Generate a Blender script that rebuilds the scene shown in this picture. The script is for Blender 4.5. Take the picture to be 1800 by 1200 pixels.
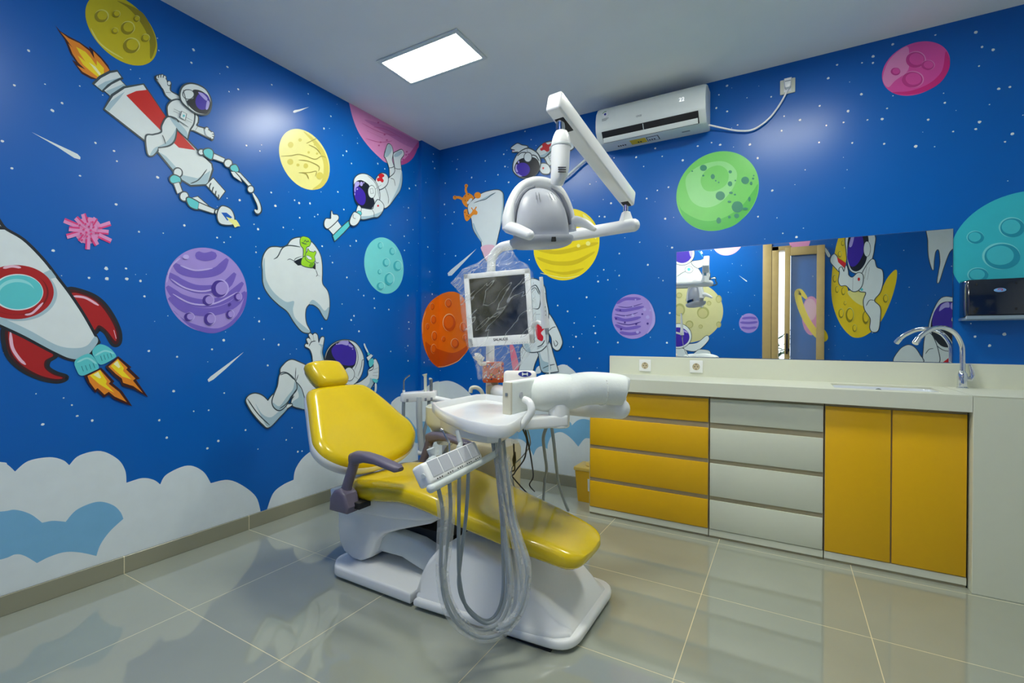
import bpy, bmesh, math, random
from math import sin, cos, pi, radians, sqrt
from mathutils import Vector, Matrix
from mathutils.geometry import tessellate_polygon
for o in list(bpy.data.objects): bpy.data.objects.remove(o)
SC = bpy.context.scene
COL = SC.collection
random.seed(7)

# ---------------------------------------------------------------- camera
CAMPOS = Vector((2.708,-3.323,1.117)); YAW, PITCH, ROLL, FPX = -0.52478, -0.00502, 0.00440, 828.89
cd = bpy.data.cameras.new('camera'); cam = bpy.data.objects.new('camera', cd); COL.objects.link(cam)
fw = Vector((sin(YAW)*cos(PITCH), cos(YAW)*cos(PITCH), sin(PITCH)))
rt0 = Vector((cos(YAW), -sin(YAW), 0)); up0 = rt0.cross(fw)
rt = rt0*cos(ROLL)+up0*sin(ROLL); up = up0*cos(ROLL)-rt0*sin(ROLL)
mw = Matrix((rt, up, -fw)).transposed().to_4x4(); mw.translation = CAMPOS
cam.matrix_world = mw
cd.sensor_width = 36; cd.lens = 36*FPX/1800; cd.clip_start = .02
SC.camera = cam
SC.cycles.transparent_max_bounces = 32
# ---------------------------------------------------------------- daylight outside, exposure
w = bpy.data.worlds.new('sky'); SC.world = w; w.use_nodes = True
bg = w.node_tree.nodes['Background']; bg.inputs[0].default_value = (.86, .93, 1, 1); bg.inputs[1].default_value = 2.5
vs = SC.view_settings; vs.view_transform = 'Standard'; vs.look = 'None'; vs.gamma = 1; vs.use_curve_mapping = False
vs.exposure = 0.14
LAMP = 40.0

# ---------------------------------------------------------------- helpers
def lin(c): return tuple((v/255/12.92 if v/255 <= .04045 else ((v/255+.055)/1.055)**2.4) for v in c)
MATS = {}
def mat(name, rgb, rough=.5, metal=0., coat=0., vary=.04, scale=30., bump=0., spec=.5, emit=0., srgb=True):
    m = bpy.data.materials.new(name); m.use_nodes = True; nt = m.node_tree; b = nt.nodes['Principled BSDF']
    c = lin(rgb) if srgb else rgb
    tc = nt.nodes.new('ShaderNodeTexCoord'); nz = nt.nodes.new('ShaderNodeTexNoise'); nz.inputs['Scale'].default_value = scale; nz.inputs['Detail'].default_value = 4
    nt.links.new(tc.outputs['Object'], nz.inputs['Vector'])
    mx = nt.nodes.new('ShaderNodeMix'); mx.data_type = 'RGBA'; nt.links.new(nz.outputs['Fac'], mx.inputs[0])
    mx.inputs[6].default_value = (*[max(0, v*(1-vary)) for v in c], 1); mx.inputs[7].default_value = (*[min(1, v*(1+vary)) for v in c], 1)
    nt.links.new(mx.outputs[2], b.inputs['Base Color'])
    b.inputs['Roughness'].default_value = rough; b.inputs['Metallic'].default_value = metal
    b.inputs['Coat Weight'].default_value = coat; b.inputs['Coat Roughness'].default_value = .06; b.inputs['Specular IOR Level'].default_value = spec
    if bump:
        bp = nt.nodes.new('ShaderNodeBump'); bp.inputs['Strength'].default_value = bump; bp.inputs['Distance'].default_value = .004
        nt.links.new(nz.outputs['Fac'], bp.inputs['Height']); nt.links.new(bp.outputs[0], b.inputs['Normal'])
    if emit: nt.links.new(mx.outputs[2], b.inputs['Emission Color']); b.inputs['Emission Strength'].default_value = emit
    MATS[name] = m; return m
def film(name, tint, alpha, rough=.15, scale=40., contrast=.5, bst=.35, bdi=.004, crease=0):
    m = bpy.data.materials.new(name); m.use_nodes = True; nt = m.node_tree; nt.nodes.clear()
    out = nt.nodes.new('ShaderNodeOutputMaterial'); tr = nt.nodes.new('ShaderNodeBsdfTransparent'); p = nt.nodes.new('ShaderNodeBsdfPrincipled')
    p.inputs['Base Color'].default_value = (*tint, 1); p.inputs['Roughness'].default_value = rough; p.inputs['Specular IOR Level'].default_value = .6
    tc = nt.nodes.new('ShaderNodeTexCoord'); nz = nt.nodes.new('ShaderNodeTexNoise'); nz.inputs['Scale'].default_value = scale; nz.inputs['Detail'].default_value = 5; nz.inputs['Distortion'].default_value = 1.5
    nt.links.new(tc.outputs['Object'], nz.inputs['Vector'])
    mr = nt.nodes.new('ShaderNodeMapRange'); mr.inputs[1].default_value = .3; mr.inputs[2].default_value = .75
    mr.inputs[3].default_value = alpha*(1-contrast); mr.inputs[4].default_value = alpha*(1+contrast)
    nt.links.new(nz.outputs['Fac'], mr.inputs[0])
    bp = nt.nodes.new('ShaderNodeBump'); bp.inputs['Strength'].default_value = bst; bp.inputs['Distance'].default_value = bdi
    nt.links.new(nz.outputs['Fac'], bp.inputs['Height']); nt.links.new(bp.outputs[0], p.inputs['Normal'])
    tl = nt.nodes.new('ShaderNodeBsdfTranslucent'); tl.inputs[0].default_value = (*tint, 1); m0 = nt.nodes.new('ShaderNodeMixShader'); m0.inputs[0].default_value = .4
    nt.links.new(p.outputs[0], m0.inputs[1]); nt.links.new(tl.outputs[0], m0.inputs[2])
    fac = mr.outputs[0]
    if crease:   # thin bright fold lines where the noise crosses its middle value
        n2 = nt.nodes.new('ShaderNodeTexNoise'); n2.inputs['Scale'].default_value = crease; n2.inputs['Detail'].default_value = 2; n2.inputs['Distortion'].default_value = .25; mp = nt.nodes.new('ShaderNodeCombineXYZ')
        for k_, dv in enumerate(((.25, .10, .27), (.95, .37, -1.0), (.19, -.47, 0))):   # long along one diagonal of the film
            vm = nt.nodes.new('ShaderNodeVectorMath'); vm.operation = 'DOT_PRODUCT'; vm.inputs[1].default_value = dv; nt.links.new(tc.outputs['Object'], vm.inputs[0]); nt.links.new(vm.outputs['Value'], mp.inputs[k_])
        nt.links.new(mp.outputs[0], n2.inputs['Vector'])
        sb_ = nt.nodes.new('ShaderNodeMath'); sb_.operation = 'SUBTRACT'; sb_.inputs[1].default_value = .5; nt.links.new(n2.outputs['Fac'], sb_.inputs[0])
        ab = nt.nodes.new('ShaderNodeMath'); ab.operation = 'ABSOLUTE'; nt.links.new(sb_.outputs[0], ab.inputs[0])
        m2 = nt.nodes.new('ShaderNodeMapRange'); m2.inputs[1].default_value = 0; m2.inputs[2].default_value = .018; m2.inputs[3].default_value = .36; m2.inputs[4].default_value = 0; nt.links.new(ab.outputs[0], m2.inputs[0])
        ad_ = nt.nodes.new('ShaderNodeMath'); ad_.operation = 'ADD'; ad_.use_clamp = True; nt.links.new(fac, ad_.inputs[0]); nt.links.new(m2.outputs[0], ad_.inputs[1]); fac = ad_.outputs[0]
    mx = nt.nodes.new('ShaderNodeMixShader'); nt.links.new(fac, mx.inputs[0]); nt.links.new(tr.outputs[0], mx.inputs[1]); nt.links.new(m0.outputs[0], mx.inputs[2])
    nt.links.new(mx.outputs[0], out.inputs[0]); MATS[name] = m; return m

def root(o):
    return Vector(o.matrix_world.translation) if False else Vector(o['_o']) if '_o' in o else Vector((0, 0, 0))
ORIG = {}
def tag(o, label=None, cat=None, group=None, kind=None):
    if label: o['label'] = label
    if cat: o['category'] = cat
    if group: o['group'] = group
    if kind: o['kind'] = kind
    return o
def thing(name, label, cat, loc, group=None):
    o = bpy.data.objects.new(name, None); COL.objects.link(o); o.location = loc; o.empty_display_size = .1
    ORIG[o.name] = Vector(loc); return tag(o, label, cat, group)
def obj(name, bm, m, parent=None, label=None, smooth=True, angle=35, origin=None, recalc=True):
    if recalc: bmesh.ops.recalc_face_normals(bm, faces=bm.faces[:])
    base = ORIG[parent.name] if parent else Vector((0, 0, 0))
    if origin is None:
        origin = Vector((0, 0, 0))
        if bm.verts:
            mn = [min(v.co[i] for v in bm.verts) for i in range(3)]; mx = [max(v.co[i] for v in bm.verts) for i in range(3)]
            origin = Vector([(a+b)/2 for a, b in zip(mn, mx)])
    origin = Vector(origin)
    bmesh.ops.translate(bm, vec=-origin, verts=bm.verts[:])
    me = bpy.data.meshes.new(name); bm.to_mesh(me); bm.free()
    o = bpy.data.objects.new(name, me); COL.objects.link(o)
    for mm in (m if isinstance(m, (list, tuple)) else [m]): me.materials.append(mm)
    if smooth: me.shade_smooth(); me.set_sharp_from_angle(angle=radians(angle))
    if parent: o.parent = parent
    o.location = origin-base; ORIG[o.name] = origin
    if label: o['label'] = label
    return o
def copy_tree(o, delta, parent=None, **props):
    c = o.copy(); COL.objects.link(c)
    if parent: c.parent = parent
    else: c.location = Vector(o.location)+Vector(delta)
    for k, v in props.items(): c[k] = v
    ORIG[c.name] = ORIG[o.name]+Vector(delta)
    for ch in [x for x in bpy.data.objects if x.parent == o]: copy_tree(ch, delta, c)
    return c
def new(): return bmesh.new()
def box(bm, lo, hi, bev=0., seg=2, mi=0, M=None):
    r = bmesh.ops.create_cube(bm, size=1); vs_ = r['verts']
    c = (Vector(lo)+Vector(hi))/2; s = Vector(hi)-Vector(lo)
    for v in vs_: v.co = Vector((v.co.x*s.x, v.co.y*s.y, v.co.z*s.z))+c
    fs = set(f for v in vs_ for f in v.link_faces); 
    if bev:
        es = list(set(e for v in vs_ for e in v.link_edges))
        r2 = bmesh.ops.bevel(bm, geom=es, offset=min(bev, min(s)*.49), segments=seg, profile=.5, affect='EDGES')
        fs = set(r2['faces'])|set(f for f in fs if f.is_valid); 
        vs_ = list(set(v for f in fs for v in f.verts))
    for f in fs:
        if f.is_valid: f.material_index = mi
    if M is not None:
        for v in vs_: v.co = M@v.co
    return vs_
def obox(bm, c, ax, ay, az, s, bev=0., seg=2, mi=0):
    M = Matrix((Vector(ax).normalized(), Vector(ay).normalized(), Vector(az).normalized())).transposed().to_4x4(); M.translation = Vector(c)
    return box(bm, [-v/2 for v in s], [v/2 for v in s], bev, seg, mi, M)
def prism(bm, pts, axis, a, b, bev=0., seg=2, mi=0):
    # pts 2D in the plane normal to axis (0:x 1:y 2:z), extruded from a to b
    def P(u, v, t): return Vector((t, u, v)) if axis == 0 else Vector((u, t, v)) if axis == 1 else Vector((u, v, t))
    A = [bm.verts.new(P(u, v, a)) for u, v in pts]; B = [bm.verts.new(P(u, v, b)) for u, v in pts]; n = len(pts)
    f = [bm.faces.new(A), bm.faces.new(B[::-1])]
    for i in range(n): f.append(bm.faces.new((A[i], B[i], B[(i+1) % n], A[(i+1) % n])))
    for x in f: x.material_index = mi
    bmesh.ops.recalc_face_normals(bm, faces=f)
    if bev:
        es = [e for e in f[0].edges]+[e for e in f[1].edges]
        bmesh.ops.bevel(bm, geom=es, offset=bev, segments=seg, profile=.5, affect='EDGES')
def cr(pts, n=8, closed=False):
    P = [Vector(p) for p in pts]; m = len(P); out = []
    rng = range(m) if closed else range(m-1)
    for i in rng:
        if closed: p0, p1, p2, p3 = P[i-1], P[i], P[(i+1) % m], P[(i+2) % m]
        else: p0, p1, p2, p3 = P[max(i-1, 0)], P[i], P[i+1], P[min(i+2, m-1)]
        if (p1-p2).length < 1e-7: continue
        for k in range(n):
            t = k/n; t2, t3 = t*t, t*t*t
            out.append(.5*((2*p1)+(p2-p0)*t+(2*p0-5*p1+4*p2-p3)*t2+(3*p1-p0-3*p2+p3)*t3))
    if not closed: out.append(P[-1])
    return out
def tube(bm, pts, r, seg=12, smooth=0, mi=0, cap=True, flat=1.):
    P = cr(pts, smooth) if smooth else [Vector(p) for p in pts]
    n = len(P); R = [r]*n if not isinstance(r, (list, tuple)) else None
    if R is None:
        m = len(r); R = []
        for i in range(n):
            t = i/(n-1)*(m-1); k = min(int(t), m-2); R.append(r[k]+(r[k+1]-r[k])*(t-k))
    T = [(P[min(i+1, n-1)]-P[max(i-1, 0)]).normalized() for i in range(n)]
    N = T[0].orthogonal().normalized()
    if abs(T[0].z) < .9: N = (Vector((0, 0, 1))-T[0]*T[0].z).normalized()
    rings = []
    for i in range(n):
        N = (N-T[i]*N.dot(T[i])).normalized(); B = T[i].cross(N)
        rings.append([bm.verts.new(P[i]+N*R[i]*flat*cos(2*pi*k/seg)+B*R[i]*sin(2*pi*k/seg)) for k in range(seg)])
    skin(bm, rings, cap, mi)
def skin(bm, rings, cap=True, mi=0, closed_u=True):
    for a, b in zip(rings, rings[1:]):
        m = len(a)
        for k in range(m if closed_u else m-1):
            f = bm.faces.new((a[k], a[(k+1) % m], b[(k+1) % m], b[k])); f.material_index = mi
    if cap:
        for rg in (rings[0], rings[-1]):
            try: f = bm.faces.new(rg if rg is rings[-1] else rg[::-1]); f.material_index = mi
            except ValueError: pass
def lathe(bm, prof, c, axis=(0, 0, 1), seg=24, mi=0, sx=1., sy=1.):
    az = Vector(axis).normalized(); ax = az.orthogonal().normalized()
    if abs(az.z) > .99: ax = Vector((1, 0, 0))
    ay = az.cross(ax); c = Vector(c)
    rings = [[bm.verts.new(c+az*z+ax*r*sx*cos(2*pi*k/seg)+ay*r*sy*sin(2*pi*k/seg)) for k in range(seg)] for r, z in prof]
    skin(bm, rings, True, mi)
def cyl(bm, a, b, r, seg=16, r2=None, bev=0., mi=0):
    a, b = Vector(a), Vector(b); L = (b-a).length; r2 = r if r2 is None else r2
    if bev: lathe(bm, [(r-bev, 0), (r, bev), (r2, L-bev), (r2-bev, L)], a, b-a, seg, mi)
    else: lathe(bm, [(r, 0), (r2, L)], a, b-a, seg, mi)
def ball(bm, c, r, seg=16, s=(1, 1, 1), mi=0):
    n = seg//2
    lathe(bm, [(r*sin(pi*i/n)+1e-4, -r*cos(pi*i/n)*s[2]) for i in range(n+1)], c, (0, 0, 1), seg, mi, s[0], s[1])
def sring(cx, cy, hx, hy, n=32, e=4.):
    out = []
    for k in range(n):
        a = 2*pi*k/n; c, s = cos(a), sin(a)
        out.append((cx+hx*math.copysign(abs(c)**(2/e), c), cy+hy*math.copysign(abs(s)**(2/e), s)))
    return out
def pad(bm, outline, t, fr, dome=.02, edge=.04, n=6, M=None, bend=None):
    # upholstered pad: closed outline (u,v) -> rounded edge, domed front; M maps (u,v,w)
    O = cr([(u, v, 0) for u, v in outline], 6, True); m = len(O)
    cx = sum(p.x for p in O)/m; cy = sum(p.y for p in O)/m; C0 = Vector((cx, cy, 0))
    av = sum((p-C0).length for p in O)/m; rings = []
    def ring(s, h): return [C0+(p-C0)*s+Vector((0, 0, h)) for p in O]
    R = [ring(1-edge*.5/av, -t/2)]
    for i in range(n+1):
        a = -pi/2*.55+(pi/2*1.55)*i/n
        R.append(ring(1-edge*(1-cos(a))/av, t/2*sin(a)))
    s0 = 1-edge/av
    for k in (.85, .65, .4, .18): R.append(ring(s0*k, t/2+dome*(1-k*k)))
    vr = []
    for r_ in R:
        row = []
        for p in r_:
            if bend: p = Vector((p.x, p.y, p.z+bend(p.x-cx, p.y-cy)))
            row.append(bm.verts.new(M@p))
        vr.append(row)
    skin(bm, vr, True)
def rpoly(pts, r, n=5):
    out = []; m = len(pts)
    for i in range(m):
        a, b, c = Vector(pts[i-1]), Vector(pts[i]), Vector(pts[(i+1) % m]); rr = r[i] if isinstance(r, (list, tuple)) else r
        if not rr: out.append(tuple(b)); continue
        p, q_ = b+(a-b).normalized()*rr, b+(c-b).normalized()*rr
        for k in range(n+1): t = k/n; out.append(tuple(p*(1-t)**2+b*2*t*(1-t)+q_*t*t))
    return out
def text(name, s, size, M, m, parent, ext=.0004, label=None, align='CENTER', bold=0.):
    cu = bpy.data.curves.new(name, 'FONT'); cu.body = s; cu.size = size; cu.extrude = ext; cu.align_x = align; cu.align_y = 'CENTER'; cu.offset = bold
    t = bpy.data.objects.new(name, cu); COL.objects.link(t)
    dg = bpy.context.evaluated_depsgraph_get(); me = bpy.data.meshes.new_from_object(t.evaluated_get(dg))
    bpy.data.objects.remove(t)
    bm = bmesh.new(); bm.from_mesh(me); bpy.data.meshes.remove(me)
    for v in bm.verts: v.co = M@v.co
    return obj(name, bm, m, parent, label, smooth=False, recalc=False)
def frame(o, x, y):
    x = Vector(x).normalized(); z = x.cross(Vector(y)).normalized(); y = z.cross(x)
    M = Matrix((x, y, z)).transposed().to_4x4(); M.translation = Vector(o); return M

# ---------------------------------------------------------------- materials
H = 2.80; XR = 4.40; YF = -3.42
mat('white_plastic', (243, 245, 245), .28, coat=.3, vary=.015)
mat('foam_wrap', (232, 238, 236), .55, vary=.03, scale=90, bump=.15)
mat('cool_white', (216, 224, 224), .35, vary=.02)
mat('cream', (214, 210, 190), .4, vary=.02)
mat('cream_dark', (196, 182, 150), .5, vary=.02)
mat('yellow_vinyl', (222, 192, 8), .24, coat=.45, vary=.04, scale=8)
mat('yellow_lacquer', (238, 184, 0), .38, vary=.02)
mat('white_lacquer', (220, 224, 206), .38, vary=.015)
mat('ivory', (222, 225, 208), .4, vary=.015)
mat('groove', (176, 166, 138), .6, vary=.05)
mat('dark_gap', (40, 36, 30), .7)
mat('purple_grey', (104, 98, 118), .42, vary=.03)
mat('rubber_black', (22, 22, 26), .5)
mat('hose_grey', (146, 157, 164), .4, vary=.04)
mat('hose_pale', (190, 198, 200), .4, vary=.03)
mat('chrome', (225, 228, 232), .08, metal=1., vary=.01)
mat('steel', (170, 174, 178), .25, metal=1., vary=.02)
mat('mirror', (238, 242, 243), .0, metal=1., vary=0)
mat('screen', (10, 14, 24), .12, coat=.5, vary=.3, scale=6)
mat('grey_cover', (184, 188, 198), .35, vary=.02)
mat('grey_dark', (140, 144, 154), .4, vary=.02)
mat('label_yellow', (235, 200, 20), .5); mat('label_blue', (20, 40, 140), .5); mat('label_white', (220, 224, 226), .5); mat('label_grey', (130, 140, 146), .5); mat('label_red', (196, 30, 30), .5); mat('label_green', (90, 150, 70), .5)
mat('orange_card', (214, 84, 10), .55, vary=.05)
mat('tissue', (245, 240, 234), .8, vary=.02)
mat('oak', (190, 164, 108), .45, vary=.1, scale=12)
mat('led_digit', (255, 255, 255), .5, emit=.7)
mat('beige_plastic', (206, 198, 168), .35, coat=.3, vary=.02)
mat('sharps_yellow', (222, 172, 20), .5, vary=.03)
mat('foliage', (60, 96, 50), .6, vary=.3)
mat('smoke_plastic', (18, 26, 44), .12, coat=.6, vary=.1)
film('bag_film', (.94, .96, .98), .11, .1, 11, .95, 1.0, .012, 13)
film('sleeve_film', (.97, .98, .98), .26, .1, 12, .25, .12, .004)
film('clear_film', (.85, .88, .88), .16, .12, 20, .8)
def wall_paint(name, rgb, rough):
    m = mat(name, rgb, rough, vary=.05, scale=3., spec=.38); return m
wall_paint('blue', (0, 97, 186), .3)
wall_paint('ceiling_white', (236, 240, 240), .6)
PAL = dict(yel=(206,192,24), yel_d=(150,138,20), yel_l=(222,220,120), K=(58,74,82), DK=(28,34,44), W=(224,234,236), SH=(170,198,210), flame_k=(58,16,18), orange=(236,140,36), fl_y=(250,222,30), fl_w=(250,246,190), red=(206,30,26), redl=(214,36,44), teal=(92,204,210), teal_l=(150,226,228), teal_d=(30,120,136), star=(240,240,150), pur=(62,38,168), lav=(176,166,232), pale=(236,230,146), pale_d=(214,202,96), pale_k=(166,154,70), pink=(228,146,200), pink_d=(206,122,184), pink_m=(200,84,150), pinkw=(238,192,212), pinkb=(232,100,130), magenta=(222,60,130), DR=(70,14,20), red_d=(176,22,28), redk=(120,14,20), vio=(164,144,220), vio_d=(116,96,194), vio_l=(192,176,236), vio_k=(74,52,150), aqua=(122,222,222), aqua_d=(70,186,194), aqua_l=(170,238,236), lime=(160,220,40), lime_d=(110,176,30), WC=(222,232,236), sky=(122,182,222), orn=(240,118,16), orn_d=(206,84,16), orn_m=(236,108,20), orn_l=(250,196,140), orn2=(244,150,30), orn_k=(150,70,10), ylw=(246,224,28), ylw_d=(220,196,20), ylw_l=(252,244,140), grn=(112,208,96), grn_d=(80,190,76), grn_l=(142,220,136), grn_k=(44,138,106), mag=(226,82,168), mag_d=(214,40,130), mag_l=(232,140,196), mag_k=(200,56,140), tq=(52,186,204), tq_d=(24,148,176), tq_m=(64,190,206), tq_l=(120,214,222), beige=(206,204,150), beige_d=(164,166,104), beige_m=(192,188,132), ylc=(236,206,30))
for k, v in PAL.items(): mat('paint_'+k, v, .3, vary=.05, scale=14.)
mat('paint_blue', (8, 92, 190), .3)
# floor: polished 60 cm tiles with thin pale joints
def tile_mat():
    m = bpy.data.materials.new('floor_tile'); m.use_nodes = True; nt = m.node_tree; b = nt.nodes['Principled BSDF']; N = nt.nodes.new; Lk = nt.links.new
    tc = N('ShaderNodeTexCoord'); mp = N('ShaderNodeMapping'); mp.inputs['Location'].default_value = (-.597, 2.3144, 0); Lk(tc.outputs['Object'], mp.inputs['Vector'])
    sp = N('ShaderNodeSeparateXYZ'); Lk(mp.outputs[0], sp.inputs[0]); ds = []
    for i in range(2):
        d = N('ShaderNodeMath'); d.operation = 'DIVIDE'; d.inputs[1].default_value = .6; Lk(sp.outputs[i], d.inputs[0])
        p = N('ShaderNodeMath'); p.operation = 'PINGPONG'; p.inputs[1].default_value = .5; Lk(d.outputs[0], p.inputs[0]); ds.append(p)
    mn = N('ShaderNodeMath'); mn.operation = 'MINIMUM'; Lk(ds[0].outputs[0], mn.inputs[0]); Lk(ds[1].outputs[0], mn.inputs[1])
    lt = N('ShaderNodeMath'); lt.operation = 'LESS_THAN'; lt.inputs[1].default_value = .0026; Lk(mn.outputs[0], lt.inputs[0])
    nz = N('ShaderNodeTexNoise'); nz.inputs['Scale'].default_value = 5; Lk(tc.outputs['Object'], nz.inputs['Vector'])
    mx = N('ShaderNodeMix'); mx.data_type = 'RGBA'; Lk(nz.outputs['Fac'], mx.inputs[0]); mx.inputs[6].default_value = (*lin((158, 163, 150)), 1); mx.inputs[7].default_value = (*lin((166, 171, 158)), 1)
    m2 = N('ShaderNodeMix'); m2.data_type = 'RGBA'; Lk(lt.outputs[0], m2.inputs[0]); Lk(mx.outputs[2], m2.inputs[6]); m2.inputs[7].default_value = (*lin((226, 214, 176)), 1)
    Lk(m2.outputs[2], b.inputs['Base Color'])
    r = N('ShaderNodeMath'); r.operation = 'MULTIPLY_ADD'; r.inputs[1].default_value = .45; r.inputs[2].default_value = .04; Lk(lt.outputs[0], r.inputs[0]); Lk(r.outputs[0], b.inputs['Roughness'])
    b.inputs['Specular IOR Level'].default_value = .8; b.inputs['Coat Weight'].default_value = .5; b.inputs['Coat Roughness'].default_value = .03; MATS['floor_tile'] = m
tile_mat()
def skirt_mat(name, axis, off):
    m = mat(name, (148, 147, 126), .25, vary=.03, scale=5); nt = m.node_tree; N = nt.nodes.new; b = nt.nodes['Principled BSDF']
    src = b.inputs['Base Color'].links[0].from_socket
    tc = N('ShaderNodeTexCoord'); sp = N('ShaderNodeSeparateXYZ'); nt.links.new(tc.outputs['Object'], sp.inputs[0])
    a = N('ShaderNodeMath'); a.operation = 'ADD'; a.inputs[1].default_value = off; nt.links.new(sp.outputs[axis], a.inputs[0])
    p = N('ShaderNodeMath'); p.operation = 'PINGPONG'; p.inputs[1].default_value = .3; nt.links.new(a.outputs[0], p.inputs[0])
    lt = N('ShaderNodeMath'); lt.operation = 'LESS_THAN'; lt.inputs[1].default_value = .0018; nt.links.new(p.outputs[0], lt.inputs[0])
    mx = N('ShaderNodeMix'); mx.data_type = 'RGBA'; nt.links.new(lt.outputs[0], mx.inputs[0]); nt.links.new(src, mx.inputs[6]); mx.inputs[7].default_value = (*lin((226, 216, 180)), 1)
    nt.links.new(mx.outputs[2], b.inputs['Base Color']); return m
M_ = MATS

# ---------------------------------------------------------------- the room
def slab(name, lo, hi, m):
    bm = new(); box(bm, lo, hi); o = obj(name, bm, m, origin=(0, 0, 0), smooth=False); o['kind'] = 'structure'; return o
floor = slab('floor', (-.15, YF-.15, -.1), (XR+.15, .15, 0), M_['floor_tile'])
ceiling = slab('ceiling', (-.15, YF-.15, H), (XR+.15, .15, H+.1), M_['ceiling_white'])
wall_left = slab('wall_left', (-.15, YF, 0), (0, .15, H), M_['blue'])
wall_back = slab('wall_back', (0, 0, 0), (XR+.15, .15, H), M_['blue'])
wall_right = slab('wall_right', (XR, YF, 0), (XR+.15, 0, H), M_['cool_white'])
bm = new(); D0, D1, DH = 2.60, 2.765, 2.28
box(bm, (-.15, YF-.15, 0), (D0, YF, H)); box(bm, (D1, YF-.15, 0), (XR+.15, YF, H)); box(bm, (D0, YF-.15, DH), (D1, YF, H))
wall_front = obj('wall_front', bm, M_['blue'], origin=(0, 0, 0), smooth=False); wall_front['kind'] = 'structure'
corner = slab('trim_1', (0, -.24, 0), (.03, 0, H), M_['blue'])
corner['label'] = 'shallow blue painted column boxed into the room corner'
bm = new(); box(bm, (0, YF, 0), (.011, -.24, .081), .002, 1); box(bm, (.03, -.24, 0), (.041, -.011, .081), .002, 1)
o = obj('baseboard_left', bm, skirt_mat('skirt_left', 1, 2.3144), origin=(0, 0, 0)); o['kind'] = 'structure'
bm = new(); box(bm, (.03, -.011, 0), (1.66, 0, .081), .002, 1)
o = obj('baseboard_back', bm, skirt_mat('skirt_back', 0, -.597), origin=(0, 0, 0)); o['kind'] = 'structure'
# sliding door in the front wall, seen in the mirror
door = thing('door_1', 'oak framed glass sliding door left half open', 'door', (2.75, YF+.03, 0)); door['kind'] = 'structure'; del door['category']
bm = new(); box(bm, (2.56, YF-.15, 0), (2.635, YF+.015, DH), .004); box(bm, (2.56, YF-.15, DH-.05), (2.765, YF+.015, DH), .004); box(bm, (2.46, YF, 0), (2.558, YF+.02, DH+.06), .004)
obj('door_jamb', bm, M_['oak'], door)
bm = new(); box(bm, (2.70, YF+.022, .02), (2.76, YF+.058, 2.25), .004); box(bm, (3.03, YF+.022, .02), (3.11, YF+.058, 2.25), .004); box(bm, (2.76, YF+.022, 2.15), (3.03, YF+.058, 2.25), .004); box(bm, (2.76, YF+.022, .02), (3.03, YF+.058, .16), .004)
leaf = obj('door_leaf', bm, M_['oak'], door)
bm = new(); box(bm, (2.76, YF+.037, .16), (3.03, YF+.042, 2.15)); obj('glass_pane', bm, film('door_glass', (.8, .88, .9), .12, .03, 3, .2), leaf)
bm = new(); box(bm, (2.715, YF+.058, .95), (2.74, YF+.07, 1.2), .004); cyl(bm, (2.735, YF+.055, 1.0), (2.735, YF+.075, 1.0), .022, bev=.004); obj('door_handle', bm, M_['rubber_black'], leaf, 'black door handle and lock plate')
# shrub outside the door
pl = thing('potted_shrub', 'leafy green shrub standing outside the door, seen in the mirror', 'plant', (2.62, -4.5, -.02))
bm = new()
for i in range(90):
    a = random.uniform(0, 2*pi); r_ = random.uniform(.02, .22); z = random.uniform(.35, 1.25); c = Vector((2.62+r_*cos(a), -4.5+r_*sin(a), z)); d = Vector((cos(a), sin(a), random.uniform(-.2, .8))).normalized()*.09; s = d.cross(Vector((0, 0, 1))).normalized()*.028
    f = bm.faces.new([bm.verts.new(c-d), bm.verts.new(c+s), bm.verts.new(c+d), bm.verts.new(c-s)])
obj('leaves', bm, M_['foliage'], pl, recalc=False)
bm = new(); tube(bm, [(2.62, -4.5, .2), (2.63, -4.49, .7), (2.61, -4.5, 1.1)], .012, 8, 4); obj('stem', bm, M_['oak'], pl)
bm = new(); lathe(bm, [(.1, -.02), (.15, .26), (.135, .26), (.13, .22)], (2.62, -4.5, 0)); obj('pot', bm, M_['cream_dark'], pl)
slab_out = slab('ground_outside', (.8, -6.5, -.12), (4.4, YF-.15, -.02), M_['cream'])

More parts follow.
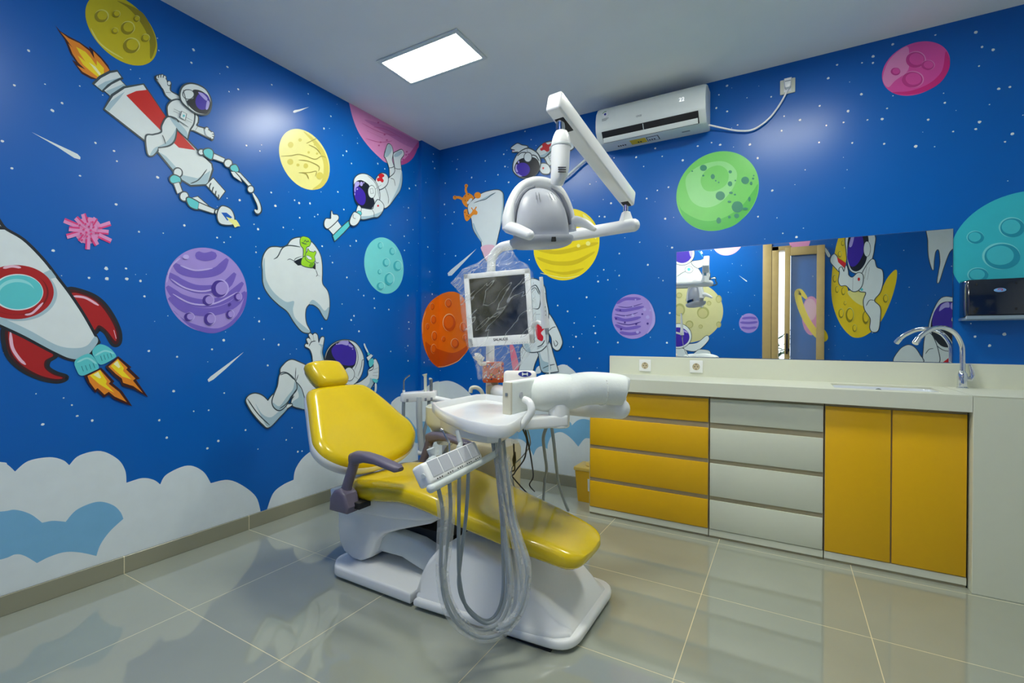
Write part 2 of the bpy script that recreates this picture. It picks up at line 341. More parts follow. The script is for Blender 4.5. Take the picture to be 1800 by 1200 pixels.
# ---------------------------------------------------------------- the mural
MURAL = [
 ('left','painted_moon','olive yellow cratered moon painted at the top of the wall',[
  ('e','yel',0,'-2315 2562 139 149'),
  ('s','yel_d',0,'-2339 2687 -2290 2677 -2239 2631 -2210 2571 -2206 2487 -2189 2527 -2183 2593 -2220 2673 -2259 2696'),
  ('l','yel_l',7,'-2435 2504 -2409 2461 -2369 2440 -2315 2430'),
  ('s','yel_l',0,'-2370 2598 -2373 2581 -2383 2565 -2396 2554 -2409 2550 -2418 2555 -2421 2568 -2418 2584 -2409 2600 -2396 2612 -2383 2616 -2373 2611'),
  ('s','yel_d',0,'-2374 2593 -2377 2578 -2386 2562 -2398 2552 -2410 2548 -2419 2553 -2422 2565 -2419 2580 -2410 2595 -2398 2606 -2386 2610 -2377 2605'),
  ('s','yel',0,'-2375 2597 -2378 2586 -2384 2574 -2394 2566 -2403 2563 -2409 2567 -2412 2576 -2409 2587 -2403 2599 -2394 2607 -2384 2610 -2378 2606'),
  ('s','yel_l',0,'-2269 2601 -2273 2583 -2283 2566 -2297 2554 -2311 2550 -2321 2556 -2325 2570 -2321 2587 -2311 2605 -2297 2617 -2283 2621 -2273 2615'),
  ('s','yel_d',0,'-2273 2596 -2277 2579 -2286 2563 -2299 2551 -2312 2548 -2322 2554 -2325 2567 -2322 2583 -2312 2600 -2299 2611 -2286 2615 -2277 2609'),
  ('s','yel',0,'-2275 2601 -2277 2588 -2285 2575 -2295 2567 -2305 2564 -2312 2568 -2315 2578 -2312 2591 -2305 2603 -2295 2612 -2285 2615 -2277 2611'),
  ('s','yel_l',0,'-2249 2528 -2253 2507 -2266 2487 -2282 2473 -2299 2470 -2311 2476 -2315 2492 -2311 2513 -2299 2533 -2282 2547 -2266 2551 -2253 2544'),
  ('s','yel_d',0,'-2253 2522 -2258 2503 -2269 2484 -2285 2471 -2301 2467 -2312 2474 -2316 2489 -2312 2508 -2301 2527 -2285 2540 -2269 2544 -2258 2538'),
  ('s','yel',0,'-2255 2528 -2259 2513 -2267 2498 -2279 2488 -2291 2486 -2300 2490 -2303 2502 -2300 2517 -2291 2531 -2279 2541 -2267 2544 -2259 2539'),
  ('s','yel_l',0,'-2208 2587 -2210 2575 -2217 2565 -2226 2557 -2235 2555 -2241 2558 -2244 2567 -2241 2578 -2235 2588 -2226 2596 -2217 2599 -2210 2595'),
  ('s','yel_d',0,'-2210 2584 -2213 2573 -2219 2563 -2227 2556 -2236 2553 -2242 2557 -2244 2565 -2242 2575 -2236 2585 -2227 2592 -2219 2595 -2213 2591'),
  ('s','yel',0,'-2211 2586 -2213 2578 -2218 2570 -2224 2565 -2231 2563 -2236 2566 -2237 2572 -2236 2580 -2231 2588 -2224 2593 -2218 2595 -2213 2592'),
  ('s','yel_l',0,'-2250 2655 -2251 2646 -2256 2638 -2263 2632 -2269 2631 -2274 2633 -2275 2640 -2274 2649 -2269 2657 -2263 2663 -2256 2665 -2251 2662'),
  ('s','yel_d',0,'-2251 2653 -2253 2645 -2258 2637 -2264 2631 -2270 2630 -2274 2632 -2276 2639 -2274 2647 -2270 2655 -2264 2660 -2258 2662 -2253 2659'),
  ('s','yel',0,'-2252 2655 -2253 2649 -2257 2643 -2261 2639 -2266 2637 -2269 2639 -2271 2644 -2269 2650 -2266 2656 -2261 2660 -2257 2662 -2253 2660'),
  ('s','yel_l',0,'-2327 2632 -2329 2622 -2334 2613 -2342 2606 -2350 2604 -2355 2607 -2357 2614 -2355 2624 -2350 2633 -2342 2640 -2334 2642 -2329 2640'),
  ('s','yel_d',0,'-2329 2629 -2331 2620 -2336 2611 -2343 2605 -2351 2603 -2356 2605 -2358 2612 -2356 2621 -2351 2630 -2343 2637 -2336 2639 -2331 2636'),
  ('s','yel',0,'-2330 2632 -2331 2625 -2335 2618 -2341 2613 -2346 2611 -2350 2614 -2352 2619 -2350 2626 -2346 2633 -2341 2638 -2335 2639 -2331 2637'),
  ('s','yel_l',0,'-2335 2549 -2337 2541 -2341 2533 -2348 2527 -2354 2526 -2359 2528 -2360 2535 -2359 2543 -2354 2551 -2348 2557 -2341 2558 -2337 2556'),
  ('s','yel_d',0,'-2337 2547 -2338 2539 -2343 2531 -2349 2526 -2355 2525 -2359 2527 -2361 2533 -2359 2541 -2355 2549 -2349 2554 -2343 2555 -2338 2553'),
  ('s','yel',0,'-2338 2549 -2339 2543 -2342 2537 -2347 2533 -2351 2532 -2354 2534 -2356 2539 -2354 2545 -2351 2550 -2347 2554 -2342 2555 -2339 2554'),
 ]),
 ('left','painted_rocket','white dental handpiece rocket with a red stripe, flame and robot arms',[
  ('p','flame_k',0,'-2554 2449 -2538 2433 -2507 2426 -2474 2422 -2439 2409 -2442 2421 -2429 2415 -2399 2396 -2372 2370 -2364 2348 -2414 2285 -2434 2278 -2466 2285 -2488 2312 -2500 2330 -2486 2328 -2505 2353 -2517 2387 -2524 2404 -2542 2428'),
  ('p','orange',0,'-2538 2430 -2510 2418 -2474 2416 -2439 2400 -2422 2374 -2427 2407 -2399 2386 -2378 2364 -2367 2350 -2414 2288 -2434 2288 -2464 2295 -2483 2314 -2454 2310 -2479 2329 -2498 2357 -2512 2395 -2498 2384 -2521 2412'),
  ('p','fl_y',0,'-2486 2394 -2454 2389 -2434 2371 -2414 2346 -2414 2371 -2388 2349 -2388 2326 -2409 2297 -2434 2310 -2462 2328 -2481 2359 -2454 2345 -2474 2372'),
  ('p','fl_w',0,'-2442 2348 -2419 2340 -2399 2318 -2404 2307 -2424 2328'),
  ('q','K',12,'-2422 2259 -2399 2298 -2364 2338 -2338 2357 -2323 2338 -2351 2311 -2375 2280 -2395 2244'),
  ('p','W',0,'-2422 2259 -2399 2298 -2364 2338 -2338 2357 -2323 2338 -2351 2311 -2375 2280 -2395 2244'),
  ('q','K',12,'-2387 2247 -2359 2288 -2327 2323 -2306 2306 -2338 2271 -2363 2233'),
  ('p','W',0,'-2387 2247 -2359 2288 -2327 2323 -2306 2306 -2338 2271 -2363 2233'),
  ('p','SH',0,'-2414 2253 -2383 2290 -2324 2338 -2351 2310 -2375 2280 -2395 2245'),
  ('p','SH',0,'-2383 2246 -2359 2268 -2313 2313 -2307 2305 -2338 2271 -2363 2235'),
  ('q','K',12,'-2385 2164 -2354 2236 -2309 2293 -2236 2344 -2145 2226 -2001 2114 -1922 2060 -1918 2035 -1942 1947 -2024 1919 -2073 1938 -2172 2042 -2226 2077'),
  ('p','W',0,'-2385 2164 -2354 2236 -2309 2293 -2236 2344 -2145 2226 -2001 2114 -1922 2060 -1918 2035 -1942 1947 -2024 1919 -2073 1938 -2172 2042 -2226 2077'),
  ('p','SH',0,'-2385 2164 -2363 2210 -2309 2278 -2327 2240 -2363 2173 -2369 2160'),
  ('p','SH',0,'-2172 2042 -2138 2030 -2058 1959 -1990 1963 -1926 2024 -1942 1947 -2024 1919 -2073 1938'),
  ('p','red',0,'-2304 2262 -2265 2300 -2219 2327 -2131 2216 -2001 2109 -2080 2094 -2159 2149 -2239 2210'),
  ('l','K',5,'-2026 1925 -1985 1958 -1944 2026'),
  ('q','K',9,'-1947 1940 -1912 1987 -1850 1933 -1880 1883'),
  ('p','W',0,'-1947 1940 -1912 1987 -1850 1933 -1880 1883'),
  ('l','K',6,'-1923 1958 -1931 1937 -1930 1919'),
  ('l','K',6,'-1910 1941 -1916 1922 -1916 1905'),
  ('l','K',6,'-1897 1923 -1900 1907 -1901 1890'),
  ('l','K',6,'-1884 1906 -1884 1891 -1887 1876'),
  ('r','K',8,'-2068 1969 -2070 1958 -2077 1948 -2086 1943 -2095 1943 -2101 1949 -2103 1959 -2101 1970 -2095 1979 -2086 1985 -2077 1985 -2070 1979'),
  ('s','W',0,'-2068 1969 -2070 1958 -2077 1948 -2086 1943 -2095 1943 -2101 1949 -2103 1959 -2101 1970 -2095 1979 -2086 1985 -2077 1985 -2070 1979'),
  ('r','K',8,'-2120 1926 -2103 1945 -2076 1939 -2076 1914 -2097 1906 -2116 1907'),
  ('s','teal',0,'-2120 1926 -2103 1945 -2076 1939 -2076 1914 -2097 1906 -2116 1907'),
  ('q','K',8,'-2104 1902 -2081 1915 -2066 1874 -2087 1856'),
  ('p','W',0,'-2104 1902 -2081 1915 -2066 1874 -2087 1856'),
  ('r','K',8,'-2038 1854 -2040 1843 -2047 1833 -2056 1828 -2065 1829 -2072 1835 -2074 1845 -2072 1856 -2065 1866 -2056 1871 -2047 1871 -2041 1865'),
  ('s','W',0,'-2038 1854 -2040 1843 -2047 1833 -2056 1828 -2065 1829 -2072 1835 -2074 1845 -2072 1856 -2065 1866 -2056 1871 -2047 1871 -2041 1865'),
  ('q','K',8,'-2022 1850 -1992 1865 -1923 1820 -1985 1830'),
  ('p','W',0,'-2022 1850 -1992 1865 -1923 1820 -1985 1830'),
  ('r','K',8,'-2044 1837 -2029 1848 -1984 1831 -1991 1800 -2029 1805'),
  ('s','teal',0,'-2044 1837 -2029 1848 -1984 1831 -1991 1800 -2029 1805'),
  ('q','K',8,'-1985 1834 -1905 1817 -1912 1796 -1989 1804'),
  ('p','W',0,'-1985 1834 -1905 1817 -1912 1796 -1989 1804'),
  ('r','K',8,'-1885 1810 -1886 1805 -1889 1801 -1894 1798 -1899 1798 -1902 1801 -1903 1806 -1902 1811 -1899 1815 -1894 1818 -1889 1818 -1886 1815'),
  ('s','W',0,'-1885 1810 -1886 1805 -1889 1801 -1894 1798 -1899 1798 -1902 1801 -1903 1806 -1902 1811 -1899 1815 -1894 1818 -1889 1818 -1886 1815'),
  ('r','K',8,'-1887 1813 -1865 1845 -1820 1837 -1801 1795 -1812 1757 -1872 1748 -1890 1775'),
  ('s','W',0,'-1887 1813 -1865 1845 -1820 1837 -1801 1795 -1812 1757 -1872 1748 -1890 1775'),
  ('p','blue',0,'-1872 1809 -1843 1815 -1812 1796 -1839 1771'),
  ('p','star',0,'-1846 1792 -1827 1789 -1812 1786 -1789 1786 -1778 1773 -1767 1755 -1781 1752 -1797 1741 -1805 1755 -1827 1770'),
  ('r','K',8,'-1963 2111 -1965 2103 -1969 2097 -1975 2093 -1981 2093 -1986 2096 -1988 2102 -1986 2109 -1981 2116 -1975 2119 -1969 2120 -1965 2117'),
  ('s','W',0,'-1963 2111 -1965 2103 -1969 2097 -1975 2093 -1981 2093 -1986 2096 -1988 2102 -1986 2109 -1981 2116 -1975 2119 -1969 2120 -1965 2117'),
  ('r','K',8,'-1962 2120 -1937 2137 -1917 2128 -1923 2088 -1944 2089 -1959 2098'),
  ('s','teal',0,'-1962 2120 -1937 2137 -1917 2128 -1923 2088 -1944 2089 -1959 2098'),
  ('q','K',8,'-1910 2119 -1854 2111 -1862 2090 -1916 2091'),
  ('p','W',0,'-1910 2119 -1854 2111 -1862 2090 -1916 2091'),
  ('r','K',8,'-1816 2099 -1818 2088 -1826 2078 -1835 2072 -1845 2072 -1852 2077 -1855 2086 -1852 2097 -1845 2106 -1835 2112 -1826 2113 -1818 2108'),
  ('s','W',0,'-1816 2099 -1818 2088 -1826 2078 -1835 2072 -1845 2072 -1852 2077 -1855 2086 -1852 2097 -1845 2106 -1835 2112 -1826 2113 -1818 2108'),
  ('r','K',8,'-1820 2080 -1794 2096 -1778 2074 -1790 2055 -1819 2061'),
  ('s','teal',0,'-1820 2080 -1794 2096 -1778 2074 -1790 2055 -1819 2061'),
  ('q','K',6,'-1820 2049 -1805 2027 -1758 2009 -1774 2036 -1801 2055'),
  ('p','W',0,'-1820 2049 -1805 2027 -1758 2009 -1774 2036 -1801 2055'),
  ('q','K',8,'-1793 2057 -1770 2057 -1706 2008 -1720 1998'),
  ('p','W',0,'-1793 2057 -1770 2057 -1706 2008 -1720 1998'),
  ('r','K',8,'-1691 1987 -1693 1977 -1699 1969 -1708 1965 -1716 1965 -1722 1970 -1724 1978 -1722 1987 -1716 1995 -1708 2000 -1699 2000 -1693 1995'),
  ('s','W',0,'-1691 1987 -1693 1977 -1699 1969 -1708 1965 -1716 1965 -1722 1970 -1724 1978 -1722 1987 -1716 1995 -1708 2000 -1699 2000 -1693 1995'),
  ('l','K',30,'-1695 1963 -1664 1915 -1653 1877 -1667 1857 -1685 1871'),
  ('l','W',18,'-1695 1963 -1664 1915 -1655 1878 -1667 1860 -1684 1869'),
 ]),
 ('left','painted_astronaut','white astronaut riding the handpiece rocket with both arms spread',[
  ('r','K',9,'-2081 2329 -2109 2324 -2137 2336 -2152 2363 -2182 2397 -2176 2410 -2161 2419 -2146 2425 -2137 2405 -2122 2409 -2122 2391 -2119 2365 -2078 2355'),
  ('s','W',0,'-2081 2329 -2109 2324 -2137 2336 -2152 2363 -2182 2397 -2176 2410 -2161 2419 -2146 2425 -2137 2405 -2122 2409 -2122 2391 -2119 2365 -2078 2355'),
  ('r','K',9,'-2019 2295 -1993 2291 -1992 2262 -1998 2238 -1958 2239 -1944 2248 -1937 2240 -1916 2225 -1920 2194 -1937 2199 -2006 2210 -2026 2213'),
  ('s','W',0,'-2019 2295 -1993 2291 -1992 2262 -1998 2238 -1958 2239 -1944 2248 -1937 2240 -1916 2225 -1920 2194 -1937 2199 -2006 2210 -2026 2213'),
  ('r','K',9,'-2131 2262 -2128 2291 -2106 2322 -2071 2337 -2019 2309 -2009 2299 -2013 2247 -2032 2203 -2042 2156 -2042 2156 -2084 2183 -2122 2224'),
  ('s','W',0,'-2131 2262 -2128 2291 -2106 2322 -2071 2337 -2019 2309 -2009 2299 -2013 2247 -2032 2203 -2042 2156 -2042 2156 -2084 2183 -2122 2224'),
  ('r','K',9,'-2158 2141 -2155 2176 -2131 2228 -2090 2230 -2094 2187 -2103 2127 -2128 2090 -2176 2063 -2179 2044 -2200 2014 -2217 2018 -2223 2096 -2194 2114'),
  ('s','W',0,'-2158 2141 -2155 2176 -2131 2228 -2090 2230 -2094 2187 -2103 2127 -2128 2090 -2176 2063 -2179 2044 -2200 2014 -2217 2018 -2223 2096 -2194 2114'),
  ('s','SH',0,'-2122 2228 -2090 2226 -2046 2191 -2044 2159 -2084 2183'),
  ('s','SH',0,'-2094 2187 -2103 2127 -2128 2090 -2176 2063 -2140 2099 -2108 2153'),
  ('s','SH',0,'-2208 2013 -2194 2046 -2176 2065 -2179 2044 -2197 2015'),
  ('r','K',5,'-2171 2409 -2172 2405 -2174 2400 -2176 2398 -2179 2398 -2181 2400 -2182 2404 -2181 2409 -2179 2413 -2176 2416 -2174 2416 -2172 2413'),
  ('s','W',0,'-2171 2409 -2172 2405 -2174 2400 -2176 2398 -2179 2398 -2181 2400 -2182 2404 -2181 2409 -2179 2413 -2176 2416 -2174 2416 -2172 2413'),
  ('r','K',5,'-2162 2418 -2163 2413 -2164 2409 -2167 2407 -2169 2407 -2171 2409 -2171 2413 -2171 2418 -2169 2422 -2167 2424 -2164 2424 -2163 2422'),
  ('s','W',0,'-2162 2418 -2163 2413 -2164 2409 -2167 2407 -2169 2407 -2171 2409 -2171 2413 -2171 2418 -2169 2422 -2167 2424 -2164 2424 -2163 2422'),
  ('r','K',5,'-2152 2423 -2152 2419 -2154 2414 -2156 2412 -2159 2412 -2161 2415 -2161 2419 -2161 2423 -2159 2428 -2157 2430 -2154 2430 -2152 2427'),
  ('s','W',0,'-2152 2423 -2152 2419 -2154 2414 -2156 2412 -2159 2412 -2161 2415 -2161 2419 -2161 2423 -2159 2428 -2157 2430 -2154 2430 -2152 2427'),
  ('r','K',5,'-2141 2423 -2142 2419 -2144 2415 -2146 2413 -2149 2413 -2150 2415 -2151 2419 -2150 2423 -2149 2427 -2146 2429 -2144 2429 -2142 2427'),
  ('s','W',0,'-2141 2423 -2142 2419 -2144 2415 -2146 2413 -2149 2413 -2150 2415 -2151 2419 -2150 2423 -2149 2427 -2146 2429 -2144 2429 -2142 2427'),
  ('r','K',5,'-2120 2405 -2121 2399 -2123 2395 -2127 2392 -2130 2391 -2133 2394 -2133 2398 -2133 2403 -2130 2408 -2127 2411 -2123 2411 -2121 2409'),
  ('s','W',0,'-2120 2405 -2121 2399 -2123 2395 -2127 2392 -2130 2391 -2133 2394 -2133 2398 -2133 2403 -2130 2408 -2127 2411 -2123 2411 -2121 2409'),
  ('s','W',0,'-2176 2397 -2167 2410 -2146 2416 -2137 2405 -2137 2377 -2155 2362'),
  ('r','K',5,'-1913 2230 -1914 2227 -1916 2224 -1920 2222 -1923 2221 -1925 2223 -1926 2225 -1925 2229 -1923 2232 -1920 2234 -1916 2234 -1914 2233'),
  ('s','W',0,'-1913 2230 -1914 2227 -1916 2224 -1920 2222 -1923 2221 -1925 2223 -1926 2225 -1925 2229 -1923 2232 -1920 2234 -1916 2234 -1914 2233'),
  ('r','K',5,'-1911 2218 -1912 2215 -1914 2212 -1917 2210 -1921 2209 -1923 2211 -1924 2213 -1923 2217 -1921 2220 -1918 2222 -1914 2222 -1912 2221'),
  ('s','W',0,'-1911 2218 -1912 2215 -1914 2212 -1917 2210 -1921 2209 -1923 2211 -1924 2213 -1923 2217 -1921 2220 -1918 2222 -1914 2222 -1912 2221'),
  ('r','K',5,'-1914 2205 -1915 2202 -1917 2199 -1920 2197 -1924 2196 -1926 2198 -1927 2200 -1926 2204 -1924 2207 -1920 2209 -1917 2209 -1915 2208'),
  ('s','W',0,'-1914 2205 -1915 2202 -1917 2199 -1920 2197 -1924 2196 -1926 2198 -1927 2200 -1926 2204 -1924 2207 -1920 2209 -1917 2209 -1915 2208'),
  ('r','K',5,'-1940 2244 -1941 2240 -1944 2236 -1948 2234 -1952 2233 -1954 2235 -1955 2238 -1954 2241 -1952 2245 -1948 2247 -1944 2248 -1941 2247'),
  ('s','W',0,'-1940 2244 -1941 2240 -1944 2236 -1948 2234 -1952 2233 -1954 2235 -1955 2238 -1954 2241 -1952 2245 -1948 2247 -1944 2248 -1941 2247'),
  ('s','W',0,'-1958 2233 -1941 2237 -1923 2226 -1923 2204 -1941 2201 -1955 2214'),
  ('l','K',4,'-2127 2235 -2084 2229 -2038 2214'),
  ('l','K',4,'-2158 2129 -2149 2110 -2143 2088'),
  ('l','K',4,'-2106 2280 -2071 2277'),
  ('l','K',4,'-2108 2268 -2073 2265'),
  ('l','K',4,'-2049 2260 -2019 2255'),
  ('l','K',4,'-2051 2247 -2023 2243'),
  ('l','K',4,'-2143 2347 -2119 2356'),
  ('l','K',4,'-2006 2210 -1992 2237'),
  ('q','K',4,'-2070 2282 -2049 2279 -2055 2244 -2078 2249'),
  ('p','W',0,'-2070 2282 -2049 2279 -2055 2244 -2078 2249'),
  ('s','teal',0,'-2056 2265 -2057 2262 -2059 2259 -2061 2257 -2064 2256 -2066 2258 -2066 2261 -2066 2264 -2064 2268 -2061 2269 -2059 2270 -2057 2268'),
  ('r','K',10,'-2075 2378 -2059 2417 -2026 2443 -1986 2451 -1952 2441 -1930 2398 -1937 2343 -1958 2316 -1999 2303 -2039 2315 -2071 2337'),
  ('s','W',0,'-2075 2378 -2059 2417 -2026 2443 -1986 2451 -1952 2441 -1930 2398 -1937 2343 -1958 2316 -1999 2303 -2039 2315 -2071 2337'),
  ('s','DK',0,'-2019 2414 -1986 2429 -1951 2422 -1930 2391 -1937 2343 -1958 2316 -1999 2307 -2036 2324 -2046 2348 -2016 2375'),
  ('s','pur',0,'-1935 2393 -1940 2368 -1953 2345 -1971 2332 -1988 2330 -2001 2341 -2006 2362 -2001 2386 -1989 2408 -1971 2422 -1953 2424 -1940 2414'),
  ('s','lav',0,'-1993 2415 -1972 2420 -1948 2405 -1951 2389 -1972 2398'),
  ('s','lav',0,'-1948 2391 -1935 2385 -1944 2348 -1955 2343'),
  ('r','K',5,'-2015 2394 -2019 2381 -2028 2368 -2040 2360 -2053 2357 -2062 2362 -2065 2371 -2062 2384 -2053 2397 -2040 2405 -2028 2408 -2019 2404'),
  ('s','W',0,'-2015 2394 -2019 2381 -2028 2368 -2040 2360 -2053 2357 -2062 2362 -2065 2371 -2062 2384 -2053 2397 -2040 2405 -2028 2408 -2019 2404'),
  ('l','K',4,'-2065 2396 -2051 2346 -2038 2316'),
 ]),
 ('left','painted_comet','white comet with a long tail on the far left',[
  ('p','W',0,'-2628 1966 -2584 1953 -2536 1940 -2508 1933 -2481 1925 -2471 1915 -2472 1904 -2492 1904 -2518 1917 -2544 1931'),
 ]),
 ('left','painted_comet','short white comet near the ceiling',[
  ('p','W',0,'-1428 2555 -1418 2566 -1391 2581 -1312 2632 -1372 2582 -1418 2549 -1428 2547'),
 ]),
 ('left','painted_moon','pale yellow moon with creased ridges',[
  ('e','pale',0,'-1337 2277 187 188'),
  ('s','pale_d',0,'-1354 2455 -1268 2433 -1198 2382 -1157 2293 -1167 2203 -1218 2129 -1287 2100 -1218 2171 -1198 2271 -1218 2341 -1268 2400'),
  ('s','pale_d',0,'-1427 2235 -1429 2224 -1437 2215 -1448 2209 -1458 2208 -1466 2213 -1469 2221 -1466 2232 -1458 2241 -1448 2247 -1437 2248 -1430 2244'),
  ('s','pale_d',0,'-1426 2343 -1429 2333 -1436 2323 -1445 2317 -1455 2316 -1462 2321 -1465 2329 -1462 2340 -1455 2349 -1446 2355 -1436 2356 -1429 2352'),
  ('s','pale_d',0,'-1319 2243 -1322 2235 -1328 2227 -1336 2222 -1345 2221 -1351 2225 -1353 2233 -1351 2242 -1345 2250 -1336 2255 -1328 2255 -1322 2251'),
  ('s','pale_d',0,'-1366 2396 -1368 2390 -1373 2384 -1379 2380 -1386 2379 -1390 2382 -1392 2386 -1390 2392 -1386 2398 -1379 2401 -1373 2402 -1368 2400'),
  ('s','pale_d',0,'-1306 2336 -1308 2332 -1311 2328 -1316 2325 -1320 2324 -1324 2326 -1325 2330 -1324 2334 -1321 2339 -1316 2341 -1311 2342 -1308 2340'),
  ('s','pale_d',0,'-1243 2350 -1244 2345 -1248 2342 -1252 2339 -1257 2339 -1260 2340 -1261 2344 -1260 2348 -1257 2352 -1252 2354 -1248 2355 -1245 2353'),
  ('s','pale_d',0,'-1383 2229 -1385 2223 -1389 2219 -1394 2216 -1400 2215 -1404 2217 -1405 2222 -1404 2227 -1400 2232 -1394 2235 -1389 2235 -1385 2233'),
  ('s','pale_d',0,'-1202 2214 -1206 2201 -1216 2190 -1230 2182 -1244 2181 -1254 2187 -1258 2198 -1254 2210 -1244 2222 -1230 2230 -1216 2231 -1206 2225'),
  ('s','pale_d',0,'-1258 2405 -1259 2401 -1263 2397 -1268 2394 -1273 2393 -1276 2395 -1278 2398 -1276 2402 -1273 2406 -1268 2409 -1263 2410 -1260 2408'),
  ('l','pale_k',5,'-1513 2242 -1444 2268 -1390 2295 -1335 2302 -1268 2304 -1218 2341 -1183 2344'),
  ('l','pale_k',5,'-1390 2178 -1315 2201 -1258 2227 -1267 2190'),
  ('l','pale_k',5,'-1316 2383 -1258 2378 -1223 2352'),
  ('l','pale_k',5,'-1390 2259 -1316 2275 -1238 2267 -1243 2232'),
  ('l','pale_k',5,'-1335 2384 -1297 2414 -1258 2445'),
  ('l','pale_k',5,'-1376 2182 -1334 2187 -1315 2160'),
 ]),
 ('left','painted_planet','pink planet cut off by the ceiling',[
  ('s','pink',0,'-1009 2861 -1009 2861 -984 2791 -951 2704 -893 2617 -795 2550 -693 2508 -627 2491 -516 2507 -414 2548 -324 2622 -261 2728 -249 2807 -249 2807 -231 2954 -231 2954'),
  ('s','pink_d',0,'-845 2738 -559 2784 -293 2791 -249 2807 -261 2728 -415 2705 -628 2718'),
  ('s','pink_m',0,'-254 2784 -261 2728 -324 2622 -414 2548 -516 2507 -415 2591 -339 2679'),
  ('s','pink_m',0,'-697 2774 -698 2771 -702 2767 -707 2764 -712 2763 -716 2763 -717 2766 -716 2769 -712 2773 -707 2776 -702 2777 -698 2776'),
  ('s','pink_m',0,'-630 2707 -632 2703 -636 2700 -641 2697 -646 2696 -650 2696 -652 2699 -650 2702 -646 2706 -641 2709 -636 2710 -632 2709'),
  ('s','pink_m',0,'-606 2674 -607 2670 -611 2666 -616 2664 -622 2662 -626 2663 -627 2666 -626 2669 -622 2673 -617 2675 -611 2677 -607 2676'),
  ('s','pink_m',0,'-690 2602 -691 2599 -695 2595 -700 2592 -705 2591 -709 2592 -710 2595 -709 2598 -705 2601 -700 2604 -695 2605 -691 2604'),
  ('s','pink_m',0,'-380 2660 -382 2656 -386 2653 -392 2650 -398 2648 -403 2649 -404 2652 -403 2655 -398 2659 -393 2662 -387 2663 -382 2663'),
  ('s','pink_m',0,'-388 2631 -389 2628 -394 2624 -400 2621 -406 2620 -410 2621 -412 2623 -410 2627 -406 2631 -400 2634 -394 2635 -389 2634'),
  ('s','pink_m',0,'-358 2647 -359 2643 -364 2639 -370 2637 -376 2635 -380 2636 -382 2639 -380 2642 -376 2646 -370 2649 -364 2650 -359 2650'),
  ('s','pink_m',0,'-425 2583 -426 2579 -431 2575 -437 2573 -443 2572 -447 2572 -448 2575 -447 2579 -443 2582 -437 2585 -431 2586 -427 2585'),
  ('s','pink_m',0,'-673 2632 -674 2629 -678 2625 -683 2623 -688 2622 -692 2622 -694 2625 -692 2628 -688 2632 -683 2634 -678 2636 -674 2635'),
  ('l','pink_m',4,'-869 2701 -694 2702 -517 2739'),
  ('l','pink_m',4,'-832 2603 -694 2625 -559 2684'),
  ('l','pink_m',4,'-820 2664 -654 2668'),
  ('l','pink_m',4,'-758 2716 -628 2747 -445 2746'),
 ]),
 ('left','painted_astronaut','white astronaut diving with a teal toothbrush loaded with paste',[
  ('q','K',8,'-1162 1864 -1088 1936 -1049 1897 -1118 1830'),
  ('p','W',0,'-1162 1864 -1088 1936 -1049 1897 -1118 1830'),
  ('r','K',8,'-1121 1820 -1118 1830 -990 1954 -978 1928 -1099 1802 -1114 1803'),
  ('s','teal',0,'-1121 1820 -1118 1830 -990 1954 -978 1928 -1099 1802 -1114 1803'),
  ('r','K',8,'-1195 1897 -1181 1928 -1144 1936 -1140 1959 -1137 1993 -1125 1971 -1088 1974 -1084 1946 -1159 1871 -1188 1871'),
  ('s','W',0,'-1195 1897 -1181 1928 -1144 1936 -1140 1959 -1137 1993 -1125 1971 -1088 1974 -1084 1946 -1159 1871 -1188 1871'),
  ('r','K',8,'-646 2533 -628 2595 -604 2642 -569 2637 -554 2592 -564 2532 -544 2488 -534 2441 -544 2388 -583 2377 -593 2459 -632 2524'),
  ('s','W',0,'-646 2533 -628 2595 -604 2642 -569 2637 -554 2592 -564 2532 -544 2488 -534 2441 -544 2388 -583 2377 -593 2459 -632 2524'),
  ('r','K',8,'-549 2580 -504 2620 -453 2649 -432 2620 -468 2564 -461 2493 -450 2409 -472 2322 -533 2241 -592 2169 -650 2133 -706 2189 -688 2263 -612 2361 -534 2441 -539 2512'),
  ('s','W',0,'-549 2580 -504 2620 -453 2649 -432 2620 -468 2564 -461 2493 -450 2409 -472 2322 -533 2241 -592 2169 -650 2133 -706 2189 -688 2263 -612 2361 -534 2441 -539 2512'),
  ('s','SH',0,'-637 2571 -604 2637 -574 2635 -569 2601 -613 2540 -644 2532'),
  ('s','SH',0,'-542 2578 -504 2617 -458 2640 -453 2623 -494 2584 -534 2565'),
  ('s','SH',0,'-457 2480 -450 2409 -472 2322 -533 2241 -592 2169 -523 2286 -483 2370'),
  ('l','K',5,'-598 2457 -564 2471 -542 2488'),
  ('l','K',5,'-534 2477 -504 2478 -463 2491'),
  ('l','K',5,'-583 2380 -544 2381 -528 2335'),
  ('l','K',5,'-650 2304 -621 2267 -602 2216 -607 2172'),
  ('r','K',8,'-734 2325 -688 2384 -632 2397 -607 2369 -626 2315 -688 2266 -725 2273'),
  ('s','W',0,'-734 2325 -688 2384 -632 2397 -607 2369 -626 2315 -688 2266 -725 2273'),
  ('s','redl',0,'-725 2335 -702 2352 -711 2366 -679 2389 -653 2388 -651 2374 -669 2358 -655 2341 -669 2322 -693 2327 -716 2317'),
  ('r','K',8,'-946 2230 -934 2280 -884 2321 -815 2335 -743 2309 -706 2258 -697 2198 -724 2129 -796 2078 -874 2079 -933 2123'),
  ('s','W',0,'-946 2230 -934 2280 -884 2321 -815 2335 -743 2309 -706 2258 -697 2198 -724 2129 -796 2078 -874 2079 -933 2123'),
  ('l','K',5,'-819 2330 -761 2310 -725 2273 -701 2190'),
  ('l','K',5,'-747 2246 -679 2303'),
  ('s','DK',0,'-952 2203 -934 2247 -883 2278 -823 2272 -797 2253 -761 2181 -750 2143 -787 2085 -840 2074 -900 2086 -941 2134'),
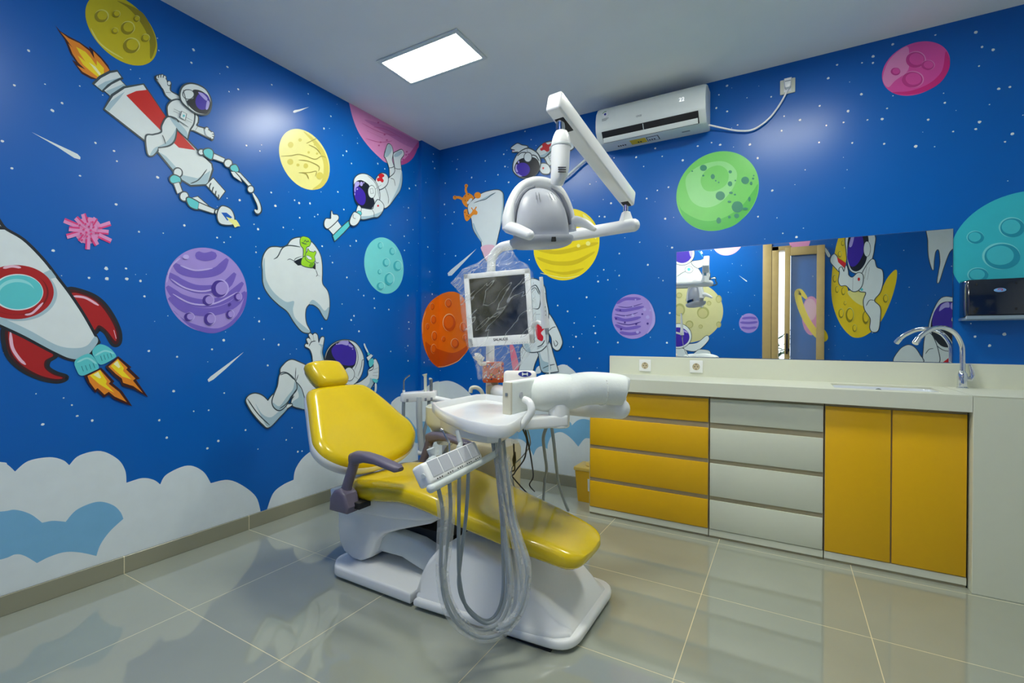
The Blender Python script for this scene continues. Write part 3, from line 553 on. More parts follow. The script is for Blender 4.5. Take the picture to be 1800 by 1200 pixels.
  ('s','pur',0,'-946 2211 -900 2224 -849 2198 -836 2148 -857 2103 -900 2099 -937 2135'),
  ('s','lav',0,'-942 2212 -934 2247 -900 2260 -900 2234 -929 2209 -933 2179 -943 2179'),
  ('s','lav',0,'-864 2255 -866 2247 -871 2239 -878 2235 -885 2235 -891 2240 -893 2247 -891 2255 -886 2263 -878 2267 -871 2267 -866 2263'),
  ('s','lav',0,'-910 2205 -911 2201 -914 2198 -917 2196 -920 2196 -923 2198 -924 2201 -923 2204 -920 2207 -917 2209 -914 2209 -911 2208'),
  ('s','lav',0,'-935 2162 -936 2157 -937 2153 -940 2151 -942 2152 -944 2155 -945 2159 -944 2164 -942 2168 -940 2170 -937 2169 -936 2166'),
  ('s','lav',0,'-851 2268 -852 2264 -854 2261 -856 2259 -859 2260 -861 2261 -861 2265 -861 2268 -859 2271 -856 2273 -854 2273 -852 2271'),
  ('r','K',8,'-752 2129 -715 2176 -659 2152 -668 2101 -715 2049 -760 2035 -865 1995 -891 2015 -900 2066 -778 2087'),
  ('s','W',0,'-752 2129 -715 2176 -659 2152 -668 2101 -715 2049 -760 2035 -865 1995 -891 2015 -900 2066 -778 2087'),
  ('s','SH',0,'-668 2101 -715 2049 -760 2035 -865 1995 -891 2009 -796 2037 -715 2076'),
  ('s','redl',0,'-706 2133 -707 2129 -710 2125 -715 2123 -720 2123 -723 2125 -724 2129 -723 2133 -720 2137 -715 2139 -710 2140 -707 2137'),
  ('l','K',5,'-774 2086 -756 2067 -756 2036'),
  ('r','K',5,'-743 2230 -748 2206 -761 2185 -779 2175 -796 2176 -809 2189 -814 2211 -810 2235 -797 2255 -779 2267 -761 2265 -748 2252'),
  ('s','W',0,'-743 2230 -748 2206 -761 2185 -779 2175 -796 2176 -809 2189 -814 2211 -810 2235 -797 2255 -779 2267 -761 2265 -748 2252'),
  ('q','K',4,'-797 2236 -770 2245 -763 2215 -788 2205'),
  ('p','W',0,'-797 2236 -770 2245 -763 2215 -788 2205'),
  ('r','K',6,'-925 2034 -908 2084 -883 2070 -895 2034'),
  ('s','W',0,'-925 2034 -908 2084 -883 2070 -895 2034'),
  ('r','K',5,'-879 2035 -882 2026 -890 2018 -901 2014 -912 2013 -920 2017 -923 2024 -920 2033 -912 2041 -901 2045 -890 2046 -882 2042'),
  ('s','teal',0,'-879 2035 -882 2026 -890 2018 -901 2014 -912 2013 -920 2017 -923 2024 -920 2033 -912 2041 -901 2045 -890 2046 -882 2042'),
  ('r','K',8,'-983 1962 -953 2021 -925 2027 -891 2015 -895 1988 -916 1954 -949 1931 -978 1934'),
  ('s','W',0,'-983 1962 -953 2021 -925 2027 -891 2015 -895 1988 -916 1954 -949 1931 -978 1934'),
  ('l','K',4,'-953 2014 -957 1987 -933 1983'),
 ]),
 ('left','painted_germ','pink spiky round germ',[
  ('s','pink',0,'-2395 1606 -2402 1574 -2420 1549 -2444 1536 -2468 1540 -2485 1558 -2491 1586 -2485 1617 -2468 1642 -2444 1655 -2420 1653 -2402 1635'),
  ('p','pink',0,'-2443 1632 -2453 1671 -2469 1661 -2460 1623'),
  ('p','magenta',0,'-2443 1632 -2453 1671 -2458 1667 -2449 1629'),
  ('p','pink',0,'-2478 1619 -2523 1634 -2529 1612 -2485 1598'),
  ('p','magenta',0,'-2478 1619 -2523 1634 -2525 1626 -2481 1612'),
  ('p','pink',0,'-2457 1626 -2481 1652 -2493 1634 -2470 1609'),
  ('p','magenta',0,'-2457 1626 -2481 1652 -2485 1646 -2462 1620'),
  ('p','pink',0,'-2425 1619 -2410 1653 -2425 1661 -2440 1628'),
  ('p','magenta',0,'-2425 1619 -2410 1653 -2415 1656 -2430 1622'),
  ('p','pink',0,'-2406 1607 -2361 1634 -2367 1655 -2411 1627'),
  ('p','magenta',0,'-2406 1607 -2361 1634 -2363 1641 -2408 1614'),
  ('p','pink',0,'-2413 1587 -2372 1590 -2370 1613 -2411 1610'),
  ('p','magenta',0,'-2413 1587 -2372 1590 -2371 1598 -2412 1595'),
  ('p','pink',0,'-2412 1570 -2366 1551 -2358 1573 -2404 1592'),
  ('p','magenta',0,'-2412 1570 -2366 1551 -2363 1559 -2409 1578'),
  ('p','pink',0,'-2438 1562 -2422 1528 -2406 1542 -2423 1576'),
  ('p','magenta',0,'-2438 1562 -2422 1528 -2416 1533 -2433 1567'),
  ('p','pink',0,'-2454 1556 -2456 1509 -2439 1511 -2437 1558'),
  ('p','magenta',0,'-2454 1556 -2456 1509 -2450 1510 -2448 1557'),
  ('p','pink',0,'-2464 1576 -2481 1545 -2467 1534 -2451 1565'),
  ('p','magenta',0,'-2464 1576 -2481 1545 -2476 1541 -2460 1572'),
  ('p','pink',0,'-2481 1587 -2521 1564 -2516 1544 -2476 1567'),
  ('p','magenta',0,'-2481 1587 -2521 1564 -2519 1557 -2479 1580'),
  ('p','pink',0,'-2474 1604 -2510 1600 -2512 1578 -2475 1582'),
  ('p','magenta',0,'-2474 1604 -2510 1600 -2511 1592 -2475 1596'),
  ('s','magenta',0,'-2432 1598 -2433 1596 -2434 1594 -2436 1593 -2438 1593 -2440 1595 -2440 1597 -2440 1599 -2438 1601 -2436 1602 -2434 1602 -2433 1600'),
  ('s','magenta',0,'-2448 1586 -2448 1584 -2450 1582 -2452 1581 -2454 1581 -2455 1583 -2456 1585 -2455 1587 -2454 1589 -2452 1590 -2450 1589 -2448 1588'),
  ('s','magenta',0,'-2439 1613 -2440 1611 -2441 1609 -2443 1608 -2445 1608 -2447 1610 -2447 1612 -2447 1614 -2445 1616 -2443 1617 -2441 1616 -2440 1615'),
  ('s','magenta',0,'-2431 1583 -2432 1581 -2433 1579 -2435 1578 -2437 1578 -2438 1580 -2439 1582 -2438 1584 -2437 1586 -2435 1587 -2433 1586 -2432 1585'),
  ('s','magenta',0,'-2457 1597 -2458 1595 -2459 1593 -2461 1592 -2463 1592 -2465 1594 -2465 1596 -2465 1598 -2463 1600 -2461 1601 -2459 1600 -2458 1599'),
  ('s','magenta',0,'-2423 1614 -2424 1612 -2425 1610 -2427 1609 -2429 1609 -2431 1610 -2431 1612 -2431 1614 -2429 1616 -2427 1617 -2425 1617 -2424 1616'),
  ('s','magenta',0,'-2446 1568 -2447 1566 -2448 1564 -2450 1563 -2452 1563 -2453 1564 -2454 1566 -2453 1569 -2452 1571 -2450 1571 -2448 1571 -2447 1570'),
  ('s','magenta',0,'-2452 1622 -2452 1620 -2454 1618 -2456 1617 -2458 1617 -2459 1619 -2460 1621 -2459 1623 -2458 1625 -2456 1626 -2454 1626 -2452 1624'),
  ('s','magenta',0,'-2414 1590 -2415 1588 -2416 1586 -2419 1585 -2421 1585 -2422 1586 -2423 1588 -2422 1590 -2421 1592 -2419 1593 -2416 1593 -2415 1592'),
  ('s','magenta',0,'-2467 1577 -2468 1575 -2469 1573 -2471 1572 -2473 1572 -2475 1573 -2475 1575 -2475 1578 -2473 1579 -2471 1580 -2469 1580 -2468 1579'),
  ('s','magenta',0,'-2427 1637 -2427 1634 -2429 1632 -2431 1631 -2433 1632 -2434 1633 -2435 1635 -2434 1637 -2433 1639 -2431 1640 -2429 1640 -2427 1639'),
  ('s','magenta',0,'-2430 1557 -2430 1554 -2432 1553 -2434 1552 -2436 1552 -2437 1553 -2438 1555 -2437 1557 -2436 1559 -2434 1560 -2432 1560 -2430 1559'),
  ('s','magenta',0,'-2472 1614 -2472 1611 -2474 1610 -2476 1609 -2478 1609 -2479 1610 -2479 1612 -2479 1614 -2478 1616 -2476 1617 -2474 1617 -2472 1616'),
  ('s','magenta',0,'-2401 1615 -2402 1613 -2403 1611 -2405 1610 -2408 1610 -2409 1612 -2410 1614 -2409 1616 -2408 1618 -2405 1619 -2403 1619 -2402 1617'),
  ('s','magenta',0,'-2464 1549 -2465 1547 -2466 1545 -2468 1544 -2470 1544 -2471 1545 -2472 1547 -2471 1550 -2470 1551 -2468 1552 -2466 1552 -2465 1551'),
  ('s','magenta',0,'-2446 1651 -2446 1649 -2448 1647 -2450 1646 -2452 1646 -2453 1647 -2454 1649 -2453 1652 -2452 1653 -2450 1654 -2448 1654 -2446 1653'),
  ('l','magenta',6,'-2433 1594 -2413 1590'),
  ('l','magenta',6,'-2440 1582 -2433 1560'),
  ('l','magenta',6,'-2451 1582 -2463 1559'),
  ('l','magenta',6,'-2455 1600 -2473 1608'),
  ('l','magenta',6,'-2442 1611 -2438 1637'),
 ]),
 ('left','painted_rocket','white rocket with red fins, round teal window and twin flames',[
  ('r','DK',16,'-2515 1317 -2454 1314 -2400 1280 -2358 1213 -2333 1143 -2333 1094 -2351 1087 -2379 1142 -2407 1159 -2428 1141 -2467 1208'),
  ('s','DR',0,'-2515 1317 -2454 1314 -2400 1280 -2358 1213 -2333 1143 -2333 1094 -2351 1087 -2379 1142 -2407 1159 -2428 1141 -2467 1208'),
  ('s','red_d',0,'-2503 1306 -2454 1303 -2407 1271 -2365 1204 -2342 1142 -2342 1103 -2351 1107 -2379 1151 -2407 1172 -2428 1150 -2467 1216'),
  ('l','pinkw',10,'-2496 1297 -2454 1293 -2407 1262'),
  ('l','pinkw',7,'-2351 1151 -2342 1111'),
  ('r','DK',16,'-2703 1152 -2665 1130 -2609 1087 -2556 1046 -2580 1018 -2583 986 -2556 960 -2522 942 -2550 930 -2609 952 -2665 998 -2698 1061'),
  ('s','DR',0,'-2703 1152 -2665 1130 -2609 1087 -2556 1046 -2580 1018 -2583 986 -2556 960 -2522 942 -2550 930 -2609 952 -2665 998 -2698 1061'),
  ('s','red_d',0,'-2695 1145 -2665 1122 -2609 1079 -2562 1042 -2587 1018 -2588 986 -2562 957 -2531 941 -2556 938 -2606 959 -2660 1006 -2690 1064'),
  ('l','pinkw',10,'-2690 1137 -2685 1076 -2665 1029 -2646 1003'),
  ('r','DK',14,'-2755 1589 -2708 1547 -2654 1511 -2597 1442 -2555 1375 -2512 1305 -2461 1208 -2411 1094 -2411 1094 -2454 1030 -2500 1022 -2562 1058 -2649 1122 -2719 1167 -2755 1188'),
  ('s','W',0,'-2755 1589 -2708 1547 -2654 1511 -2597 1442 -2555 1375 -2512 1305 -2461 1208 -2411 1094 -2411 1094 -2454 1030 -2500 1022 -2562 1058 -2649 1122 -2719 1167 -2755 1188'),
  ('s','SH',0,'-2421 1120 -2411 1094 -2454 1030 -2500 1022 -2562 1058 -2649 1122 -2719 1167 -2755 1188 -2755 1225 -2719 1197 -2637 1146 -2549 1082 -2487 1069 -2448 1081'),
  ('p','DK',0,'-2755 1593 -2719 1559 -2700 1547 -2719 1544 -2755 1559'),
  ('p','SH',0,'-2600 1381 -2570 1404 -2552 1373 -2579 1360'),
  ('s','SH',0,'-2549 1302 -2566 1243 -2610 1199 -2668 1182 -2723 1194 -2761 1231 -2775 1283 -2761 1337 -2723 1381 -2668 1403 -2610 1395 -2566 1359'),
  ('s','red_d',0,'-2560 1309 -2576 1250 -2620 1206 -2676 1189 -2730 1201 -2768 1238 -2782 1290 -2768 1344 -2730 1387 -2676 1409 -2619 1402 -2576 1366'),
  ('s','redk',0,'-2576 1305 -2590 1257 -2626 1221 -2674 1207 -2720 1216 -2753 1246 -2764 1288 -2753 1333 -2720 1368 -2674 1386 -2626 1379 -2590 1350'),
  ('s','red_d',0,'-2582 1307 -2595 1259 -2630 1223 -2676 1208 -2721 1218 -2752 1249 -2763 1291 -2752 1336 -2721 1372 -2676 1390 -2630 1384 -2595 1353'),
  ('s','W',0,'-2593 1306 -2604 1267 -2632 1237 -2670 1225 -2706 1233 -2732 1257 -2741 1293 -2732 1329 -2706 1359 -2670 1373 -2632 1368 -2604 1343'),
  ('s','teal',0,'-2595 1306 -2605 1270 -2632 1242 -2668 1230 -2703 1237 -2727 1261 -2736 1294 -2727 1328 -2703 1356 -2668 1369 -2632 1364 -2605 1341'),
  ('s','teal_l',0,'-2620 1308 -2628 1282 -2647 1262 -2674 1254 -2699 1259 -2718 1275 -2724 1299 -2718 1323 -2699 1343 -2673 1353 -2647 1349 -2628 1333'),
  ('s','teal',0,'-2616 1298 -2624 1274 -2643 1255 -2670 1247 -2695 1252 -2714 1267 -2721 1289 -2714 1312 -2695 1331 -2670 1340 -2643 1336 -2624 1321'),
  ('l','pinkw',10,'-2711 1391 -2687 1402 -2660 1400'),
  ('l','pinkw',8,'-2649 1208 -2626 1217 -2594 1262'),
  ('s','teal',0,'-2490 1015 -2441 1043 -2411 995 -2414 969 -2467 946 -2486 973'),
  ('s','teal',0,'-2431 1055 -2407 1085 -2372 1072 -2345 1036 -2351 1019 -2400 992 -2421 1021'),
  ('l','teal_l',8,'-2484 1006 -2448 1023 -2417 997'),
  ('l','teal_l',8,'-2421 1034 -2386 1055 -2352 1041'),
  ('l','teal_d',5,'-2469 989 -2462 965'),
  ('l','teal_d',5,'-2402 1033 -2396 1010'),
  ('l','teal_d',5,'-2456 992 -2449 969'),
  ('l','teal_d',5,'-2390 1037 -2384 1014'),
  ('l','teal_d',5,'-2442 996 -2436 973'),
  ('l','teal_d',5,'-2378 1041 -2372 1019'),
  ('l','teal_d',5,'-2429 1000 -2422 978'),
  ('l','teal_d',5,'-2366 1045 -2360 1024'),
  ('p','flame_k',0,'-2461 946 -2400 979 -2351 912 -2358 904 -2322 865 -2281 787 -2351 828 -2372 853 -2390 841 -2414 874 -2421 866 -2448 911'),
  ('p','orange',0,'-2449 944 -2404 970 -2365 913 -2372 903 -2333 862 -2303 810 -2351 842 -2372 866 -2388 854 -2413 887 -2421 879 -2441 915'),
  ('p','fl_y',0,'-2441 945 -2404 967 -2379 915 -2383 902 -2351 859 -2379 880 -2407 904'),
  ('p','fl_w',0,'-2428 948 -2411 960 -2400 933 -2407 930'),
  ('p','flame_k',0,'-2386 983 -2337 1029 -2285 975 -2292 969 -2250 919 -2266 913 -2216 823 -2277 870 -2322 888 -2329 911 -2355 939'),
  ('p','orange',0,'-2374 982 -2338 1018 -2300 973 -2306 965 -2269 920 -2279 911 -2238 847 -2277 884 -2318 903 -2323 924 -2347 948'),
  ('p','fl_y',0,'-2365 984 -2338 1014 -2315 972 -2318 959 -2285 916 -2322 933 -2347 961'),
  ('p','fl_w',0,'-2355 994 -2340 1007 -2328 978 -2335 973'),
 ]),
 ('left','painted_planet','large purple striped planet with craters',[
  ('e','vio',0,'-1932 1375 209 228'),
  ('s','vio_d',0,'-2103 1253 -2027 1197 -1884 1170 -1780 1248 -1728 1383 -1724 1350 -1742 1283 -1801 1194 -1884 1147 -1953 1146 -2027 1177 -2090 1244'),
  ('l','vio_d',44,'-2103 1495 -2055 1462 -1972 1458 -1884 1489 -1833 1560'),
  ('l','vio_d',44,'-2129 1443 -2072 1401 -1981 1376 -1854 1403 -1791 1485'),
  ('l','vio_d',44,'-2133 1376 -2072 1323 -1953 1302 -1833 1342 -1747 1436'),
  ('l','vio_d',44,'-2124 1319 -2037 1266 -1924 1257 -1812 1300 -1731 1383'),
  ('l','vio_d',44,'-2000 1560 -1953 1552 -1894 1576'),
  ('l','vio_l',8,'-2073 1490 -2000 1474 -1914 1496'),
  ('l','vio_l',8,'-2116 1416 -2046 1375 -1953 1368 -1843 1415'),
  ('l','vio_l',8,'-2107 1340 -2018 1297 -1904 1305 -1780 1378'),
  ('l','vio_l',7,'-2135 1395 -2116 1474 -2073 1529'),
  ('s','vio_l',0,'-1827 1394 -1833 1369 -1850 1349 -1873 1340 -1895 1345 -1911 1362 -1917 1386 -1911 1411 -1895 1431 -1873 1440 -1850 1436 -1833 1419'),
  ('s','vio_k',0,'-1836 1392 -1842 1368 -1858 1349 -1879 1341 -1900 1346 -1915 1362 -1921 1384 -1915 1408 -1900 1427 -1879 1435 -1858 1431 -1842 1416'),
  ('s','vio',0,'-1833 1395 -1838 1376 -1850 1362 -1866 1356 -1882 1359 -1894 1371 -1898 1389 -1894 1407 -1882 1421 -1866 1428 -1850 1425 -1838 1413'),
  ('s','vio_l',0,'-1905 1323 -1909 1308 -1920 1296 -1934 1291 -1949 1294 -1959 1304 -1963 1319 -1959 1334 -1949 1346 -1934 1352 -1920 1349 -1909 1338'),
  ('s','vio_k',0,'-1911 1322 -1915 1307 -1925 1296 -1938 1291 -1952 1294 -1962 1304 -1965 1318 -1962 1333 -1952 1344 -1938 1349 -1925 1346 -1915 1336'),
  ('s','vio',0,'-1909 1324 -1912 1312 -1920 1304 -1930 1300 -1940 1302 -1948 1310 -1951 1321 -1948 1332 -1940 1340 -1930 1344 -1920 1342 -1912 1335'),
  ('s','vio_l',0,'-1752 1354 -1755 1341 -1763 1331 -1775 1327 -1786 1330 -1794 1338 -1797 1350 -1794 1363 -1786 1373 -1775 1377 -1763 1375 -1755 1367'),
  ('s','vio_k',0,'-1756 1353 -1759 1341 -1767 1332 -1778 1328 -1789 1330 -1796 1338 -1799 1350 -1796 1362 -1789 1371 -1778 1375 -1767 1373 -1759 1365'),
  ('s','vio',0,'-1755 1354 -1757 1345 -1763 1338 -1771 1335 -1780 1337 -1786 1343 -1788 1352 -1786 1361 -1780 1368 -1771 1371 -1763 1369 -1757 1363'),
  ('s','vio_l',0,'-2004 1228 -2008 1217 -2016 1208 -2029 1204 -2041 1207 -2049 1215 -2053 1226 -2049 1238 -2041 1247 -2029 1251 -2017 1248 -2008 1240'),
  ('s','vio_k',0,'-2009 1228 -2012 1217 -2021 1208 -2032 1205 -2043 1207 -2052 1215 -2055 1226 -2052 1237 -2043 1245 -2032 1249 -2021 1246 -2012 1239'),
  ('s','vio',0,'-2008 1229 -2010 1220 -2016 1214 -2025 1211 -2034 1213 -2040 1219 -2042 1227 -2040 1236 -2034 1242 -2025 1245 -2017 1243 -2010 1237'),
  ('s','vio_l',0,'-1898 1221 -1902 1203 -1913 1190 -1927 1185 -1942 1189 -1952 1201 -1956 1219 -1952 1236 -1942 1249 -1927 1255 -1913 1251 -1902 1238'),
  ('s','vio_k',0,'-1904 1220 -1908 1203 -1918 1191 -1931 1186 -1945 1190 -1955 1201 -1958 1218 -1955 1234 -1945 1247 -1931 1252 -1918 1248 -1908 1236'),
  ('s','vio',0,'-1902 1222 -1905 1209 -1913 1199 -1923 1196 -1934 1199 -1941 1208 -1944 1220 -1941 1232 -1934 1242 -1923 1246 -1913 1243 -1905 1234'),
  ('s','vio_l',0,'-1797 1251 -1800 1239 -1808 1229 -1819 1225 -1830 1228 -1838 1237 -1841 1249 -1838 1262 -1830 1271 -1819 1275 -1808 1273 -1800 1264'),
  ('s','vio_k',0,'-1801 1251 -1804 1239 -1812 1230 -1822 1226 -1833 1229 -1840 1237 -1843 1249 -1840 1260 -1833 1269 -1822 1273 -1812 1271 -1804 1262'),
  ('s','vio',0,'-1800 1252 -1802 1243 -1808 1236 -1816 1233 -1824 1235 -1830 1242 -1832 1250 -1830 1259 -1824 1266 -1816 1269 -1808 1267 -1802 1261'),
  ('s','vio_k',0,'-1816 1306 -1817 1301 -1820 1298 -1823 1297 -1827 1297 -1830 1300 -1831 1305 -1830 1309 -1827 1312 -1823 1314 -1820 1313 -1817 1310'),
  ('s','vio_l',0,'-2033 1540 -2035 1533 -2040 1528 -2048 1526 -2055 1526 -2060 1530 -2062 1535 -2060 1541 -2055 1547 -2048 1549 -2040 1549 -2035 1545'),
 ]),
 ('left','painted_moon','small teal cratered moon',[
  ('e','aqua',0,'-633 1685 209 218'),
  ('s','aqua_l',0,'-649 1841 -653 1826 -664 1814 -679 1808 -693 1809 -704 1817 -708 1830 -704 1845 -693 1857 -679 1863 -664 1862 -653 1854'),
  ('s','aqua_d',0,'-654 1838 -658 1824 -668 1813 -682 1807 -696 1808 -706 1816 -709 1829 -706 1842 -696 1854 -682 1860 -668 1859 -658 1851'),
  ('s','aqua',0,'-654 1841 -657 1831 -665 1822 -675 1817 -686 1818 -693 1824 -696 1834 -693 1844 -686 1853 -675 1857 -665 1857 -657 1851'),
  ('s','aqua_l',0,'-514 1819 -519 1802 -532 1788 -550 1781 -568 1782 -580 1792 -585 1807 -581 1824 -568 1837 -550 1845 -532 1843 -519 1834'),
  ('s','aqua_d',0,'-520 1816 -525 1800 -537 1787 -554 1780 -571 1782 -583 1791 -587 1805 -583 1821 -571 1834 -554 1841 -537 1839 -525 1830'),
  ('s','aqua',0,'-520 1819 -524 1807 -533 1797 -546 1792 -558 1793 -568 1800 -571 1811 -568 1823 -559 1833 -546 1838 -533 1837 -524 1830'),
  ('s','aqua_l',0,'-578 1718 -583 1700 -598 1685 -617 1678 -636 1680 -650 1691 -655 1707 -650 1725 -636 1740 -617 1747 -598 1746 -583 1735'),
  ('s','aqua_d',0,'-585 1716 -590 1699 -603 1685 -622 1678 -640 1680 -653 1690 -658 1705 -653 1722 -640 1736 -622 1743 -603 1742 -590 1731'),
  ('s','aqua',0,'-585 1719 -588 1706 -598 1696 -612 1690 -626 1692 -636 1699 -640 1711 -637 1724 -626 1735 -613 1740 -599 1739 -588 1731'),
  ('s','aqua_l',0,'-440 1712 -447 1688 -465 1669 -490 1660 -515 1663 -533 1677 -540 1699 -534 1722 -516 1741 -491 1751 -465 1748 -447 1734'),
  ('s','aqua_d',0,'-449 1709 -455 1686 -473 1668 -496 1660 -520 1662 -537 1676 -543 1696 -537 1718 -520 1736 -497 1745 -473 1743 -455 1730'),
  ('s','aqua',0,'-448 1713 -453 1696 -466 1682 -484 1676 -502 1678 -516 1688 -520 1703 -516 1720 -503 1734 -485 1741 -467 1739 -453 1729'),
  ('s','aqua_l',0,'-668 1634 -671 1624 -678 1616 -689 1612 -699 1613 -707 1620 -709 1629 -707 1640 -699 1648 -689 1652 -678 1651 -671 1644'),
  ('s','aqua_d',0,'-671 1633 -674 1623 -681 1615 -691 1612 -701 1613 -708 1619 -711 1628 -708 1638 -701 1646 -691 1650 -681 1648 -674 1642'),
  ('s','aqua',0,'-671 1635 -673 1628 -679 1622 -686 1619 -694 1620 -699 1624 -701 1631 -699 1639 -694 1645 -686 1648 -679 1647 -673 1642'),
  ('s','aqua_l',0,'-531 1594 -538 1568 -558 1547 -584 1537 -610 1541 -629 1558 -636 1582 -629 1608 -611 1629 -585 1639 -558 1635 -539 1619'),
  ('s','aqua_d',0,'-541 1591 -547 1566 -565 1546 -590 1537 -615 1541 -633 1557 -639 1579 -633 1604 -615 1623 -591 1633 -566 1629 -547 1614'),
  ('s','aqua',0,'-540 1595 -545 1576 -559 1562 -578 1555 -597 1558 -610 1569 -616 1587 -611 1606 -597 1620 -578 1628 -559 1625 -545 1613'),
  ('s','aqua_l',0,'-634 1528 -639 1512 -655 1499 -676 1493 -697 1495 -712 1505 -717 1520 -712 1536 -697 1549 -676 1555 -655 1553 -639 1543'),
  ('s','aqua_d',0,'-641 1526 -646 1511 -661 1499 -681 1493 -700 1495 -715 1504 -720 1518 -715 1533 -701 1545 -681 1551 -661 1550 -646 1540'),
  ('s','aqua',0,'-641 1529 -645 1517 -656 1508 -671 1504 -686 1505 -697 1512 -701 1523 -697 1535 -686 1544 -671 1548 -656 1547 -645 1540'),
 ]),
 ('left','painted_comet','faint white comet beside the reclining astronaut',[
  ('p','W',0,'-1938 890 -1923 906 -1883 935 -1741 1036 -1843 943 -1908 889 -1933 877'),
 ]),
 ('left','painted_tooth','large white tooth with a clenched-fist green germ in its hole',[
  ('r','K',9,'-1627 1518 -1629 1572 -1616 1622 -1585 1662 -1544 1675 -1502 1679 -1465 1700 -1440 1735 -1402 1757 -1357 1765 -1303 1755 -1262 1726 -1226 1678 -1212 1619 -1210 1553 -1208 1486 -1168 1441 -1152 1387 -1152 1313 -1168 1253 -1182 1247 -1204 1273 -1233 1314 -1275 1339 -1309 1342 -1309 1342 -1332 1314 -1339 1261 -1329 1209 -1302 1162 -1329 1153 -1368 1167 -1420 1223 -1464 1284 -1525 1325 -1584 1376 -1621 1438'),
  ('s','W',0,'-1627 1518 -1629 1572 -1616 1622 -1585 1662 -1544 1675 -1502 1679 -1465 1700 -1440 1735 -1402 1757 -1357 1765 -1303 1755 -1262 1726 -1226 1678 -1212 1619 -1210 1553 -1208 1486 -1168 1441 -1152 1387 -1152 1313 -1168 1253 -1182 1247 -1204 1273 -1233 1314 -1275 1339 -1309 1342 -1309 1342 -1332 1314 -1339 1261 -1329 1209 -1302 1162 -1329 1153 -1368 1167 -1420 1223 -1464 1284 -1525 1325 -1584 1376 -1621 1438'),
  ('s','SH',0,'-1627 1545 -1616 1600 -1613 1520 -1602 1461 -1555 1395 -1477 1345 -1420 1352 -1427 1297 -1407 1241 -1329 1182 -1303 1162 -1329 1153 -1368 1167 -1420 1223 -1464 1284 -1525 1325 -1584 1376 -1621 1438'),
  ('s','SH',0,'-1309 1342 -1282 1371 -1233 1345 -1190 1305 -1157 1331 -1152 1313 -1168 1253 -1182 1247 -1204 1273 -1233 1314 -1275 1339'),
  ('l','K',7,'-1376 1704 -1415 1704 -1465 1698 -1502 1674 -1532 1619 -1558 1599'),
  ('p','DK',0,'-1424 1604 -1369 1635 -1356 1634 -1275 1628 -1261 1612 -1261 1573 -1309 1591 -1356 1593 -1392 1582'),
  ('l','K',4,'-1468 1606 -1449 1616 -1421 1610 -1408 1626 -1363 1648'),
  ('l','K',4,'-1268 1635 -1254 1619 -1237 1625'),
  ('l','K',4,'-1261 1573 -1247 1542 -1258 1529'),
  ('l','K',4,'-1247 1542 -1230 1533'),
  ('r','K',5,'-1376 1753 -1357 1775 -1317 1773 -1300 1755 -1310 1724 -1333 1708 -1338 1660 -1356 1634 -1356 1634 -1353 1693 -1373 1716'),
  ('s','lime',0,'-1376 1753 -1357 1775 -1317 1773 -1300 1755 -1310 1724 -1333 1708 -1338 1660 -1356 1634 -1356 1634 -1353 1693 -1373 1716'),
  ('r','K',5,'-1360 1634 -1330 1650 -1275 1622 -1282 1592 -1303 1582 -1366 1592'),
  ('s','lime',0,'-1360 1634 -1330 1650 -1275 1622 -1282 1592 -1303 1582 -1366 1592'),
  ('r','K',5,'-1333 1673 -1324 1683 -1320 1701 -1310 1688 -1295 1686 -1275 1685 -1269 1694 -1260 1687 -1272 1659 -1268 1635 -1289 1614 -1330 1626 -1340 1648'),
  ('s','lime',0,'-1333 1673 -1324 1683 -1320 1701 -1310 1688 -1295 1686 -1275 1685 -1269 1694 -1260 1687 -1272 1659 -1268 1635 -1289 1614 -1330 1626 -1340 1648'),
  ('r','K',3,'-1330 1656 -1303 1651 -1293 1638 -1310 1634 -1326 1641'),
  ('s','W',0,'-1330 1656 -1303 1651 -1293 1638 -1310 1634 -1326 1641'),
  ('l','K',4,'-1357 1733 -1340 1754 -1330 1744 -1320 1754 -1310 1744'),
  ('l','K',4,'-1370 1737 -1350 1731 -1330 1732'),
  ('s','lime_d',0,'-1313 1593 -1296 1616 -1279 1616 -1282 1592 -1299 1582'),
 ]),
 ('left','painted_astronaut','white astronaut lying back behind the dental chair holding a teal drill',[
  ('r','K',9,'-1007 781 -899 791 -809 835 -801 879 -750 909 -759 942 -733 960 -711 933 -698 900 -702 815 -733 797 -784 736 -809 720 -946 708 -1096 723'),
  ('s','W',0,'-1007 781 -899 791 -809 835 -801 879 -750 909 -759 942 -733 960 -711 933 -698 900 -702 815 -733 797 -784 736 -809 720 -946 708 -1096 723'),
  ('s','SH',0,'-809 720 -784 736 -750 792 -784 820 -792 782 -842 735'),
  ('l','K',6,'-801 873 -759 883 -750 909'),
  ('l','K',5,'-750 880 -702 893'),
  ('l','K',5,'-754 857 -701 860'),
  ('l','K',5,'-759 838 -707 831'),
  ('r','K',9,'-1272 933 -1288 1007 -1308 1047 -1340 1064 -1336 1078 -1317 1078 -1330 1109 -1317 1117 -1301 1109 -1314 1140 -1301 1148 -1285 1137 -1279 1143 -1266 1149 -1249 1135 -1239 1086 -1222 1118 -1205 1126 -1197 1115 -1205 1069 -1212 1023 -1202 982 -1191 929'),
  ('s','W',0,'-1272 933 -1288 1007 -1308 1047 -1340 1064 -1336 1078 -1317 1078 -1330 1109 -1317 1117 -1301 1109 -1314 1140 -1301 1148 -1285 1137 -1279 1143 -1266 1149 -1249 1135 -1239 1086 -1222 1118 -1205 1126 -1197 1115 -1205 1069 -1212 1023 -1202 982 -1191 929'),
  ('s','SH',0,'-1239 1080 -1219 1057 -1225 1023 -1215 982 -1202 942 -1191 941 -1202 982 -1212 1023 -1205 1069 -1215 1075'),
  ('l','K',6,'-1314 1064 -1295 1092 -1262 1099'),
  ('l','K',5,'-1301 1109 -1295 1092'),
  ('l','K',5,'-1282 1137 -1277 1101'),
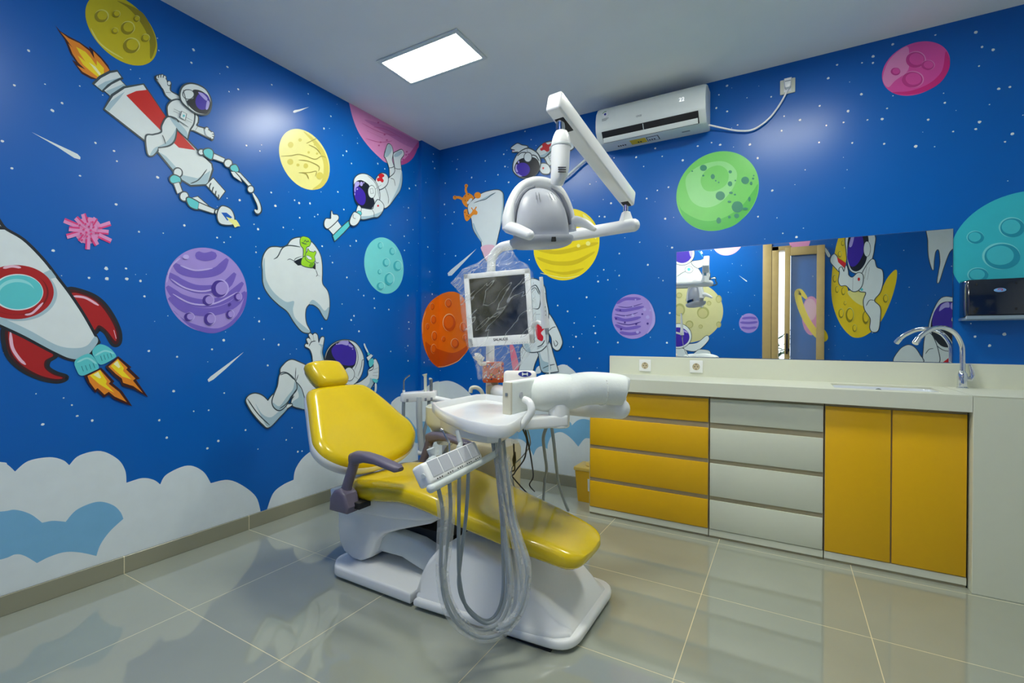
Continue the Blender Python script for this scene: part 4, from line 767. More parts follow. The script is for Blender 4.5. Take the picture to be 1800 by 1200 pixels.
  ('r','K',9,'-1320 919 -1167 917 -946 794 -984 626 -1166 619 -1326 654'),
  ('s','W',0,'-1320 919 -1167 917 -946 794 -984 626 -1166 619 -1326 654'),
  ('r','K',9,'-1513 902 -1490 954 -1444 979 -1389 963 -1314 924 -1262 853 -1235 771 -1248 658 -1326 654 -1326 654 -1437 695 -1425 788'),
  ('s','W',0,'-1513 902 -1490 954 -1444 979 -1389 963 -1314 924 -1262 853 -1235 771 -1248 658 -1326 654 -1326 654 -1437 695 -1425 788'),
  ('s','SH',0,'-1410 842 -1364 772 -1326 656 -1437 695 -1425 718 -1389 741 -1401 797'),
  ('l','K',6,'-1410 842 -1370 794 -1345 725 -1323 656'),
  ('l','K',5,'-1410 929 -1413 842 -1392 884'),
  ('r','K',9,'-1730 759 -1712 782 -1676 789 -1634 772 -1598 737 -1598 737 -1553 774 -1501 710 -1437 697 -1472 675 -1524 628 -1591 578 -1629 602 -1686 671 -1722 731'),
  ('s','W',0,'-1730 759 -1712 782 -1676 789 -1634 772 -1598 737 -1598 737 -1553 774 -1501 710 -1437 697 -1472 675 -1524 628 -1591 578 -1629 602 -1686 671 -1722 731'),
  ('s','SH',0,'-1676 731 -1634 664 -1580 636 -1524 665 -1472 675 -1524 628 -1591 578 -1629 628'),
  ('l','K',6,'-1725 766 -1660 668 -1585 588'),
  ('r','K',9,'-1519 892 -1473 896 -1419 848 -1407 792 -1449 747 -1484 692 -1524 673 -1558 696 -1569 734 -1553 779 -1533 825'),
  ('s','W',0,'-1519 892 -1473 896 -1419 848 -1407 792 -1449 747 -1484 692 -1524 673 -1558 696 -1569 734 -1553 779 -1533 825'),
  ('s','SH',0,'-1419 842 -1407 792 -1449 747 -1484 692 -1524 673 -1558 696 -1564 723 -1524 697 -1473 750 -1431 794'),
  ('l','K',6,'-1519 889 -1473 896 -1425 854'),
  ('l','K',6,'-1524 681 -1472 712 -1407 792'),
  ('l','K',5,'-1449 704 -1443 725 -1422 750'),
  ('l','K',5,'-1484 692 -1469 677'),
  ('r','K',9,'-1188 953 -1185 1005 -1154 1057 -1097 1091 -1023 1105 -947 1091 -892 1047 -855 977 -859 895 -891 828 -962 783 -1060 815 -1167 893'),
  ('s','W',0,'-1188 953 -1185 1005 -1154 1057 -1097 1091 -1023 1105 -947 1091 -892 1047 -855 977 -859 895 -891 828 -962 783 -1060 815 -1167 893'),
  ('l','K',5,'-993 1103 -923 1041 -907 960 -939 887'),
  ('l','K',5,'-851 958 -867 955 -875 908 -907 841'),
  ('l','K',5,'-938 843 -891 809'),
  ('s','DK',0,'-1186 941 -1181 1010 -1147 1059 -1090 1091 -1008 1103 -955 1073 -923 1016 -927 942 -954 906 -1030 864 -1111 908'),
  ('s','pur',0,'-1139 1039 -1104 1074 -1038 1097 -978 1085 -931 1029 -927 967 -947 927 -1008 924 -1075 945 -1125 991'),
  ('s','lav',0,'-1090 1074 -1060 1097 -1001 1100 -993 1085 -1005 1067 -1053 1076'),
  ('s','lav',0,'-989 1079 -955 1060 -962 1051 -993 1064'),
  ('s','lav',0,'-1092 1077 -1093 1074 -1095 1072 -1098 1072 -1101 1073 -1103 1074 -1104 1077 -1103 1079 -1101 1081 -1098 1081 -1095 1081 -1093 1079'),
  ('s','lav',0,'-952 1040 -952 1038 -954 1036 -957 1035 -960 1036 -962 1038 -962 1041 -962 1043 -960 1045 -957 1046 -954 1045 -952 1043'),
  ('r','K',6,'-942 859 -949 836 -966 820 -989 816 -1011 824 -1028 842 -1034 865 -1028 887 -1012 903 -989 908 -966 900 -949 883'),
  ('s','W',0,'-942 859 -949 836 -966 820 -989 816 -1011 824 -1028 842 -1034 865 -1028 887 -1012 903 -989 908 -966 900 -949 883'),
  ('l','W',14,'-851 1081 -839 1053 -810 1009'),
  ('s','teal',0,'-820 1004 -806 1012 -791 994 -806 985'),
  ('q','K',5,'-826 976 -785 1000 -766 987 -810 950'),
  ('p','W',0,'-826 976 -785 1000 -766 987 -810 950'),
  ('s','teal',0,'-805 950 -768 968 -755 935 -784 904 -801 911'),
  ('s','teal',0,'-771 813 -715 802 -724 780 -750 784'),
  ('l','W',20,'-737 778 -737 726 -758 682'),
 ]),
 ('left','painted_cloud','white cloud bank with a light blue patch along the baseboard',[
  ('s','WC',0,'-2866 655 -2866 655 -2719 618 -2698 602 -2677 570 -2677 570 -2638 604 -2574 606 -2531 585 -2509 557 -2509 557 -2474 593 -2400 597 -2336 546 -2307 486 -2302 426 -2302 426 -2238 432 -2190 411 -2162 381 -2162 381 -2132 425 -2036 447 -1961 398 -1921 324 -1921 324 -1831 319 -1746 264 -1666 175 -1637 75 -1637 75 -1637 -107 -1637 -107 -2351 -143 -2351 -143 -2867 -102 -2867 -102'),
  ('s','sky',0,'-2867 457 -2867 457 -2720 420 -2677 414 -2632 382 -2596 334 -2596 334 -2562 331 -2521 313 -2521 313 -2487 352 -2434 368 -2393 362 -2351 332 -2325 293 -2314 258 -2314 258 -2365 217 -2400 169 -2415 122 -2415 122 -2474 161 -2525 182 -2574 181 -2612 170 -2612 170 -2649 215 -2677 232 -2720 228 -2867 252 -2867 252'),
 ]),
 ('left','painted_cloud','white cloud bank rising behind the dental chair',[
  ('s','WC',0,'-1599 77 -1599 77 -1559 166 -1495 201 -1420 214 -1420 214 -1404 283 -1334 352 -1211 384 -1046 332 -891 259 -891 259 -782 408 -582 577 -551 614 -474 647 -347 643 -176 675 -176 675 -39 728 175 728 389 656 563 545 1363 44 1363 44 1375 -1270 1375 -1270 -1598 -282 -1598 -282'),
  ('s','sky',0,'-399 473 -343 440 -290 382 -263 345 -263 345 -237 396 -182 402 -114 377 -67 287 -67 287 -181 232 -268 230 -268 230 -311 263 -383 283 -463 284 -463 284 -464 423'),
  ('s','sky',0,'-549 232 -521 206 -472 203 -472 147 -511 162 -549 191'),
 ]),
 ('column','painted_cloud','white cloud bank rising behind the dental chair',[
  ('s','WC',0,'-1618 89 -1618 89 -1578 176 -1515 211 -1441 224 -1441 224 -1425 292 -1356 361 -1235 392 -1071 340 -918 268 -918 268 -810 416 -612 583 -582 619 -506 652 -380 648 -211 680 -211 680 -75 733 136 732 348 662 520 551 1312 56 1312 56 1323 -1244 1323 -1244 -1617 -267 -1617 -267'),
  ('s','sky',0,'-432 480 -376 448 -324 390 -297 354 -297 354 -271 404 -217 410 -150 385 -104 296 -104 296 -216 242 -302 240 -302 240 -344 273 -416 293 -495 293 -495 293 -495 431'),
  ('s','sky',0,'-580 242 -552 216 -504 213 -504 158 -542 173 -580 201'),
 ]),
 ('column','painted_planet','orange cratered planet wrapped around the room corner',[
  ('s','orn',0,'-233 1191 -228 1268 -190 1361 -120 1438 -16 1499 92 1539 182 1555 276 1551 373 1509 449 1426 528 1318 555 1205 490 1055 353 940 209 880 41 859 -34 871 -137 948 -208 1061'),
  ('s','orn_d',0,'-188 1087 -118 1060 18 1018 209 987 389 1034 503 1100 353 940 209 880 41 859 -34 871 -137 948'),
  ('l','orn_l',6,'-223 1158 -219 1269 -180 1355'),
  ('l','orn_l',6,'-13 867 96 868 280 906 389 968'),
  ('s','orn_l',0,'-68 1401 -72 1385 -84 1373 -99 1368 -114 1371 -125 1382 -129 1397 -125 1413 -114 1426 -99 1431 -84 1428 -73 1417'),
  ('s','orn_d',0,'-68 1400 -72 1384 -83 1373 -97 1368 -111 1371 -122 1382 -126 1396 -122 1411 -112 1423 -97 1428 -83 1425 -72 1414'),
  ('s','orn_m',0,'-79 1402 -82 1390 -90 1382 -101 1378 -111 1380 -119 1388 -122 1399 -120 1411 -112 1420 -101 1423 -90 1421 -82 1413'),
  ('s','orn_l',0,'-43 1287 -48 1267 -61 1252 -80 1247 -99 1251 -112 1265 -117 1284 -112 1304 -99 1318 -80 1324 -62 1320 -48 1306'),
  ('s','orn_d',0,'-43 1285 -47 1266 -60 1252 -78 1247 -95 1251 -108 1264 -113 1282 -108 1301 -96 1315 -78 1320 -61 1316 -47 1303'),
  ('s','orn_m',0,'-55 1288 -59 1274 -69 1263 -82 1259 -95 1263 -105 1272 -109 1286 -105 1300 -96 1311 -82 1315 -69 1312 -59 1302'),
  ('s','orn_l',0,'-137 1223 -140 1209 -150 1199 -162 1195 -175 1198 -184 1208 -188 1222 -184 1236 -175 1246 -163 1251 -150 1247 -140 1237'),
  ('s','orn_d',0,'-137 1222 -140 1209 -149 1199 -161 1195 -173 1199 -182 1208 -185 1221 -182 1234 -173 1244 -161 1248 -149 1245 -140 1235'),
  ('s','orn_m',0,'-146 1225 -148 1214 -155 1207 -164 1204 -173 1207 -180 1214 -182 1224 -180 1234 -173 1241 -164 1244 -155 1242 -148 1234'),
  ('s','orn_l',0,'-31 1143 -36 1121 -50 1105 -69 1100 -87 1105 -101 1121 -106 1142 -101 1163 -88 1179 -69 1185 -50 1179 -36 1164'),
  ('s','orn_d',0,'-31 1141 -36 1120 -49 1105 -67 1100 -84 1105 -97 1120 -102 1140 -97 1160 -85 1175 -67 1180 -49 1175 -36 1161'),
  ('s','orn_m',0,'-44 1144 -48 1129 -58 1118 -71 1114 -84 1118 -94 1129 -98 1144 -94 1159 -85 1170 -71 1175 -58 1171 -48 1160'),
  ('s','orn_l',0,'-41 1028 -46 1007 -60 991 -78 986 -97 992 -111 1008 -116 1029 -111 1050 -97 1066 -79 1071 -60 1065 -46 1050'),
  ('s','orn_d',0,'-41 1026 -46 1006 -59 992 -76 987 -94 992 -107 1007 -112 1027 -107 1047 -94 1061 -77 1067 -59 1061 -46 1046'),
  ('s','orn_m',0,'-54 1030 -58 1015 -67 1004 -81 1000 -94 1005 -104 1016 -107 1031 -104 1046 -94 1057 -81 1061 -68 1057 -58 1046'),
  ('s','orn_l',0,'189 1448 182 1427 163 1411 138 1404 113 1408 95 1422 88 1442 95 1462 113 1478 138 1486 163 1482 182 1468'),
  ('s','orn_d',0,'189 1446 182 1427 165 1411 141 1405 117 1409 100 1421 94 1440 100 1460 117 1475 140 1482 164 1478 182 1465'),
  ('s','orn_m',0,'171 1449 166 1434 153 1423 135 1418 117 1420 104 1430 99 1444 104 1459 117 1471 135 1476 153 1473 166 1463'),
  ('s','orn_l',0,'248 1271 235 1229 199 1198 150 1187 103 1197 68 1225 55 1265 68 1305 102 1336 149 1350 198 1341 234 1312'),
  ('s','orn_d',0,'248 1267 236 1228 202 1199 156 1187 111 1197 78 1224 66 1262 78 1300 110 1329 155 1341 201 1333 235 1306'),
  ('s','orn_m',0,'214 1274 205 1244 179 1222 145 1213 111 1220 86 1241 76 1269 85 1299 110 1321 144 1330 179 1324 205 1303'),
  ('s','orn_l',0,'99 1115 95 1103 85 1093 71 1090 57 1093 47 1103 43 1115 47 1127 57 1136 71 1140 85 1137 95 1127'),
  ('s','orn_d',0,'99 1114 95 1102 86 1093 72 1090 59 1094 50 1102 46 1114 50 1125 59 1134 72 1137 85 1134 95 1126'),
  ('s','orn_m',0,'89 1116 87 1107 79 1101 69 1098 59 1101 52 1107 49 1116 52 1125 59 1131 69 1134 79 1132 87 1125'),
  ('s','orn_l',0,'303 1077 295 1054 271 1037 240 1032 209 1038 187 1055 178 1077 186 1100 209 1116 240 1122 271 1116 294 1100'),
  ('s','orn_d',0,'303 1075 295 1053 273 1038 244 1032 214 1038 193 1054 185 1075 193 1096 214 1112 243 1118 273 1112 295 1096'),
  ('s','orn_m',0,'281 1079 275 1063 259 1051 236 1047 214 1051 198 1063 192 1079 198 1096 214 1107 236 1112 259 1107 275 1095'),
  ('s','orn_l',0,'425 1235 418 1211 399 1194 373 1187 346 1193 327 1209 320 1232 327 1255 346 1273 372 1280 398 1274 418 1258'),
  ('s','orn_d',0,'425 1232 419 1210 400 1194 376 1187 351 1193 333 1209 326 1230 333 1252 350 1268 375 1275 400 1270 418 1254'),
  ('s','orn_m',0,'407 1236 402 1220 388 1207 370 1202 351 1206 337 1218 332 1235 337 1251 350 1264 369 1269 388 1265 402 1253'),
  ('s','orn_l',0,'445 1131 440 1115 425 1104 405 1099 385 1104 371 1115 365 1130 370 1146 385 1157 405 1162 425 1158 440 1146'),
  ('s','orn_d',0,'445 1129 440 1115 426 1104 407 1100 389 1104 375 1114 370 1129 375 1144 388 1154 407 1159 426 1155 440 1144'),
  ('s','orn_m',0,'431 1132 428 1121 417 1113 403 1110 388 1113 378 1121 374 1132 378 1143 388 1151 402 1154 417 1152 427 1143'),
 ]),
 ('back','painted_planet','orange cratered planet wrapped around the room corner',[
  ('s','orn',0,'-172 1196 -168 1279 -132 1376 -70 1449 17 1501 102 1527 169 1532 235 1518 301 1469 349 1389 397 1290 413 1193 374 1063 287 957 189 895 63 862 2 868 -86 941 -149 1057'),
  ('s','orn_d',0,'-131 1085 -68 1058 45 1019 188 994 311 1043 382 1102 287 957 189 895 63 862 2 868 -86 941'),
  ('l','orn_l',6,'-162 1161 -159 1279 -123 1369'),
  ('l','orn_l',6,'20 866 105 875 238 922 311 984'),
  ('s','orn_l',0,'-26 1407 -30 1391 -39 1379 -52 1375 -65 1380 -75 1392 -78 1409 -75 1425 -65 1437 -52 1441 -39 1436 -30 1424'),
  ('s','orn_d',0,'-26 1406 -29 1390 -38 1379 -51 1376 -63 1380 -72 1392 -75 1407 -72 1422 -63 1433 -51 1437 -39 1433 -30 1421'),
  ('s','orn_m',0,'-35 1409 -37 1397 -44 1389 -54 1386 -63 1390 -70 1398 -72 1410 -70 1422 -63 1430 -54 1433 -44 1430 -38 1421'),
  ('s','orn_l',0,'-5 1289 -9 1269 -20 1255 -36 1250 -52 1255 -63 1270 -68 1290 -64 1310 -52 1324 -36 1329 -21 1324 -9 1309'),
  ('s','orn_d',0,'-5 1287 -9 1268 -19 1255 -34 1250 -49 1255 -60 1269 -64 1288 -60 1307 -49 1321 -35 1325 -20 1320 -9 1306'),
  ('s','orn_m',0,'-15 1291 -18 1277 -27 1267 -38 1263 -49 1267 -58 1277 -61 1292 -58 1306 -49 1316 -38 1320 -27 1316 -18 1305'),
  ('s','orn_l',0,'-85 1228 -88 1213 -96 1203 -108 1199 -119 1203 -127 1214 -130 1228 -127 1243 -119 1254 -108 1257 -96 1253 -88 1243'),
  ('s','orn_d',0,'-85 1227 -88 1213 -96 1203 -106 1199 -117 1203 -125 1213 -128 1227 -125 1241 -117 1251 -107 1254 -96 1251 -88 1240'),
  ('s','orn_m',0,'-93 1229 -95 1219 -101 1211 -109 1209 -117 1212 -123 1219 -125 1230 -123 1240 -117 1248 -109 1251 -101 1248 -95 1240'),
  ('s','orn_l',0,'5 1143 0 1121 -11 1105 -27 1099 -42 1105 -54 1121 -58 1143 -54 1165 -43 1180 -27 1186 -11 1180 0 1164'),
  ('s','orn_d',0,'5 1141 1 1120 -10 1105 -25 1100 -40 1105 -51 1120 -55 1141 -51 1161 -40 1176 -25 1182 -10 1176 1 1161'),
  ('s','orn_m',0,'-6 1145 -9 1129 -17 1118 -28 1114 -40 1118 -48 1129 -51 1145 -48 1160 -40 1172 -29 1176 -17 1172 -9 1160'),
  ('s','orn_l',0,'-4 1027 -8 1005 -19 989 -35 983 -51 989 -62 1004 -67 1026 -62 1048 -51 1064 -35 1070 -19 1064 -8 1049'),
  ('s','orn_d',0,'-4 1025 -7 1004 -18 989 -33 983 -48 989 -59 1004 -63 1024 -59 1045 -48 1060 -33 1066 -19 1060 -8 1045'),
  ('s','orn_m',0,'-14 1029 -17 1013 -25 1002 -37 997 -48 1001 -56 1013 -59 1028 -56 1044 -48 1055 -37 1060 -26 1056 -17 1044'),
  ('s','orn_l',0,'174 1431 169 1411 155 1398 137 1393 118 1399 104 1413 99 1433 104 1453 118 1466 136 1471 155 1465 169 1450'),
  ('s','orn_d',0,'174 1429 169 1411 156 1398 139 1393 121 1399 108 1413 103 1431 108 1450 121 1463 139 1467 156 1461 169 1447'),
  ('s','orn_m',0,'161 1433 158 1419 148 1409 135 1406 121 1410 111 1421 108 1435 111 1449 121 1459 134 1462 148 1458 158 1447'),
  ('s','orn_l',0,'216 1261 207 1222 181 1194 146 1184 110 1194 84 1223 74 1263 83 1302 110 1330 145 1340 181 1328 206 1299'),
  ('s','orn_d',0,'216 1257 207 1221 183 1194 150 1184 116 1194 91 1222 82 1259 91 1296 116 1322 149 1331 183 1321 207 1294'),
  ('s','orn_m',0,'192 1265 186 1237 167 1217 142 1209 116 1217 97 1238 90 1266 97 1294 116 1314 141 1321 167 1313 185 1293'),
  ('s','orn_l',0,'107 1115 105 1103 97 1094 86 1091 75 1094 67 1103 64 1115 67 1127 75 1136 86 1139 97 1136 104 1127'),
  ('s','orn_d',0,'107 1114 105 1102 97 1094 87 1091 77 1094 69 1102 67 1114 69 1125 77 1134 87 1137 97 1134 105 1125'),
  ('s','orn_m',0,'100 1116 98 1107 92 1101 85 1099 77 1101 71 1107 69 1116 71 1125 77 1131 85 1134 92 1131 98 1125'),
  ('s','orn_l',0,'254 1080 248 1059 232 1043 210 1038 189 1043 172 1058 166 1079 172 1101 188 1116 210 1122 232 1116 248 1101'),
  ('s','orn_d',0,'254 1078 248 1058 233 1044 213 1038 192 1043 177 1058 171 1077 177 1098 192 1112 213 1118 233 1112 248 1098'),
  ('s','orn_m',0,'239 1082 235 1067 224 1056 208 1051 192 1055 181 1066 176 1082 180 1097 192 1108 208 1112 223 1108 235 1097'),
  ('s','orn_l',0,'334 1221 329 1201 317 1185 300 1180 283 1186 270 1201 265 1222 270 1243 282 1258 300 1263 317 1258 329 1242'),
  ('s','orn_d',0,'334 1219 330 1200 318 1186 302 1180 286 1186 274 1200 269 1220 274 1240 285 1254 302 1259 318 1254 329 1239'),
  ('s','orn_m',0,'322 1223 319 1209 310 1198 298 1194 286 1198 277 1209 273 1224 276 1239 285 1250 298 1254 310 1249 319 1238'),
  ('s','orn_l',0,'346 1129 343 1115 334 1105 321 1101 308 1105 299 1115 295 1129 299 1143 308 1153 321 1157 333 1153 343 1143'),
  ('s','orn_d',0,'346 1128 343 1115 334 1105 322 1102 310 1105 301 1115 298 1128 301 1141 310 1151 322 1154 334 1151 343 1141'),
  ('s','orn_m',0,'338 1131 335 1121 329 1113 319 1111 310 1113 304 1120 301 1130 303 1140 310 1148 319 1150 328 1148 335 1140'),
 ]),
 ('back','painted_tooth','tall white tooth clutched by a small orange alien',[
  ('r','K',9,'379 2144 347 2207 343 2260 378 2294 479 2343 571 2355 645 2349 686 2322 697 2280 696 2180 683 2094 654 1998 622 1882 589 1771 536 1775 497 1842 478 1946 435 1996 395 2065'),
  ('s','W',0,'379 2144 347 2207 343 2260 378 2294 479 2343 571 2355 645 2349 686 2322 697 2280 696 2180 683 2094 654 1998 622 1882 589 1771 536 1775 497 1842 478 1946 435 1996 395 2065'),
  ('s','pinkw',0,'478 1895 550 1907 618 1882 589 1771 536 1775 497 1842'),
  ('s','SH',0,'391 2085 403 2103 435 2034 489 1945 478 1940 435 1996'),
  ('s','SH',0,'686 2322 697 2280 696 2180 683 2094 662 2028 679 2145 686 2237'),
  ('s','SH',0,'457 2289 526 2311 616 2332 586 2312 510 2288'),
  ('l','K',6,'402 2276 457 2286 526 2292 578 2319 623 2331'),
  ('l','orn2',22,'330 2369 318 2400 324 2432'),
  ('l','orn2',22,'290 2323 250 2345 209 2352'),
  ('s','orn2',0,'341 2433 339 2425 332 2420 324 2420 315 2423 308 2430 306 2438 308 2446 315 2450 324 2451 332 2447 339 2441'),
  ('s','orn2',0,'223 2349 220 2340 213 2334 202 2333 192 2337 184 2345 182 2355 184 2364 192 2369 202 2370 212 2366 220 2359'),
  ('s','orn2',0,'278 2321 298 2351 338 2371 378 2352 406 2322 386 2306 343 2286 335 2248 295 2279'),
  ('s','W',0,'331 2291 370 2321 386 2306 347 2275'),
  ('s','orn2',0,'476 2331 472 2318 460 2310 443 2309 425 2315 413 2327 408 2341 413 2354 425 2362 442 2363 459 2357 472 2345'),
  ('s','orn2',0,'299 2220 323 2236 335 2228 347 2187 371 2191 391 2214 375 2236 383 2241 402 2219 426 2242 434 2234 422 2217 442 2195 434 2173 395 2175 339 2130 311 2153'),
  ('s','orn_k',0,'320 2348 319 2345 317 2344 314 2343 312 2344 310 2347 309 2349 310 2352 312 2353 314 2354 317 2353 319 2350'),
  ('s','orn_k',0,'352 2357 351 2355 349 2353 346 2353 344 2354 342 2356 341 2359 341 2361 344 2363 346 2363 349 2362 351 2360'),
  ('s','orn_k',0,'320 2308 319 2306 317 2304 315 2304 312 2305 310 2307 309 2310 310 2313 312 2314 315 2315 317 2313 319 2311'),
  ('s','orn_k',0,'348 2304 347 2302 345 2300 343 2300 340 2301 338 2303 337 2306 338 2309 340 2310 343 2310 345 2309 347 2307'),
  ('s','orn_k',0,'317 2208 316 2205 314 2204 311 2203 308 2204 306 2206 305 2209 306 2212 308 2213 311 2214 314 2213 316 2210'),
  ('s','orn_k',0,'341 2175 340 2173 338 2171 335 2171 332 2172 330 2174 330 2177 330 2179 332 2181 335 2181 338 2180 340 2178'),
  ('s','orn_k',0,'358 2166 358 2164 356 2162 353 2162 350 2163 348 2165 347 2168 348 2170 350 2172 353 2172 356 2171 358 2169'),
  ('s','orn_k',0,'329 2432 328 2430 326 2428 324 2428 321 2429 319 2431 318 2434 319 2437 321 2438 324 2439 326 2437 328 2435'),
  ('s','orn_k',0,'210 2359 210 2356 208 2354 205 2354 202 2355 200 2358 199 2360 200 2363 202 2364 205 2365 207 2364 210 2361'),
 ]),
 ('back','painted_comet','white comet left of the monitor',[
  ('p','W',0,'124 1697 162 1725 230 1765 433 1885 279 1761 169 1674 131 1672'),
 ]),
 ('back','painted_astronaut','white astronaut flying behind the operating light with a red cross on the pack',[
  ('r','K',12,'1262 2601 1280 2692 1308 2768 1308 2789 1335 2796 1358 2773 1349 2750 1368 2735 1377 2710 1354 2676 1336 2620 1318 2568'),
  ('s','W',0,'1262 2601 1280 2692 1308 2768 1308 2789 1335 2796 1358 2773 1349 2750 1368 2735 1377 2710 1354 2676 1336 2620 1318 2568'),
  ('l','K',9,'1310 2765 1336 2748 1349 2750'),
  ('l','K',9,'1345 2695 1359 2696'),
  ('r','K',12,'1002 2595 1059 2642 1143 2647 1276 2620 1318 2568 1267 2544 1206 2516 1158 2481 1124 2470 1110 2468 1070 2538 1030 2545'),
  ('s','W',0,'1002 2595 1059 2642 1143 2647 1276 2620 1318 2568 1267 2544 1206 2516 1158 2481 1124 2470 1110 2468 1070 2538 1030 2545'),
  ('s','SH',0,'1030 2541 1070 2538 1109 2561 1143 2581 1128 2601 1080 2567 1020 2556'),
  ('l','K',9,'1030 2545 1070 2535 1109 2557 1138 2580'),
  ('l','K',8,'1099 2554 1129 2487'),
  ('l','K',7,'1104 2547 1134 2563'),
  ('l','K',7,'1110 2531 1138 2545'),
  ('l','K',7,'1116 2516 1143 2528'),
  ('l','K',7,'1122 2501 1148 2510'),
  ('s','redl',0,'1035 2611 1055 2621 1054 2643 1079 2649 1104 2631 1136 2635 1133 2618 1116 2608 1114 2582 1094 2577 1070 2595 1045 2594'),
  ('r','K',10,'1035 2486 1070 2489 1105 2469 1124 2430 1110 2406 1061 2415 1036 2446'),
  ('s','W',0,'1035 2486 1070 2489 1105 2469 1124 2430 1110 2406 1061 2415 1036 2446'),
  ('s','redl',0,'1071 2453 1070 2449 1067 2446 1063 2446 1059 2447 1056 2451 1055 2456 1056 2460 1059 2463 1063 2463 1067 2461 1070 2458'),
  ('r','K',10,'771 2666 803 2685 834 2692 871 2671 923 2649 908 2609 856 2610 837 2627 782 2636 808 2647'),
  ('s','W',0,'771 2666 803 2685 834 2692 871 2671 923 2649 908 2609 856 2610 837 2627 782 2636 808 2647'),
  ('s','pinkw',0,'803 2641 801 2639 798 2638 792 2639 787 2640 783 2643 782 2645 783 2647 787 2648 792 2647 798 2646 801 2643'),
  ('r','K',12,'793 2502 803 2560 845 2612 923 2633 995 2592 1030 2541 1035 2486 1011 2432 965 2400 911 2400 846 2429 804 2468'),
  ('s','W',0,'793 2502 803 2560 845 2612 923 2633 995 2592 1030 2541 1035 2486 1011 2432 965 2400 911 2400 846 2429 804 2468'),
  ('s','DK',0,'804 2510 835 2554 892 2567 970 2557 1015 2526 1033 2473 1011 2428 965 2402 909 2402 846 2431 812 2471'),
  ('s','pur',0,'947 2464 938 2438 914 2422 880 2421 846 2434 821 2458 812 2487 821 2513 846 2529 880 2530 913 2517 938 2492'),
  ('s','lav',0,'817 2521 830 2526 825 2497 838 2467 825 2464 812 2490'),
  ('s','lav',0,'833 2454 857 2436 878 2423 857 2425 836 2442'),
  ('s','lav',0,'851 2540 850 2535 847 2532 843 2531 839 2534 836 2538 835 2543 836 2548 839 2551 843 2552 847 2549 850 2545'),
  ('l','K',8,'830 2592 871 2612 918 2603'),
  ('l','K',8,'959 2577 1000 2560 1030 2514'),
  ('l','K',8,'923 2647 921 2602'),
  ('r','K',8,'961 2558 957 2541 945 2531 929 2529 912 2537 900 2552 896 2570 900 2587 912 2598 928 2600 945 2592 957 2577'),
  ('s','W',0,'961 2558 957 2541 945 2531 929 2529 912 2537 900 2552 896 2570 900 2587 912 2598 928 2600 945 2592 957 2577'),
 ]),
 ('back','painted_planet','bright yellow planet with soft stripes behind the operating light',[
  ('e','ylw',0,'1251 1840 273 272'),
  ('s','ylw_d',0,'1019 1764 1162 1721 1328 1716 1481 1767 1454 1736 1328 1682 1162 1690 1039 1735'),
  ('s','ylw_d',0,'1079 1665 1234 1632 1401 1651 1337 1617 1235 1611 1129 1640'),
  ('s','ylw_d',0,'999 1851 1186 1802 1472 1835 1489 1813 1210 1770 1009 1818'),
  ('s','ylw_l',0,'1394 2056 1480 1965 1498 1858 1462 1904 1417 1985'),
  ('l','ylw_l',6,'1040 1637 1235 1589 1374 1597'),
  ('s','ylw_l',0,'1454 1829 1451 1821 1445 1815 1436 1814 1427 1817 1420 1823 1418 1832 1420 1840 1427 1846 1436 1847 1445 1844 1451 1837'),
  ('s','ylw_l',0,'1373 1820 1371 1813 1366 1809 1359 1808 1352 1810 1347 1816 1345 1822 1347 1828 1352 1833 1359 1834 1366 1831 1371 1826'),
 ]),
 ('back','painted_astronaut','white standing astronaut with a red heart patch half hidden by the monitor',[
  ('r','K',9,'881 1053 1026 1032 993 919 960 846 856 842 869 931'),
  ('s','W',0,'881 1053 1026 1032 993 919 960 846 856 842 869 931'),
  ('r','K',9,'1026 1032 1113 1100 1158 990 1199 871 1199 871 1065 865 1035 988'),
  ('s','W',0,'1026 1032 1113 1100 1158 990 1199 871 1199 871 1065 865 1035 988'),
  ('s','SH',0,'1035 1017 1068 951 1126 930 1134 879 1065 865 1035 965'),
  ('l','K',6,'1065 888 1118 912 1170 924'),
  ('r','K',9,'1112 1314 1181 1218 1229 1108 1218 1057 1198 1035 1174 1038 1150 1064 1141 1130 1112 1189'),
  ('s','W',0,'1112 1314 1181 1218 1229 1108 1218 1057 1198 1035 1174 1038 1150 1064 1141 1130 1112 1189'),
  ('l','K',6,'1116 1181 1149 1207 1179 1214'),
  ('l','K',6,'1157 1108 1174 1064 1194 1086 1174 1111'),
  ('r','K',9,'835 1589 939 1594 998 1591 1049 1562 1082 1515 1091 1433 1112 1322 1108 1204 1117 1115 1092 1063 1026 1021 916 1031 872 1160'),
  ('s','W',0,'835 1589 939 1594 998 1591 1049 1562 1082 1515 1091 1433 1112 1322 1108 1204 1117 1115 1092 1063 1026 1021 916 1031 872 1160'),
  ('l','K',9,'956 1525 1003 1542 1041 1473 1045 1420 1029 1360 983 1359'),
  ('l','K',7,'961 1506 999 1523 1032 1469'),
  ('l','K',6,'1000 1313 1042 1314'),
  ('l','K',8,'1018 1056 1059 1074 1084 1111'),
  ('l','K',7,'1018 1041 1076 1066'),
  ('l','K',6,'1074 1486 1089 1470'),
  ('l','K',6,'965 1438 981 1415'),
  ('s','redl',0,'1004 1227 1038 1249 1050 1219 1084 1204 1051 1167 1071 1137 1063 1104 1034 1111 1013 1137'),
  ('s','SH',0,'881 1160 916 1031 959 1024 924 1114 898 1205'),
 ]),
 ('back','painted_toothbrush','pink toothbrush handle below the monitor',[
  ('s','pinkb',0,'763 1061 806 1049 856 866 800 851'),
 ]),
 ('back','painted_cloud','white clouds with light blue patches along the back baseboard',[
  ('s','WC',0,'-45 713 -45 713 135 747 284 705 392 628 392 628 622 600 892 642 1044 809 1215 921 1309 894 1387 811 1447 721 1447 721 1600 730 1767 619 1767 619 1774 -514 1774 -514 -40 -449 -40 -449'),
